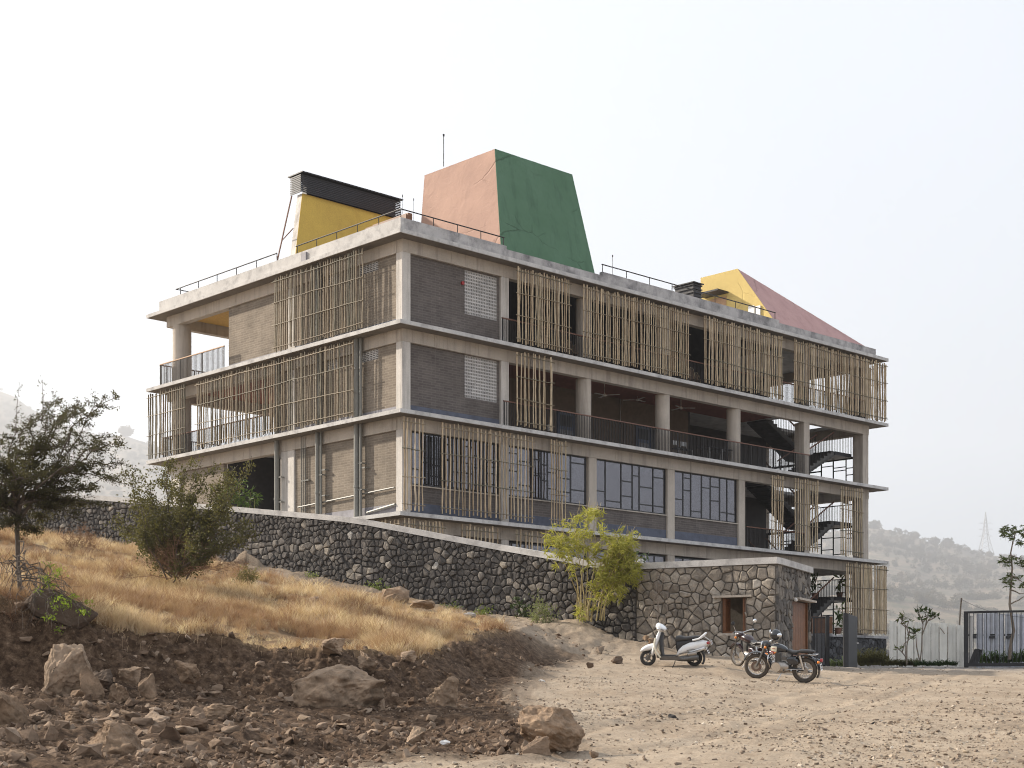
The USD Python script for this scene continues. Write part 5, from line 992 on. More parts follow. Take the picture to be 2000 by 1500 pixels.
shrub('dry_brush', 'brown leafless brush around the foot of the olive shrub', (345, 1122), [(x + rng.normal(0, 14), y + rng.normal(0, 10)) for x, y in ((260, 1080), (280, 1060), (240, 1100), (300, 1050), (320, 1075), (350, 1060), (380, 1070), (410, 1080), (430, 1100), (455, 1105), (470, 1090), (390, 1100), (300, 1100), (270, 1110), (345, 1085), (440, 1070), (420, 1060), (360, 1040))], 38.0, None, rng, 'dead_twig', 0.04, 0.006, 'dead_twig', 0.012, twigs=34, per=8, sd=0.8, lo=0.1)
shrub('dry_brush', 'reddish brown dry bush in the grass left of the olive shrub', (150, 1092), [(x + rng.normal(0, 6), y + rng.normal(0, 5)) for x, y in ((125, 1050), (140, 1035), (155, 1030), (170, 1038), (180, 1050), (120, 1065), (190, 1062), (150, 1045), (165, 1055))], 47, None, rng, 'dead_twig', 0.06, 0.01, 'dead_twig', 0.012, twigs=26, per=12, sd=0.4, lo=0.1)
shrub('dry_brush', 'tangle of brown dead brush on the cut under the thorn tree', (20, 1240), [(x + rng.normal(0, 8), y + rng.normal(0, 8)) for x, y in ((-60, 1150), (-20, 1160), (10, 1150), (30, 1165), (50, 1185), (70, 1200), (90, 1210), (-40, 1200), (0, 1200), (60, 1230), (30, 1220), (110, 1225), (140, 1232), (-70, 1230))], 26.4, None, rng, 'dead_twig', 0.03, 0.005, 'dead_twig', 0.008, twigs=30, per=6, sd=0.35, lo=0.1)
shrub('weed', 'grey green leafy weed at the foot of the stone wall', (1055, 1222), [(x + rng.normal(0, 5), y + rng.normal(0, 4)) for x, y in ((1035, 1190), (1050, 1178), (1062, 1172), (1075, 1192), (1080, 1205), (1040, 1205), (1058, 1195))], 48.6, None, rng, 'pale_leaf', 0.07, 0.016, 'bark_pale', 0.012, twigs=14, per=14, sd=0.2)
shrub('weed', 'small dark green creeper sprig against the wall left of the grey green weed', (1022, 1215), [(1012, 1152), (1022, 1160), (1016, 1180), (1024, 1195)], 50.4, None, rng, 'broad_leaf', 0.13, 0.05, 'bark', 0.008, twigs=5, per=6, sd=0.1)
shrub('weed', 'small yellowish weed at the end of the olive shrub', (482, 1140), [(470, 1118), (488, 1112), (500, 1122), (478, 1125), (492, 1130)], 42, None, rng, 'shrub_leaf', 0.06, 0.015, 'bark', 0.008, twigs=12, per=12, sd=0.2)
shrub('thin_sapling', 'dry leafless sapling against the gatehouse wall behind the scooter', (1283, 1212), [(1290, 1110), (1296, 1125), (1280, 1130), (1300, 1105), (1288, 1140)], 47.2, None, rng, 'dead_twig', 0.03, 0.005, 'bark_pale', 0.016, twigs=12, per=4, sd=0.15, lo=0.35)
for k, (px, py, d) in enumerate(((602, 1131, 55), (740, 1152, 53.2), (880, 1195, 51.6), (940, 1203, 51))):
    rr2 = np.random.default_rng(700 + k); shrub('weed', ['low green weed patch at the wall foot, leftmost of four', 'low green weed patch behind the round grey boulder', 'low green weed patch at the wall foot right of the round boulder', 'low green weed patch near the dark earth ridge'][k], (px, py + 3), [(px + x, py - 3 + rr2.normal(0, 2)) for x in (-16, -8, 0, 8, 16)], d - 0.6, None, rr2, 'strap_leaf', 0.08, 0.02, 'bark', 0.006, twigs=8, per=9, sd=0.2)
# --- the yellow green bamboo clump
def bamboo_clump():
    rng = np.random.default_rng(303); D = 48.2; t = thing('bamboo_clump', 'tall yellow green bamboo clump growing by the stone wall', 'bamboo', at(1155, 1212, D)); lv, dr = [], []
    spec = [((1136, 1210), (1143, 1000)), ((1140, 1211), (1120, 1020)), ((1127, 1209), (1128, 1130)), ((1133, 1210), (1098, 1035)), ((1143, 1212), (1163, 1015)), ((1146, 1212), (1178, 1060)), ((1150, 1213), (1190, 1075)), ((1158, 1213), (1205, 1040)), ((1166, 1213), (1215, 1075)), ((1170, 1213), (1235, 1060)), ((1176, 1212), (1225, 1100)), ((1148, 1213), (1215, 1020)), ((1140, 1212), (1080, 1060)), ((1179, 1212), (1186, 1150)), ((1155, 1213), (1195, 1090)), ((1152, 1213), (1245, 1085))]
    for (bx, by), (ex, ey) in spec:
        p = limb(near(bx, by, D, rng, .12), near(ex, ey, D, rng, .3), rng, 9, 0, 0.03); k = np.linspace(0, 1, 9)[:, None]; p[:, :2] = p[0, :2] + (p[-1, :2] - p[0, :2]) * k ** 1.7 + (p[:, :2] - p[0, :2] - (p[-1, :2] - p[0, :2]) * k) * 0.5
        put('culm', MB().tube(p, np.linspace(0.026, 0.006, 9), 6, False), 'bamboo_culm', t, smooth=True)
    cl = [(1095, 1050, 26, 26, 260), (1085, 1068, 20, 14, 140), (1118, 1018, 16, 12, 90), (1148, 1004, 18, 12, 190), (1160, 1000, 12, 10, 90), (1140, 1040, 30, 18, 200), (1178, 1030, 12, 12, 80), (1150, 1078, 30, 22, 260), (1205, 1066, 26, 22, 520), (1222, 1060, 20, 24, 420), (1196, 1095, 28, 26, 620), (1222, 1098, 24, 28, 620), (1188, 1126, 22, 24, 420), (1212, 1134, 26, 24, 520), (1236, 1112, 16, 24, 320), (1168, 1140, 20, 20, 130), (1190, 1165, 26, 16, 160), (1105, 1090, 30, 18, 120), (1120, 1110, 24, 14, 60), (1075, 1040, 12, 20, 60), (1130, 1190, 10, 18, 60), (1160, 1175, 20, 22, 60), (1120, 1065, 26, 22, 150)]
    br = MB()
    for cx, cy, sx, sy, n in cl:
        n = max(4, int(n * 0.105)); q = np.stack([cx + rng.normal(0, sx * 0.5, n), cy + rng.normal(0, sy * 0.5, n)], 1); dd = D + rng.normal(0, 0.4, n); pts = np.stack([(q[:, 0] - 1000) * dd / FPX, dd, (HY - q[:, 1]) * dd / FPX], 1)
        for o in pts:
            e = o + rng.normal(0, .12, 3) + [0, 0, .16]; br.tube([e, (e + o) / 2 + [0, 0, .03], o], [.005, .004, .002], 3, False); m = int(rng.integers(8, 14)); a_ = rng.uniform(0, 6.28); lv.append(o + rng.normal(0, .02, (m, 3))); dr.append(np.stack([2.2 * np.cos(a_ + rng.normal(0, .9, m)), 2.2 * np.sin(a_ + rng.normal(0, .9, m)), rng.normal(-.9, .9, m)], 1))
    put('twigs', br, 'bamboo_culm', t, kind='stuff'); put('foliage', leafset(np.vstack(lv), rng, 0.24, 0.019, np.vstack(dr)), 'bamboo_leaf', t, kind='stuff')
bamboo_clump()
# bamboo shoots looking over the wall at the porch, white flowers
def overwall(name, label, spots, D, m, L, W, n, cat, seed, base_dy=40):
    rng = np.random.default_rng(seed); t = thing(name, label, cat, at(*spots[0][:2], D)); lv = []; st = MB()
    for x, y, s in spots:
        p = limb(near(x, y + base_dy, D, rng, .1), near(x + rng.normal(0, 3), y - s * 0.6, D, rng, .1), rng, 5, 0, .04); st.tube(p, np.linspace(0.012, 0.004, 5), 4, False); k = int(n * s / 10)
        q = np.stack([x + rng.normal(0, s * 0.5, k), y + rng.normal(0, s * 0.5, k)], 1); dd = D + rng.normal(0, 0.15, k); lv.append(np.stack([(q[:, 0] - 1000) * dd / FPX, dd, (HY - q[:, 1]) * dd / FPX], 1))
    put('stems', st, 'bamboo_culm', t); put('foliage', leafset(np.vstack(lv), rng, L, W, droop=0.3), m, t, kind='stuff'); return t
overwall('bamboo_plant', 'young light green bamboo looking over the wall before the dark porch', [(440, 955, 14), (452, 970, 16), (465, 975, 12), (468, 945, 10), (488, 968, 12), (500, 975, 9), (430, 975, 14), (478, 982, 8)], 60.5, 'strap_leaf', 0.3, 0.028, 40, 'bamboo', 404)
fl = overwall('flowering_shrub', 'white flowering shrub behind the wall right of the bamboo clump', [(1220, 1082, 10), (1232, 1092, 9), (1246, 1094, 8), (1262, 1088, 7), (1240, 1084, 5)], 50.2, 'broad_leaf', 0.22, 0.05, 14, 'shrub', 405, 25)
fw = MB(); rng = np.random.default_rng(9)
for x, y in ((1211, 1078), (1219, 1083), (1226, 1088), (1248, 1097), (1253, 1096), (1214, 1081)):
    v, f = leafset(np.repeat(at(x, y, 49.9)[None], 14, 0), rng, 0.13, 0.06); fw.add(v, f)
put('flowers', fw, 'white_board', fl)
# --- slender tree on the right with hand shaped leaves
def right_tree():
    rng = np.random.default_rng(505); D = 57.5; t = thing('slender_tree', 'slender young tree with fan shaped leaf clusters at the right edge', 'tree', at(1972, 1285, D)); tr = MB()
    tr.tube([at(x, y, D) for x, y in ((1971, 1288), (1975, 1255), (1980, 1232), (1976, 1205), (1972, 1180), (1974, 1150), (1977, 1110), (1974, 1080), (1979, 1055), (1985, 1035))], np.linspace(0.07, 0.018, 10), 8)
    for a, b in (((1976, 1178), (2010, 1160)), ((2010, 1160), (2030, 1120)), ((1976, 1152), (2005, 1160)), ((1976, 1100), (1955, 1088)), ((1977, 1120), (1962, 1132)), ((1975, 1085), (1996, 1092)), ((1977, 1125), (1998, 1138))): tr.tube(limb(at(*a, D), near(*b, D, rng, .2), rng, 6, 0, .05), np.linspace(0.03, 0.012, 6), 6, False)
    put('trunk', tr, 'bark_pale', t, smooth=True); lv = []; dv = []; pet = MB()
    for x, y, s in ((1968, 1032, 14), (1984, 1040, 14), (1998, 1036, 12), (1962, 1042, 9), (1992, 1058, 10), (1978, 1050, 8), (1960, 1090, 10), (1975, 1092, 10), (1990, 1098, 10), (2004, 1100, 12), (1968, 1102, 7), (1962, 1132, 8), (1974, 1136, 10), (1988, 1128, 8), (1998, 1142, 8), (1970, 1122, 6), (2015, 1040, 14), (2025, 1090, 14), (2030, 1120, 12)):
        for k in range(int(s * 0.9)):
            o = near(x + rng.normal(0, s * .45), y + rng.normal(0, s * .35), D, rng, .3)
            for a in np.linspace(0, 6.28, 9)[:8]: lv.append(o); dv.append([math.cos(a) * 3, math.sin(a) * 3, -1.0 + rng.normal(0, .6)])
            pet.tube([o, o + [rng.normal(0, .05), 0, -0.18]], 0.004, 3, False)
    put('leaf_stalks', pet, 'bark_pale', t); put('crown', leafset(np.array(lv), rng, 0.15, 0.026, np.array(dv)), 'broad_leaf', t, kind='stuff')
right_tree()
# --- two frangipani shrubs before the pale fence
def frangipani(label, base, twigs, seed, D=59):
    rng = np.random.default_rng(seed); t = thing('frangipani', label, 'shrub', at(*base, D)); st = MB(); lv, dv = [], []
    for pts in twigs:
        st.tube([at(x, y, D + rng.normal(0, .05)) for x, y in pts], np.linspace(0.028, 0.015, len(pts)), 6, False); x, y = pts[-1]; o = at(x, y, D)
        for k in range(13): a = rng.uniform(0, 6.28); lv.append(o + rng.normal(0, .04, 3)); dv.append([2.5 * math.cos(a), 2.5 * math.sin(a), rng.uniform(-.4, 1.8)])
    put('stems', st, 'bark_pale', t, smooth=True); put('foliage', leafset(np.array(lv), rng, 0.27, 0.036, np.array(dv)), 'broad_leaf', t, kind='stuff')
frangipani('left frangipani shrub with forked grey stems before the pale sheet fence', (1771, 1298), [((1771, 1298), (1771, 1262), (1777, 1230), (1769, 1222), (1758, 1207)), ((1775, 1240), (1771, 1225), (1775, 1212)), ((1771, 1285), (1760, 1272), (1754, 1267)), ((1762, 1275), (1766, 1258), (1780, 1245)), ((1770, 1225), (1760, 1218), (1764, 1205)), ((1777, 1235), (1786, 1238), (1790, 1232))], 61)
frangipani('right frangipani shrub, taller, before the pale sheet fence', (1796, 1298), [((1796, 1300), (1800, 1270), (1801, 1235), (1803, 1217), (1800, 1208)), ((1801, 1240), (1808, 1222), (1814, 1210), (1822, 1203)), ((1803, 1220), (1798, 1205), (1794, 1196)), ((1808, 1222), (1810, 1208), (1806, 1195)), ((1796, 1290), (1790, 1262), (1789, 1240), (1787, 1232)), ((1803, 1215), (1812, 1205), (1813, 1195)), ((1814, 1212), (1826, 1206), (1828, 1202))], 62)
# --- strappy plants at the gate
def straps(name, label, spots, D, m, L, W, n, seed, cat='plant', lift=1.2):
    rng = np.random.default_rng(seed); t = numbered('/World', name); mb = MB()
    for x, y in spots:
        o = at(x, y, D)
        for k in range(n):
            a = rng.uniform(0, 6.28); l = L * rng.uniform(.5, 1.15); h = rng.uniform(.5, 1.2) * lift; d = np.array([math.cos(a), math.sin(a), 0]); s = np.cross(d, [0, 0, 1]) * W; q = np.linspace(0, 1, 5); p = o + rng.normal(0, .05, 3) * [1, 1, 0] + d * l * (q ** 1.3)[:, None] * .8 + np.array([0, 0, 1]) * (h * l * (q - .62 * q ** 2.4))[:, None]
            ww = np.array([.7, 1, .9, .6, .05])[:, None]; v = np.vstack([p - s * ww, p + s * ww]); f = [[i, i + 1, i + 6] for i in range(4)] + [[i, i + 6, i + 5] for i in range(4)]; mb.add(v, f)
    COUNT[('/World', name)] -= 1; put(name, mb, m, label=label, cat=cat)
rng = np.random.default_rng(7)
straps('garden_bed', 'low bright green strappy ground plants before the pale sheet fence', [(x, 1300 + rng.normal(0, 1)) for x in np.linspace(1790, 1868, 26)], 58.5, 'strap_leaf', 0.34, 0.016, 16, 71)
straps('garden_bed', 'reddish green low bushes at the corner of the black plinth wall', [(x, 1300 + rng.normal(0, 1.5)) for x in np.linspace(1735, 1790, 20)], 59.5, 'shrub_leaf', 0.42, 0.014, 26, 72)
straps('strappy_plant', 'clump of long dark green leaves under the slender tree behind the barred gate', [(x, 1294 + rng.normal(0, 2)) for x in np.linspace(1915, 2030, 26)], 61.5, 'strap_leaf', 0.62, 0.022, 18, 73, lift=1.5)
straps('strappy_plant', 'dark olive strappy plants before the black plinth wall right of the open gate leaf', [(x, 1299 + rng.normal(0, 1.5)) for x in np.linspace(1678, 1738, 22)], 70, 'shrub_leaf', 0.85, 0.018, 22, 74, lift=1.7)
straps('agave', 'pale variegated spiky plants between the two black gate posts', [(x, 1302) for x in (1622, 1628, 1640, 1646, 1650)], 62, 'pale_leaf', 0.6, 0.03, 9, 75, lift=1.4)
straps('strappy_plant', 'low green plants at the foot of the plinth behind the agaves', [(x, 1302) for x in np.linspace(1600, 1655, 14)], 66, 'strap_leaf', 0.4, 0.02, 14, 76)
# pots on the plinth
def pot(px, py, D, s, label, seed, m='broad_leaf'):
    rng = np.random.default_rng(seed); o = at(px, py, D); t = thing('potted_plant', label, 'plant', o); q = [(0.14, 0), (0.2, .3), (.22, .32), (.19, .32)]; mm = trimesh.creation.revolve([(0, 0)] + q + [(0, .3)], sections=16); put('pot', MB().tm(mm, trimesh.transformations.translation_matrix(o)), 'rust_rail', t, smooth=40)
    mb = MB(); lv = np.repeat((o + [0, 0, .3])[None], int(26 * s), 0) + rng.normal(0, .08, (int(26 * s), 3)) + np.array([0, 0, 1]) * rng.uniform(0, s * .8, int(26 * s))[:, None]; put('foliage', leafset(lv, rng, 0.5, 0.06, np.array([0, 0, .6])), m, t)
pot(1637, 1238, 80.2, 1.4, 'potted dark leafed plant on the plinth beside the open black gate leaf', 81); pot(1592, 1170, 84, 1.0, 'potted palm seen through the lowest stairs beside the gatehouse', 82); pot(1640, 1168, 86, 1.2, 'potted plant behind the lowest bamboo screen', 83)
pot(358, 741, 75, .8, 'potted plant on the open top balcony beside the round column', 84)
# ------------------------------------------------------------------ vehicles
plain('white_paint', (0.74, 0.75, 0.76), 0.25, vary=0.05, coat=0.6)
plain('black_paint', (0.012, 0.013, 0.016), 0.2, coat=0.8, vary=0.1)
plain('maroon_paint', (0.022, 0.006, 0.008), 0.25, coat=0.6)
plain('cream_paint', (0.66, 0.62, 0.5), 0.3, coat=0.4)
plain('black_plastic', (0.02, 0.02, 0.022), 0.55, vary=0.15)
plain('dusty_plastic', (0.10, 0.085, 0.07), 0.8, vary=0.25, scale=12)
plain('seat_vinyl', (0.028, 0.027, 0.028), 0.42, vary=0.1, bump=0.1)
plain('tyre', (0.035, 0.032, 0.03), 0.85, vary=0.35, scale=12)
plain('dusty_tyre', (0.07, 0.058, 0.047), 0.9, vary=0.3, scale=12)
plain('chrome', (0.62, 0.61, 0.6), 0.16, metal=1.0)
plain('alloy', (0.36, 0.33, 0.3), 0.35, metal=0.9, vary=0.2, scale=20)
plain('dull_steel', (0.13, 0.125, 0.12), 0.45, metal=0.7, vary=0.2, scale=20)
plain('brake_rust', (0.15, 0.1, 0.075), 0.55, metal=0.5, vary=0.2)
plain('red_lens', (0.35, 0.008, 0.012), 0.15, coat=0.6)
plain('amber_lens', (0.75, 0.22, 0.015), 0.15, coat=0.6)
plain('plate_white', (0.8, 0.8, 0.79), 0.45); plain('plate_ink', (0.02, 0.02, 0.02), 0.6)
mat('lamp_glass', {'p': ('principled_bsdf', {'base_color': (0.75, 0.77, 0.8), 'metallic': 0.8, 'roughness': 0.08, 'coat_weight': 1.0})}, [])
class Veh:
    """a two wheeler drawn in its own frame (x forward, y left, z up), put in the world by heading and lean"""
    def __init__(s, name, label, rear, front, lean=0.0, group=None):
        front, rear = (np.array([*p[:2], float(ground_z(p[:1], p[1:2])[0]) - .008]) for p in (front, rear)); f = front - rear; s.o = np.asarray(rear, float); s.x = f / np.linalg.norm(f); y = np.cross([0, 0, 1], s.x); y /= np.linalg.norm(y); z = np.cross(s.x, y)
        s.y = y * math.cos(lean) + z * math.sin(lean); s.z = np.cross(s.x, s.y); s.t = thing(name, label, 'scooter' if 'scooter' in name else 'motorcycle', s.o, group)
    def W(s, v): v = np.asarray(v, float); return s.o + v[:, :1] * s.x + v[:, 1:2] * s.y + v[:, 2:] * s.z
    def put(s, name, mb, mat, parent=None, smooth=40, label=None): v, f = mb.mesh(); return put(name, (s.W(v), f), mat, parent or s.t, smooth=smooth, label=label)
def torus(c, R, r, n=36, m=10, squash=1.0):
    a, b = np.meshgrid(np.arange(n) * 2 * np.pi / n, np.arange(m) * 2 * np.pi / m, indexing='ij'); rad = R + r * np.cos(b); v = np.stack([rad * np.cos(a), r * squash * np.sin(b), rad * np.sin(a)], -1).reshape(-1, 3) + c
    i, j = np.meshgrid(np.arange(n), np.arange(m), indexing='ij'); q = np.stack([i * m + j, ((i + 1) % n) * m + j, ((i + 1) % n) * m + (j + 1) % m, i * m + (j + 1) % m], -1).reshape(-1, 4); return v, q
def loft(sections):
    """closed rings of equal length joined one to the next, both ends closed"""
    S = np.array(sections, float); n, m = S.shape[:2]; v = S.reshape(-1, 3); i, j = np.meshgrid(np.arange(n - 1), np.arange(m), indexing='ij'); q = np.stack([i * m + j, i * m + (j + 1) % m, (i + 1) * m + (j + 1) % m, (i + 1) * m + j], -1).reshape(-1, 4)
    f = np.vstack([q[:, [0, 1, 2]], q[:, [0, 2, 3]], [[0, k + 1, k] for k in range(1, m - 1)], [[(n - 1) * m, (n - 1) * m + k, (n - 1) * m + k + 1] for k in range(1, m - 1)]]); return v, f
def ring(x, z, hy, hz, m=14, p=2.4, y0=0.0, tilt=0.0):
    a = np.arange(m) * 2 * np.pi / m; c_, s_ = np.cos(a), np.sin(a); yy = hy * np.sign(c_) * np.abs(c_) ** (2 / p); zz = hz * np.sign(s_) * np.abs(s_) ** (2 / p); return np.stack([x + zz * math.sin(tilt), y0 + yy, z + zz * math.cos(tilt)], 1)
def curve(pts, n=14):
    p = np.asarray(pts, float); t = np.linspace(0, len(p) - 1, n); from_ = np.clip(t.astype(int), 0, len(p) - 2); u = (t - from_)[:, None]; P_ = np.vstack([2 * p[0] - p[1], p, 2 * p[-1] - p[-2]]); a, b, c_, d = P_[from_], P_[from_ + 1], P_[from_ + 2], P_[from_ + 3]
    return 0.5 * (2 * b + (c_ - a) * u + (2 * a - 5 * b + 4 * c_ - d) * u * u + (3 * b - a - 3 * c_ + d) * u ** 3)
def wheel(V_, cx, cz, R, r, spokes, rim='chrome', drum=0.09, tyre='tyre', disc=0.0, steer=0.0):
    cs, sn = math.cos(steer), math.sin(steer)
    def T(v): v = np.asarray(v, float); return np.column_stack([cx + (v[:, 0]) * cs - v[:, 1] * sn, v[:, 0] * sn + v[:, 1] * cs, v[:, 2] + cz])
    v, q = torus([0, 0, 0], R - r, r, 40, 10, 0.9); w = V_.put('wheel', MB().add(T(v), q), tyre)
    v, q = torus([0, 0, 0], R - 2 * r + 0.012, 0.02, 40, 6, 1.3); V_.put('rim', MB().add(T(v), q), rim, w)
    h = MB(); m = trimesh.creation.cylinder(drum, 0.11, sections=20); m.apply_transform(trimesh.transformations.rotation_matrix(math.pi / 2, [1, 0, 0])); h.add(T(m.vertices), m.faces)
    if disc: m = trimesh.creation.annulus(disc * .55, disc, 0.006, sections=28); m.apply_transform(trimesh.transformations.rotation_matrix(math.pi / 2, [1, 0, 0])); m.apply_translation([0, 0.075, 0]); V_.put('brake_disc', MB().add(T(m.vertices), m.faces), 'brake_rust', w)
    V_.put('hub', h, 'alloy' if spokes > 8 else 'dull_steel', w); sp = MB(); Ri = R - 2 * r + 0.01
    for k in range(spokes):
        a = 2 * np.pi * k / spokes; b = a + (0.35 if k % 2 else -0.35) * (spokes > 8); y = 0.035 * (1 if (k // 2) % 2 else -1); p = T([[drum * .9 * math.cos(b), y, drum * .9 * math.sin(b)], [Ri * math.cos(a), 0, Ri * math.sin(a)]]); sp.tube(p, 0.0035 if spokes > 8 else 0.018, 4, False)
    V_.put('spokes', sp, 'chrome' if spokes > 8 else 'dull_steel', w)
def fender(cx, cz, R, a0, a1, hw, th=0.012, n=18):
    """curved mudguard over a wheel, degrees from straight ahead to the rear"""
    S = []
    for a in np.radians(np.linspace(a0, a1, n)):
        c_, s_ = math.cos(a), math.sin(a); ry = np.linspace(-1, 1, 7); out = [(R + 0.03 * (1 - y * y), y * hw) for y in ry]; inn = [(R - th + 0.03 * (1 - y * y) - .004, y * hw * .94) for y in ry[::-1]]; S.append([[cx + r_ * c_, y, cz + r_ * s_] for r_, y in out + inn])
    return loft(S)
def plate(V_, c_, n, w, h, parent=None):
    """number plate with two unreadable dark lines"""
    c_, n = np.array(c_, float), np.array(n, float); n /= np.linalg.norm(n); s = np.array([0, 1.0, 0]); s -= n * (s @ n); s /= np.linalg.norm(s); u = np.cross(n, s); u = u if u[2] > 0 else -u
    p = V_.put('number_plate', MB().box3(c_ - s * w / 2 - u * h / 2, s * w, u * h, n * 0.006), 'plate_white', parent, smooth=False); k = MB(); g = np.random.default_rng(3)
    for row, cnt in ((0.2, 5), (-0.2, 4)):
        for i in range(cnt): x = (i - (cnt - 1) / 2) * w * .15; k.box3(c_ + s * (x - w * .045) + u * (row - .13) * h + n * 0.0085, s * w * .09, u * h * .26, n * .002)
    V_.put('plate_marks', k, 'plate_ink', p, smooth=False)
def tube(pts, r, n=14, sides=8): return MB().tube(curve(pts, n), r, sides)
# white scooter, facing left in the picture
def scooter():
    fr, re = at(1266, 1284, 41.15), at(1356, 1291.5, 40.8); v = Veh('scooter', 'white scooter parked side on before the gatehouse wall', re, fr, -0.09); P = v.put; L = np.linalg.norm(fr - re); k = L / 1.24
    X = lambda x: x * k; R = 0.215
    wheel(v, L, R, R, 0.045, 5, 'dull_steel', 0.07, 'tyre', steer=0.12); wheel(v, 0, R, R, 0.045, 5, 'dull_steel', 0.07)
    # front: apron, mudguard, head
    S = [ring(X(x), z, hy, hz, 14, 2.6, 0, t) for x, z, hy, hz, t in ((1.15, .31, .07, .04, 0), (1.10, .37, .15, .09, .2), (1.06, .48, .19, .09, .2), (1.0, .62, .2, .10, .3), (.95, .76, .175, .10, .35), (.905, .87, .13, .09, .35), (.87, .96, .08, .05, .3))]
    S = [np.column_stack([np.clip(s[:, 0], X(.82) + (1.02 - s[:, 2]) * .18, 9), s[:, 1], s[:, 2]]) for s in S]; P('apron', MB().add(*loft(S)), 'white_paint')
    P('front_mudguard', MB().add(*loft([ring(X(x), z, hy, hz, 14, 2.2) for x, z, hy, hz in ((1.44, .40, .03, .02), (1.40, .43, .075, .055), (1.33, .465, .105, .075), (1.22, .50, .12, .09), (1.1, .52, .12, .09), (1.05, .52, .1, .07))])), 'white_paint')
    P('leg_shield_edge', tube([(X(1.0), .2, .76), (X(1.02), .235, .6), (X(.98), .24, .42), (X(.86), .22, .24)], .024), 'cream_paint'); P('leg_shield_edge', tube([(X(1.0), -.2, .76), (X(1.02), -.235, .6), (X(.98), -.24, .42), (X(.86), -.22, .24)], .024), 'cream_paint')
    P('inner_shield', MB().add(*loft([ring(X(x), z, hy, .04, 12, 4, 0, 1.2) for x, z, hy in ((.84, .29, .15), (.865, .45, .175), (.875, .62, .175), (.86, .78, .14), (.84, .9, .08))])), 'black_plastic')
    h = P('handlebar_cover', MB().add(*loft([ring(X(x), z, hy, hz, 16, 2.3, 0, t) for x, z, hy, hz, t in ((1.0, 1.02, .06, .05, .3), (.975, 1.03, .13, .11, .3), (.92, 1.04, .19, .13, .2), (.84, 1.02, .2, .105, .1), (.77, 1.0, .17, .06, 0), (.74, .99, .1, .03, 0))])), 'white_paint')
    P('headlight', MB().add(*loft([ring(X(x), z, hy, hz, 16, 2.2, 0, .3) for x, z, hy, hz in ((.985, 1.03, .12, .085), (1.0, 1.03, .11, .075), (1.012, 1.03, .06, .04))])), 'lamp_glass', h)
    P('indicator', MB().tm(trimesh.creation.icosphere(2, .035), trimesh.transformations.translation_matrix([X(.93), .17, 1.0])), 'lamp_glass', h)
    for s in (1, -1): P('grip', tube([(X(.84), s * .18, .99), (X(.78), s * .3, .985), (X(.76), s * .36, .98)], .018), 'black_plastic', h); P('brake_lever', tube([(X(.86), s * .2, .99), (X(.84), s * .3, .96), (X(.83), s * .36, .95)], .007), 'chrome', h)
    P('mirror_stalk', tube([(X(.86), -.2, 1.06), (X(.85), -.26, 1.14)], .007), 'black_plastic', h)
    # floor, frame, engine
    P('floorboard', MB().add(*loft([ring(X(x), z, hy, .045, 12, 4) for x, z, hy in ((.98, .27, .14), (.86, .245, .19), (.6, .24, .2), (.45, .25, .19))])), 'dusty_plastic'); P('floor_mat', MB().box(X(.48), X(.86), -.15, .15, .287, .297), 'black_plastic', smooth=False)
    P('floor_side', MB().box(X(.36), X(.88), .19, .215, .17, .25), 'dusty_plastic', smooth=False)
    P('tail_body', MB().add(*loft([ring(X(x), z, hy, hz, 16, 2.5) for x, z, hy, hz in ((.46, .3, .10, .03), (.40, .37, .17, .09), (.28, .45, .205, .13), (.10, .52, .21, .14), (-.1, .57, .19, .125), (-.26, .60, .14, .095), (-.36, .62, .09, .05))])), 'white_paint')
    P('side_strip', MB().add(*loft([ring(X(x), z, .006, .006, 8, 2, y) for x, z, y in ((.38, .345, .19), (.2, .37, .218), (0, .40, .222), (-.2, .46, .19))])), 'black_plastic'); P('body_mark', MB().box3((X(.16), .222, .425), (X(-.22), -.004, .03), (0, .003, 0), (0, 0, .016)), 'dull_steel', smooth=False)
    P('lower_cover', MB().add(*loft([ring(X(x), z, .19, hz, 12, 3) for x, z, hz in ((.12, .37, .04), (.0, .39, .06), (-.15, .44, .055), (-.3, .50, .04))])), 'white_paint')
    P('seat', MB().add(*loft([ring(X(x), z, hy, hz, 16, 2.8) for x, z, hy, hz in ((.50, .71, .08, .05), (.47, .72, .13, .09), (.38, .745, .15, .085), (.24, .735, .155, .06), (.10, .75, .15, .06), (-.06, .77, .13, .05), (-.20, .785, .1, .03))])), 'seat_vinyl'); P('seat_base', MB().add(*loft([ring(X(x), z, hy, hz, 12, 3) for x, z, hy, hz in ((.475, .6, .1, .12), (.42, .52, .13, .2), (.3, .6, .15, .1), (.1, .66, .14, .06), (-.1, .69, .12, .04))])), 'black_plastic')
    P('grab_rail', tube([(X(.02), .15, .70), (X(-.15), .155, .74), (X(-.26), .13, .83), (X(-.31), .05, .88), (X(-.31), -.05, .88), (X(-.26), -.13, .83), (X(-.15), -.155, .74)], .026, 24), 'white_paint')
    P('rear_rack', tube([(X(-.28), .11, .80), (X(-.42), .12, .70), (X(-.46), .1, .6), (X(-.44), .0, .56), (X(-.46), -.1, .6), (X(-.42), -.12, .7)], .012, 20), 'chrome')
    P('tail_light', MB().add(*loft([ring(X(x), z, .1, .045, 12, 2.6) for x, z in ((-.33, .62), (-.39, .63), (-.41, .63))])), 'red_lens'); P('rear_mudguard', MB().add(*fender(0, R, .27, 95, 215, .09)), 'black_plastic'); plate(v, (X(-.36), 0, .42), (-1, 0, .45), .22, .17)
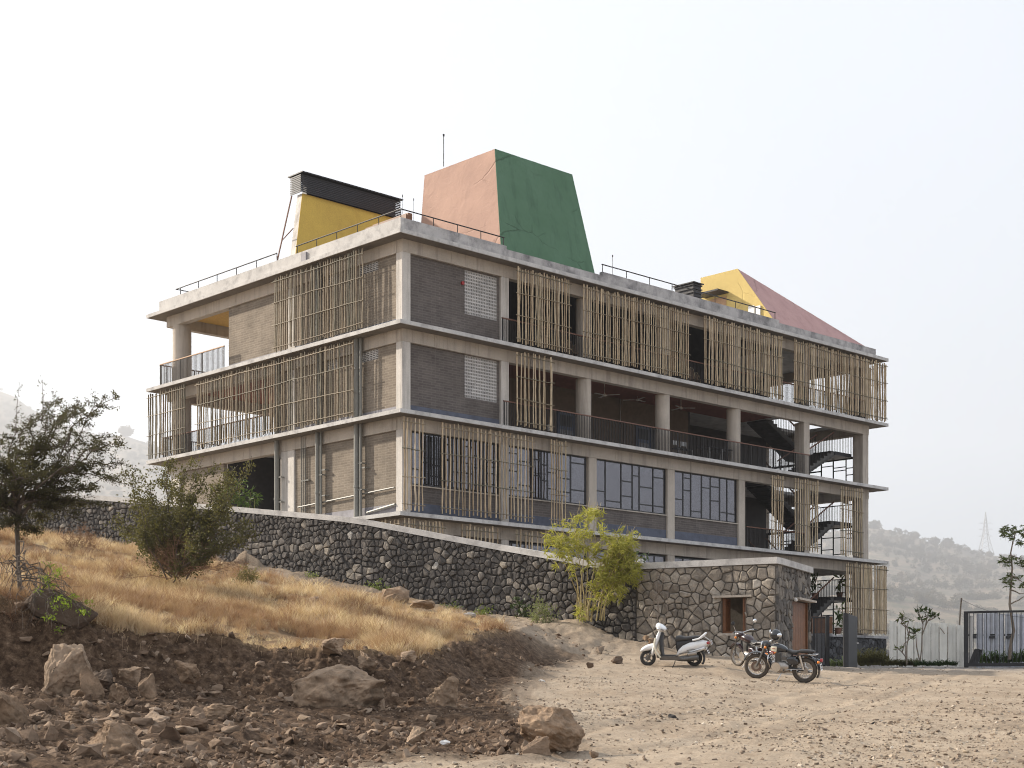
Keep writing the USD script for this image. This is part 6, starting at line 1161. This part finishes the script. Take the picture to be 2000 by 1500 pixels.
    P('engine_case', MB().add(*loft([ring(X(x), z, .07, hz, 12, 3, .13) for x, z, hz in ((.45, .2, .05), (.3, .21, .075), (.1, .22, .09), (-.02, .22, .07))])), 'dull_steel'); P('exhaust', MB().add(*loft([ring(X(x), z, r_, r_, 12, 2, .19) for x, z, r_ in ((.30, .2, .035), (.22, .21, .055), (.0, .23, .075), (-.12, .245, .075), (-.15, .25, .04))])), 'dull_steel'); P('air_box', MB().add(*loft([ring(X(x), z, .04, hz, 10, 3, .19) for x, z, hz in ((.14, .33, .03), (.1, .335, .055), (-.05, .35, .055), (-.1, .35, .03))])), 'alloy')
    P('side_stand', tube([(X(.48), .14, .16), (X(.5), .2, .06), (X(.53), .26, -.01)], .011), 'black_plastic'); P('fork', tube([(L, .06, R), (X(1.16), .07, .36), (X(1.08), .05, .5)], .022), 'dull_steel')
scooter()
def motorcycle(name, label, re, fr, big=True, lean=-0.12):
    v = Veh(name, label, re, fr, lean); P = v.put; L = np.linalg.norm(np.subtract(fr, re)); k = L / (1.37 if big else 1.27); X = lambda x: x * k; R = 0.325 if big else 0.30; rw = .054 if big else .036; body = 'black_paint' if big else 'maroon_paint'
    wheel(v, L, R, R, rw, 32, 'chrome' if big else 'alloy', .075, 'dusty_tyre', .135 if big else 0, steer=.05); wheel(v, 0, R, R, rw + .006, 32, 'chrome' if big else 'alloy', .09, 'dusty_tyre')
    P('front_fender', MB().add(*fender(L, R, R + .035, 25, 165, .075)), body); P('rear_fender', MB().add(*fender(0, R, R + .045, 40, 205, .085)), body)
    for s in (1, -1): P('fork', tube([(L, s * .085, R), (X(1.24), s * .09, .62), (X(1.13), s * .09, .93)], .026 if big else .02, 8), 'dull_steel'); P('shock_absorber', tube([(X(.0), s * .13, R + .02), (X(.14), s * .13, .70)], .03, 6), 'chrome')
    P('headlight_nacelle', MB().add(*loft([ring(X(x), z, r_, r_, 18, 2) for x, z, r_ in ((1.02, .90, .05), (1.06, .90, .09), (1.14, .895, .105), (1.22, .885, .102), (1.235, .884, .098))])), body); P('headlight', MB().add(*loft([ring(X(x), z, r_, r_, 18, 2) for x, z, r_ in ((1.238, .884, .102), (1.262, .882, .1), (1.285, .88, .07), (1.295, .88, .02))])), 'lamp_glass')
    P('handlebar', tube([(X(.88), .37, 1.02), (X(.97), .3, 1.04), (X(1.05), .12, .99), (X(1.06), 0, .97), (X(1.05), -.12, .99), (X(.97), -.3, 1.04), (X(.88), -.37, 1.02)], .013, 26), 'chrome')
    for s in (1, -1):
        P('grip', tube([(X(.93), s * .33, 1.035), (X(.87), s * .39, 1.02)], .02, 4), 'black_plastic'); P('brake_lever', tube([(X(.99), s * .29, 1.03), (X(.97), s * .38, 1.0)], .007, 4), 'chrome'); P('mirror_stalk', tube([(X(.97), s * .28, 1.05), (X(.98), s * .32, 1.16), (X(.96), s * .36, 1.22)], .007, 6), 'chrome' if s > 0 else 'black_plastic')
        m = trimesh.creation.icosphere(3, 1.0); P('mirror', MB().add(m.vertices * [.02, .062, .055] + [X(.96), s * .37, 1.27], m.faces), 'lamp_glass' if (s < 0) != big else 'black_plastic'); P('indicator', MB().tm(trimesh.creation.icosphere(2, .034), trimesh.transformations.translation_matrix([X(1.12), s * .17, .84])), 'amber_lens')
    tk = [(1.02, .82, .06, .05), (.97, .835, .115, .085), (.84, .85, .14, .105), (.68, .835, .135, .1), (.56, .80, .10, .075), (.51, .78, .05, .04)]
    T_ = P('fuel_tank', MB().add(*loft([ring(X(x), z, hy, hz, 20, 2.3) for x, z, hy, hz in tk])), body)
    if big:
        for s in (1, -1): P('tank_panel', MB().add(*loft([ring(X(x), z, .008, hz, 12, 3, s * y) for x, z, hz, y in ((1.0, .81, .03, .085), (.955, .81, .058, .118), (.87, .815, .064, .137), (.80, .815, .062, .141))])), 'cream_paint', T_); P('tank_mark', MB().box3((X(.93), s * .139, .815), (X(-.09), s * .012, 0), (0, s * .003, 0), (0, 0, .014)), 'red_plastic', T_, smooth=False)
    P('tank_cap', MB().tm(trimesh.creation.cylinder(.035, .03, sections=16), trimesh.transformations.translation_matrix([X(.84), 0, .965])), 'chrome', T_)
    P('rider_seat', MB().add(*loft([ring(X(x), z, hy, hz, 16, 2.6) for x, z, hy, hz in ((.53, .79, .06, .03), (.48, .79, .10, .05), (.36, .76, .13, .045), (.24, .765, .13, .05), (.18, .79, .11, .04))])), 'seat_vinyl'); P('pillion_seat', MB().add(*loft([ring(X(x), z, hy, hz, 16, 2.6) for x, z, hy, hz in ((.19, .80, .09, .035), (.14, .805, .115, .05), (-.05, .81, .115, .05), (-.2, .81, .10, .045), (-.25, .81, .06, .025))])), 'seat_vinyl')
    P('frame', tube([(X(1.1), 0, .86), (X(1.0), 0, .5), (X(.92), 0, .28), (X(.5), 0, .24), (X(.4), 0, .4), (X(.38), 0, .72)], .022, 24), 'black_plastic'); P('frame', tube([(X(.0), .1, R), (X(.4), .1, .36)], .022, 5), 'black_plastic'); P('frame', tube([(X(.0), -.1, R), (X(.4), -.1, .36)], .022, 5), 'black_plastic'); P('frame', tube([(X(.5), .09, .74), (X(.1), .11, .7), (X(-.15), .11, .72)], .015, 8), 'black_plastic')
    P('crankcase', MB().add(*loft([ring(x, .36, r_, r_ * .95, 18, 2.3) for x, r_ in ((X(.96), .03), (X(.92), .11), (X(.76), .17), (X(.56), .165), (X(.44), .12), (X(.41), .04))])), 'alloy'); m = trimesh.creation.cylinder(.12, .06, sections=24); m.apply_transform(trimesh.transformations.rotation_matrix(math.pi / 2, [1, 0, 0])); m.apply_translation([X(.78), .16, .36]); P('engine_cover', MB().tm(m), 'chrome')
    fin = MB()
    for i in range(8): fin.box(X(.68), X(.86), -.095, .095, .5 + i * .026, .512 + i * .026)
    fin.box(X(.71), X(.83), -.07, .07, .49, .72); P('cylinder_fins', fin, 'dull_steel', smooth=False); P('carburettor', MB().box(X(.52), X(.64), -.05, .07, .54, .64), 'dull_steel', smooth=False)
    for s in (1, -1): P('tool_box', MB().add(*loft([ring(X(x), z, .035, hz, 14, 2.6, s * .135) for x, z, hz in ((.49, .56, .03), (.45, .56, .085), (.3, .55, .105), (.2, .53, .07), (.17, .52, .03))])), body)
    P('exhaust', tube([(X(.84), -.08, .6), (X(.96), -.1, .52), (X(.95), -.12, .3), (X(.6), -.15, .24), (X(.1), -.17, .26), (X(-.3), -.18, .29)], [.02] * 9 + [.04] * 9, 18), 'chrome'); P('side_stand', tube([(X(.62), .1, .22), (X(.68), .22, .08), (X(.72), .30, -.01)], .012, 6), 'chrome'); P('foot_peg', tube([(X(.55), .12, .3), (X(.55), .25, .3)], .014, 3), 'black_plastic'); P('brake_rod', tube([(X(.5), .13, .3), (X(.1), .14, .36), (X(-.02), .13, .33)], .008, 6), 'chrome')
    if big:
        for s in (1, -1): P('crash_guard', tube([(X(.98), s * .06, .7), (X(1.0), s * .2, .66), (X(1.0), s * .27, .58), (X(1.0), s * .27, .5), (X(.98), s * .2, .42), (X(.95), s * .1, .3)], .016, 20).tube(curve([(X(1.0), s * .12, .59), (X(1.0), s * .26, .575)], 4), .014, 6).tube(curve([(X(1.0), s * .12, .51), (X(1.0), s * .26, .505)], 4), .014, 6), 'chrome')
    else:
        g = MB()
        for i in range(6): g.tube([(X(.2 - i * .06), .2, .62 - i * .03), (X(.2 - i * .06) - .12, .2, .36 - i * .02)], .008, 4)
        g.tube([(X(.25), .2, .62), (X(-.16), .2, .46)], .012, 4); P('saree_guard', g, 'chrome')
    P('tail_bracket', MB().add(*loft([ring(X(x), z, .06, hz, 12, 2.6) for x, z, hz in ((-.28, .60, .03), (-.33, .6, .05), (-.40, .58, .05), (-.43, .57, .03))])), body); P('tail_light', MB().add(*loft([ring(X(x), z, .055, .045, 14, 2) for x, z in ((-.42, .61), (-.47, .61), (-.485, .61))])), 'red_lens')
    for s in (1, -1): P('rear_indicator', MB().tm(trimesh.creation.icosphere(2, .037), trimesh.transformations.translation_matrix([X(-.40), s * .15, .57])).cyl((X(-.38), s * .04, .58), (X(-.40), s * .13, .57), .012, 6), 'amber_lens')
    plate(v, (X(-.46), 0, .44), (-1, 0, .25), .21, .17); P('grab_handle', tube([(X(-.1), .13, .74), (X(-.28), .12, .74), (X(-.34), 0, .76), (X(-.28), -.12, .74), (X(-.1), -.13, .74)], .013, 16), 'chrome')
    return v
motorcycle('motorcycle', 'black classic motorcycle with cream tank panels parked nearest the camera', at(1570, 1330.5, 38.7), at(1477, 1318.5, 39.15))
motorcycle('motorcycle', 'dark maroon motorcycle half hidden behind the black classic motorcycle', at(1489, 1302, 41.2), at(1440, 1297.5, 42.15), False)
# helmet left on the black motorcycle's mirror
m = trimesh.creation.icosphere(3, 1); hc = at(1515, 1240, 38.9); hl = thing('helmet', 'black helmet hanging on the mirror of the black motorcycle', 'helmet', hc)
put('shell', MB().add(m.vertices * [.14, .12, .145] + hc, m.faces), 'black_paint', hl, smooth=True); put('visor', MB().add(m.vertices[m.vertices[:, 2] > -2] * [.08, .1, .06] + hc + [.07, -.05, -.01], m.faces), 'lamp_glass', hl, smooth=True)
# ------------------------------------------------------------------ gates and fences
plain('gate_steel', (0.018, 0.018, 0.02), 0.6, vary=0.25); plain('sheet_pale', (0.85, 0.83, 0.78), 0.5, vary=0.10, scale=2, rnd=0.08); plain('sheet_grey', (0.48, 0.49, 0.53), 0.45, metal=0.15, vary=0.18, scale=3, rnd=0.12)
def bar(mb, p, q, w=0.03): mb.tube([p, q], w, 4)
D = 55.5
t = thing('barred_gate', 'black steel barred gate leaf between the gatehouse and its post', 'gate', at(1604, 1306, D)); g = MB()
for a, b in (((1587, 1206), (1619, 1206)), ((1589, 1206), (1589, 1306)), ((1586, 1300), (1619, 1300))): g.box3(at(*a, D) - [.03, .03, .03], at(*b, D) - at(*a, D) + [.06 if a[1] == b[1] else 0, 0, 0], [.06, 0, 0] if a[0] == b[0] else [0, 0, .06], [0, .06, 0])
put('frame', g, 'gate_steel', t); 
for x in np.linspace(1592, 1612, 9): put('bar', MB().box3(at(x, 1299, D) - [.012, .012, 0], [.024, 0, 0], [0, .024, 0], [0, 0, 92 * D / FPX]), 'gate_steel', t)
put('lower_panel', MB().box3(at(1591, 1299, D) + [0, .03, 0], [22 * D / FPX, 0, 0], [0, .01, 0], [0, 0, 62 * D / FPX]), 'sheet_grey', t)
put('post', MB().box3(at(1613.5, 1309, D - .3), [6.5 * D / FPX, 0, 0], [0, .14, 0], [0, 0, 106 * D / FPX]), 'gate_steel', t)
D = 54.0; t = thing('gate_leaf', 'open solid black steel gate leaf turned almost edge on', 'gate', at(1654, 1309, D)); a, b = at(1655, 1309, D), at(1672, 1309.5, D + 2.6); h = np.array([0, 0, 2.0])
put('leaf', MB().box3(a, b - a, [.05, .03, 0], h), 'gate_steel', t); put('end_post', MB().box3(a - [.14, .05, .02], [.135, 0, 0], [0, .12, 0], h + [0, 0, .04]), 'gate_steel', t); put('latch', MB().box3(b + [-.06, -.08, 1.0], [.14, 0, 0], [0, .03, 0], [0, 0, .03]), 'chrome', t)
for f in np.linspace(.12, .9, 5): p = a + (b - a) * f; put('stiffener', MB().box3(p - [.02, .04, -.05], [.03, 0, 0], [0, .03, 0], h - [0, 0, .1]), 'gate_steel', t)
D = 66.0; t = thing('planter_box', 'dark brown wooden planter box on the plinth behind the barred gate', 'planter', at(1604, 1237, 79.5))
for i in range(5): put('board', MB().box3(at(1586, 1236.5 - i * 6.6, 78.9), at(1626, 1236.5, 78.9) - at(1586, 1236.5, 78.9), [0, .04, 0], [0, 0, .165]), 'wood_brown', t)
put('box', MB().box3(at(1586, 1237, 78.96), at(1626, 1237, 78.96) - at(1586, 1237, 78.96), [0, .6, 0], [0, 0, .85]), 'wood_brown', t)
def corrugated(a, b, h0, h1, n, amp=0.018, rr=None, th=0.004):
    """upright corrugated sheet from plan point a to b"""
    a, b = np.asarray(a, float), np.asarray(b, float); d = (b - a); L = np.linalg.norm(d[:2]); nrm = np.array([-d[1], d[0], 0]) / L; k = np.arange(n * 6 + 1); s = k / (n * 6); off = amp * np.sin(k * np.pi / 3); base = a + d * s[:, None] + nrm * off[:, None]; lo, hi = base.copy(), base.copy(); lo[:, 2] = h0; hi[:, 2] = h1
    v = np.vstack([lo, hi, lo + nrm * th, hi + nrm * th]); m = len(k); i = np.arange(m - 1); f = np.vstack([np.stack([i, i + 1, m + i + 1], 1), np.stack([i, m + i + 1, m + i], 1), np.stack([2 * m + i, 3 * m + i + 1, 2 * m + i + 1], 1), np.stack([2 * m + i, 3 * m + i, 3 * m + i + 1], 1)]); return MB().add(v, f)
rr = np.random.default_rng(88); D = 64.0
t = thing('sheet_fence', 'pale corrugated sheet metal fence with gaps beside the black plinth', 'fence', at(1810, 1300, D)); xs = np.linspace(1736, 1884, 10)
for i in range(9):
    tilt = rr.normal(0, .03); a, b = at(xs[i] + .6, 1302, D), at(xs[i + 1] - 0.7 - rr.uniform(0, 1.0), 1302, D); top = (HY - np.interp(xs[i], [1736, 1884], [1211, 1222]) + rr.normal(0, 1.0)) * D / FPX; put('sheet', corrugated(a, b + [0, tilt, 0], .55, top, 6, .028), 'sheet_pale', t)
for y in (1238, 1276): put('rail', MB().box3(at(1736, y, D + .08), at(1886, y, D + .08) - at(1736, y, D + .08), [0, .04, 0], [0, 0, .05]), 'bark_pale', t)
for x in xs[1:]: put('post', MB().cyl(at(x - .8, 1303, D + .06) - [0, 0, .2], at(x - .8, 1224, D + .06), .016, 6), 'bark_pale', t)
put('stick', MB().cyl(at(1836, 1226, D - .1), at(1845, 1238, D - .1), .02, 5), 'bark_pale', t)
t = thing('leaning_pole', 'thin leaning wooden pole with a slack wire above the sheet fence', 'pole', at(1873, 1222, 66)); put('pole', MB().tube([at(1872.5, 1300, 66), at(1874, 1222, 66), at(1876, 1190, 66), at(1878, 1168, 66)], .035, 6), 'bark_pale', t); q = np.linspace(0, 1, 10); p0, p1 = at(1878, 1171, 66), at(2040, 1206, 58); put('wire', MB().tube(p0 + (p1 - p0) * q[:, None] - np.array([0, 0, .25]) * (4 * q * (1 - q))[:, None], .008, 3, False), 'gate_steel', t)
D = 58.0; t = thing('sliding_gate', 'wide dark framed gate with thin upright bars at the right edge', 'gate', at(1940, 1303, D)); g = MB(); x1 = 2080
P1, P2 = at(1885, 1302, D), at(x1, 1301, D - 1.5); up = np.array([0, 0, 107 * D / FPX]); dxy = P2 - P1
g.box3(P1 - [.04, .03, .04], [.16, 0, 0], [0, .06, 0], up + [0, 0, .06]); g.box3(P1 + up - [0, .03, .06], dxy, [0, .06, 0], [0, 0, .08]); g.box3(P1 - [0, .03, 0], dxy, [0, .06, 0], [0, 0, .13]); put('frame', g, 'gate_steel', t)
for s in np.arange(.045, 1, .0435): p = P1 + dxy * s; put('bar', MB().box3(p + [-.01, -.01, .1], [.02, 0, 0], [0, .02, 0], up - [0, 0, .15]), 'gate_steel', t)
t = thing('sheet_fence', 'grey blue corrugated sheets standing behind the barred sliding gate', 'fence', at(1950, 1300, 63)); D = 63.0; xs = [1894, 1907, 1921, 1936, 1950, 1963, 1975, 1990, 2006, 2022, 2040, 2060]
for i in range(11):
    if i == 0: continue
    put('sheet', corrugated(at(xs[i] + .3, 1300, D + rr.normal(0, .05)), at(xs[i + 1] - (2.2 if i == 4 else .4), 1300, D + rr.normal(0, .05)), .6, (HY - 1199 + rr.normal(0, 1.5)) * D / FPX, 3, .03), 'sheet_grey', t)
put('rail', MB().box3(at(1890, 1242, D + .1), at(2070, 1242, D + .1) - at(1890, 1242, D + .1), [0, .05, 0], [0, 0, .07]), 'gate_steel', t)
for x in (1897, 1933, 1966): put('clamp', MB().box3(at(x, 1247, D - .12), [.22, 0, 0], [0, .08, 0], [0, 0, .1]).box3(at(x + 1.5, 1241, D - .12), [.2, 0, 0], [0, .06, 0], [0, 0, .06]), 'gate_steel', t)
put('post', MB().cyl(at(1896, 1302, D - .2), at(1897.5, 1203, D - .2), .07, 8), 'tube_steel', t)
t = thing('metal_trough', 'tilted dark sheet metal trough leaning inside the sliding gate', 'trough', at(1905, 1298, 60)); D = 60; q = [at(1890, 1302, D), at(1908, 1302, D + .5), at(1919, 1270, D + .5), at(1904, 1268, D)]
put('back', MB().prism(q, [.03, .05, 0]), 'gate_steel', t); put('side', MB().prism([q[0], q[3], q[3] + [.1, -.3, 0], q[0] + [.1, -.3, 0]], [-.02, 0, 0]), 'gate_steel', t); put('side', MB().prism([q[3], q[2], q[2] + [.05, -.3, .0], q[3] + [.05, -.3, 0]], [0, 0, .02]), 'tube_steel', t)
# ------------------------------------------------------------------ things in the building
def fan(px, py, v, label):
    u, w = onR(px, py, v); o = B(u, v, w); t = thing('ceiling_fan', label, 'fan', o); put('rod', MB().cyl(o, B(u, v, SL[3][0] - .04), .015, 6), 'fan_white', t); m = trimesh.creation.revolve([(0, -.05), (.07, -.05), (.1, 0), (.06, .06), (0, .07)], sections=16); put('motor', MB().tm(m, trimesh.transformations.translation_matrix(o)), 'fan_white', t, smooth=40)
    for k in range(3): a = k * 2.094 + px; d = np.array([math.cos(a), math.sin(a), 0]); s = np.array([-d[1], d[0], 0]); put('blade', MB().box3(o + d * .1 - s * .06, d * .62, s * .12, [0, 0, .012]), 'fan_white', t)
fan(1181, 772, 2.7, 'white ceiling fan between the second and third round columns'); fan(1330, 797, 2.7, 'white ceiling fan right of the third round column'); fan(1245, 781, 3.6, 'white ceiling fan deepest in the balcony, partly lost in shade')
def frame_chair(u, v, k, label, table=False):
    w = SL[k][1]; o = B(u, v, w); t = thing('steel_table' if table else 'steel_chair', label, 'table' if table else 'chair', o); s = .42 if table else .2; h = .74 if table else .44
    for a in (-s, s):
        for b in (-s, s): put('leg', MB().cyl(B(u + a, v + b, w), B(u + a * .95, v + b * .95, w + h), .014, 6), 'tube_steel', t)
    put('tabletop' if table else 'seat', MB().bb(u - s - .03, u + s + .03, v - s - .03, v + s + .03, w + h, w + h + .03), 'dark_metal' if table else 'black_plastic', t)
    if not table: put('backrest', MB().bb(u - s, u + s, v + s - .01, v + s + .02, w + h + .22, w + h + .42).cyl(B(u - s, v + s, w + h), B(u - s, v + s, w + .86), .013, 6).cyl(B(u + s, v + s, w + h), B(u + s, v + s, w + .86), .013, 6), 'tube_steel', t)
for px, lab in ((1325, 'steel chair on the balcony right of the third round column, left of a pair'), (1341, 'steel chair on the balcony right of the third round column, right of a pair')): frame_chair(onR(px, 870, .95)[0], .95, 2, lab)
for px, lab in ((1384, 'steel table on the balcony before the fourth round column, left of two'), (1408, 'steel table on the balcony before the fourth round column, right of two')): frame_chair(onR(px, 880, 1.1)[0], 1.1, 2, lab, True)
def cane_chair(px, v, label):
    u = onR(px, 670, v)[0]; w = SL[3][1]; o = B(u, v, w); t = thing('cane_chair', label, 'chair', o)
    for a in (-.24, .24):
        for b in (-.22, .22): put('leg', MB().cyl(B(u + a, v + b, w), B(u + a, v + b, w + .42), .018, 6), 'cane', t)
    put('seat', MB().bb(u - .27, u + .27, v - .26, v + .26, w + .42, w + .47), 'cane', t); a = np.linspace(0, np.pi, 15); arc = [B(u - .3 * math.cos(x), v + .26, w + .5 + .62 * math.sin(x)) for x in a]; put('back_hoop', MB().tube(arc, .026, 6), 'bamboo', t, smooth=True)
    put('back_cane', MB().prism([B(u - .26 * math.cos(x), v + .275, w + .5 + .56 * math.sin(x)) for x in a], V * .02), 'cane', t)
for px, v, lab in ((1072, 1.3, 'round backed cane chair behind the first top floor screen, left'), (1086, 2.0, 'round backed cane chair behind the first top floor screen, right'), (1119, 1.2, 'round backed cane chair in the first dark gap of the top floor, left'), (1133, 1.6, 'round backed cane chair in the first dark gap of the top floor, right'), (1137, 2.6, 'round backed cane chair, tallest looking, at the edge of the second top floor screen'), (1358, 1.2, 'round backed cane chair in the second dark gap of the top floor'), (1368, 1.8, 'round backed cane chair in the second dark gap, nearer the third screen')): cane_chair(px, v, lab)
plain('bottle_glass', (0.55, 0.6, 0.6), 0.1, coat=.5); bm = trimesh.creation.revolve([(0, 0), (.045, 0), (.045, .16), (.015, .21), (.015, .28), (0, .28)], sections=10); rr = np.random.default_rng(17); first = None
for wi, (a, b, n) in enumerate(((12.3, 16.8, 9), (17.8, 22.2, 9), (7.5, 11.2, 5))):
    for i in range(n):
        u = a + (b - a) * (i + rr.uniform(.15, .85)) / n; o = B(u, .9, WS - .003); lab = 'glass bottle, %sfrom left on the sill of the %s' % (ORD[i] or 'first ', ('window behind the bamboo clump', 'rightmost window', 'second window')[wi])
        put('bottle', MB().tm(bm, trimesh.transformations.translation_matrix(o)), 'bottle_glass', smooth=40, label=lab, cat='bottle', group='bottles on the window sills')
# ------------------------------------------------------------------ far hills, tower, haze
streaky('hill_scrub', (0.2, 0.155, 0.105), (0.085, 0.085, 0.05), (0.42, 0.6), streak=(.02, .02, .02), blot=0.012, bump=0, tint2=(0.28, 0.2, 0.14))
leafmat('far_leaf', [(0, (0.075, 0.072, 0.042)), (0.6, (0.12, 0.105, 0.065)), (1, (0.19, 0.15, 0.1))], 0.1)
def hill(prof, D, D0_, z0, seed, back=500):
    """hill whose ridge follows the profile at the distance D, its foot at D0_"""
    x = np.linspace(prof[0][0], prof[-1][0], 260); y = np.interp(x, [p[0] for p in prof], [p[1] for p in prof]); V_ = []
    ts = np.concatenate([np.linspace(0, 1, 46), 1 + np.linspace(.04, 1, 10)])
    for t in ts:
        d = D0_ + (D - D0_) * t if t <= 1 else D + back * (t - 1); z1 = (HY - y) * D / FPX; f = (t ** 1.15 if t <= 1 else 1 - .5 * (t - 1)); X_ = (x - 1000) * d / FPX; z = z0 + (z1 - z0) * f; p = np.stack([X_ * .0032, 0 * X_ + d * .0032, 0 * X_], 1); z = z + (meshkit.fbm(p, 4, seed) - .5) * 60 * min(1, (1 - abs(t - .5) * 1.7) + .25) * (t < .97); V_.append(np.stack([X_, 0 * X_ + d, z], 1))
    V_ = np.array(V_); n, m = V_.shape[:2]; i, j = np.meshgrid(np.arange(n - 1), np.arange(m - 1), indexing='ij'); q = np.stack([i * m + j, i * m + j + 1, (i + 1) * m + j + 1, (i + 1) * m + j], -1).reshape(-1, 4); return V_, q
def clump_tree(seed, n=420):
    rng = np.random.default_rng(seed); p = rng.normal(size=(n, 3)); p /= np.linalg.norm(p, axis=1, keepdims=True); lob = 1 + .35 * (meshkit.fbm(p * 1.6 + seed, 2, seed) - .5); p = p * lob[:, None] * rng.uniform(.55, 1, (n, 1)) * [.5, .5, .42] + [0, 0, .55]; v, f = leafset(p, rng, .2, .07); tr = MB().tube([[0, 0, -.2], [0, 0, .45]], [.03, .02], 5); a, b = tr.mesh(); return np.vstack([v, a]), np.vstack([f, b + len(v)])
RH = [(1560, 1050), (1640, 1036), (1700, 1031), (1722, 1033), (1760, 1041), (1795, 1050), (1820, 1062), (1850, 1066), (1880, 1072), (1905, 1082), (1940, 1085), (2000, 1092), (2100, 1110), (2300, 1150), (2600, 1200)]
LH = [(-500, 700), (-200, 735), (-60, 750), (0, 764), (28, 774), (60, 798), (95, 815), (140, 836), (185, 847), (215, 853), (245, 851), (270, 860), (300, 868), (340, 890), (420, 940), (520, 1000)]
for prof, D, D0_, seed, nt_ in ((RH, 4600, 1500, 3, 4200), (LH, 4700, 1600, 6, 3600)):
    V_, q = hill(prof, D, D0_, 3.0, seed); put('hill', (V_.reshape(-1, 3), q), 'hill_scrub', smooth=True, kind='structure')
    rng = np.random.default_rng(seed); n, m = V_.shape[:2]; a = rng.integers(1, 46, nt_ * 2); b = rng.integers(0, m, nt_ * 2); P_ = V_[a, b] + rng.normal(0, 7, (nt_ * 2, 3)) * [1, 1, 0]; den = meshkit.fbm(P_ * .0055, 3, seed); k = rng.random(nt_ * 2) < np.clip((den - .36) * 4, .08, 1); P_ = P_[k]; s = rng.uniform(6, 15, len(P_)) * np.where(rng.random(len(P_)) < .1, 1.4, 1)
    instancer('hillside_scrub', [(clump_tree(seed * 10 + i, 120), 'far_leaf') for i in range(3)], P_, rng.integers(0, 3, len(P_)), rand_quat(rng, len(P_), .05), s, 'hazy dry scrub and small trees on the %s hillside' % ('right' if seed == 3 else 'left'))
def ridge_tree(px, py, D, h, label, seed):
    o = at(px, py, D); o[2] -= h * .12; t = thing('ridge_tree', label, 'tree', o); rng = np.random.default_rng(seed); v, f = clump_tree(seed, 700); n = 700 * 4; put('crown', (v[:n] * h * [1.2, 1.2, 1] + o, f[(f < n).all(1)]), 'far_leaf', t); put('trunk', MB().tube([o - [0, 0, h * .4], o + [0, 0, h * .5]], [h * .03, h * .02], 5), 'bark', t)
for k, (px, py, h, lab) in enumerate(((1708, 1034, 11, 'round hazy tree on the right hill beside the building edge'), (1825, 1064, 9.5, 'left one of the two big round trees on the right ridge'), (1851, 1068, 10.5, 'right one of the two big round trees on the right ridge'), (1790, 1050, 6, 'thin hazy tree on the right ridge left of the two big round trees'), (1873, 1074, 6, 'small hazy tree right of the two big round trees on the ridge'), (246, 852, 13, 'hazy bushy tree on the left hill crest beside the building'))): ridge_tree(px, py, 4680 if px < 500 else 4580, h * 2.8, lab, 900 + k)
def pylon():
    D = 4640; o = at(1925, 1084, D); t = thing('pylon', 'hazy lattice transmission tower standing on the right ridge', 'pylon', o); H_ = 84 * D / FPX; k = lambda z: np.interp(z, [0, .45, .62, 1], [.20, .075, .05, .004]) * H_ * .75
    def corner(z, i): a = k(z); return o + [a * (1 if i in (0, 1) else -1), a * (1 if i in (1, 2) else -1), z * H_]
    zs = [0, .12, .24, .35, .45, .53, .62, .7, .78, .86, 1.0]
    for i in range(4): put('leg', MB().tube([corner(z, i) for z in zs], .9, 4), 'tube_steel', t)
    br = MB()
    for z0, z1 in zip(zs[:-1], zs[1:]):
        for i in range(4): j = (i + 1) % 4; br.tube([corner(z0, i), corner(z1, j)], .4, 3); br.tube([corner(z0, j), corner(z1, i)], .3, 3)
    put('bracing', br, 'tube_steel', t)
    for z, w in ((.44, .155), (.60, .155), (.74, .155)):
        for s in (-1, 1): e = o + [s * w * H_, 0, z * H_]; put('cross_arm', MB().tube([corner(z - .02, 0 if s > 0 else 2), e], .35, 3).tube([corner(z + .035, 0 if s > 0 else 2), e], .35, 3).tube([corner(z - .02, 1 if s > 0 else 3), e], .35, 3).tube([e, e - [0, 0, 4]], .25, 3), 'tube_steel', t)
pylon()
mat('haze_air', {'v': ('principled_volume', {'color': (0.93, 0.95, 1.0), 'density': HAZE, 'anisotropy': 0.35})}, [], surface=None, volume='v.volume')
put('haze', MB().box(-7200, 7200, -7200, 7200, -8, 1150), 'haze_air', kind='stuff', label='pale morning haze in the air')
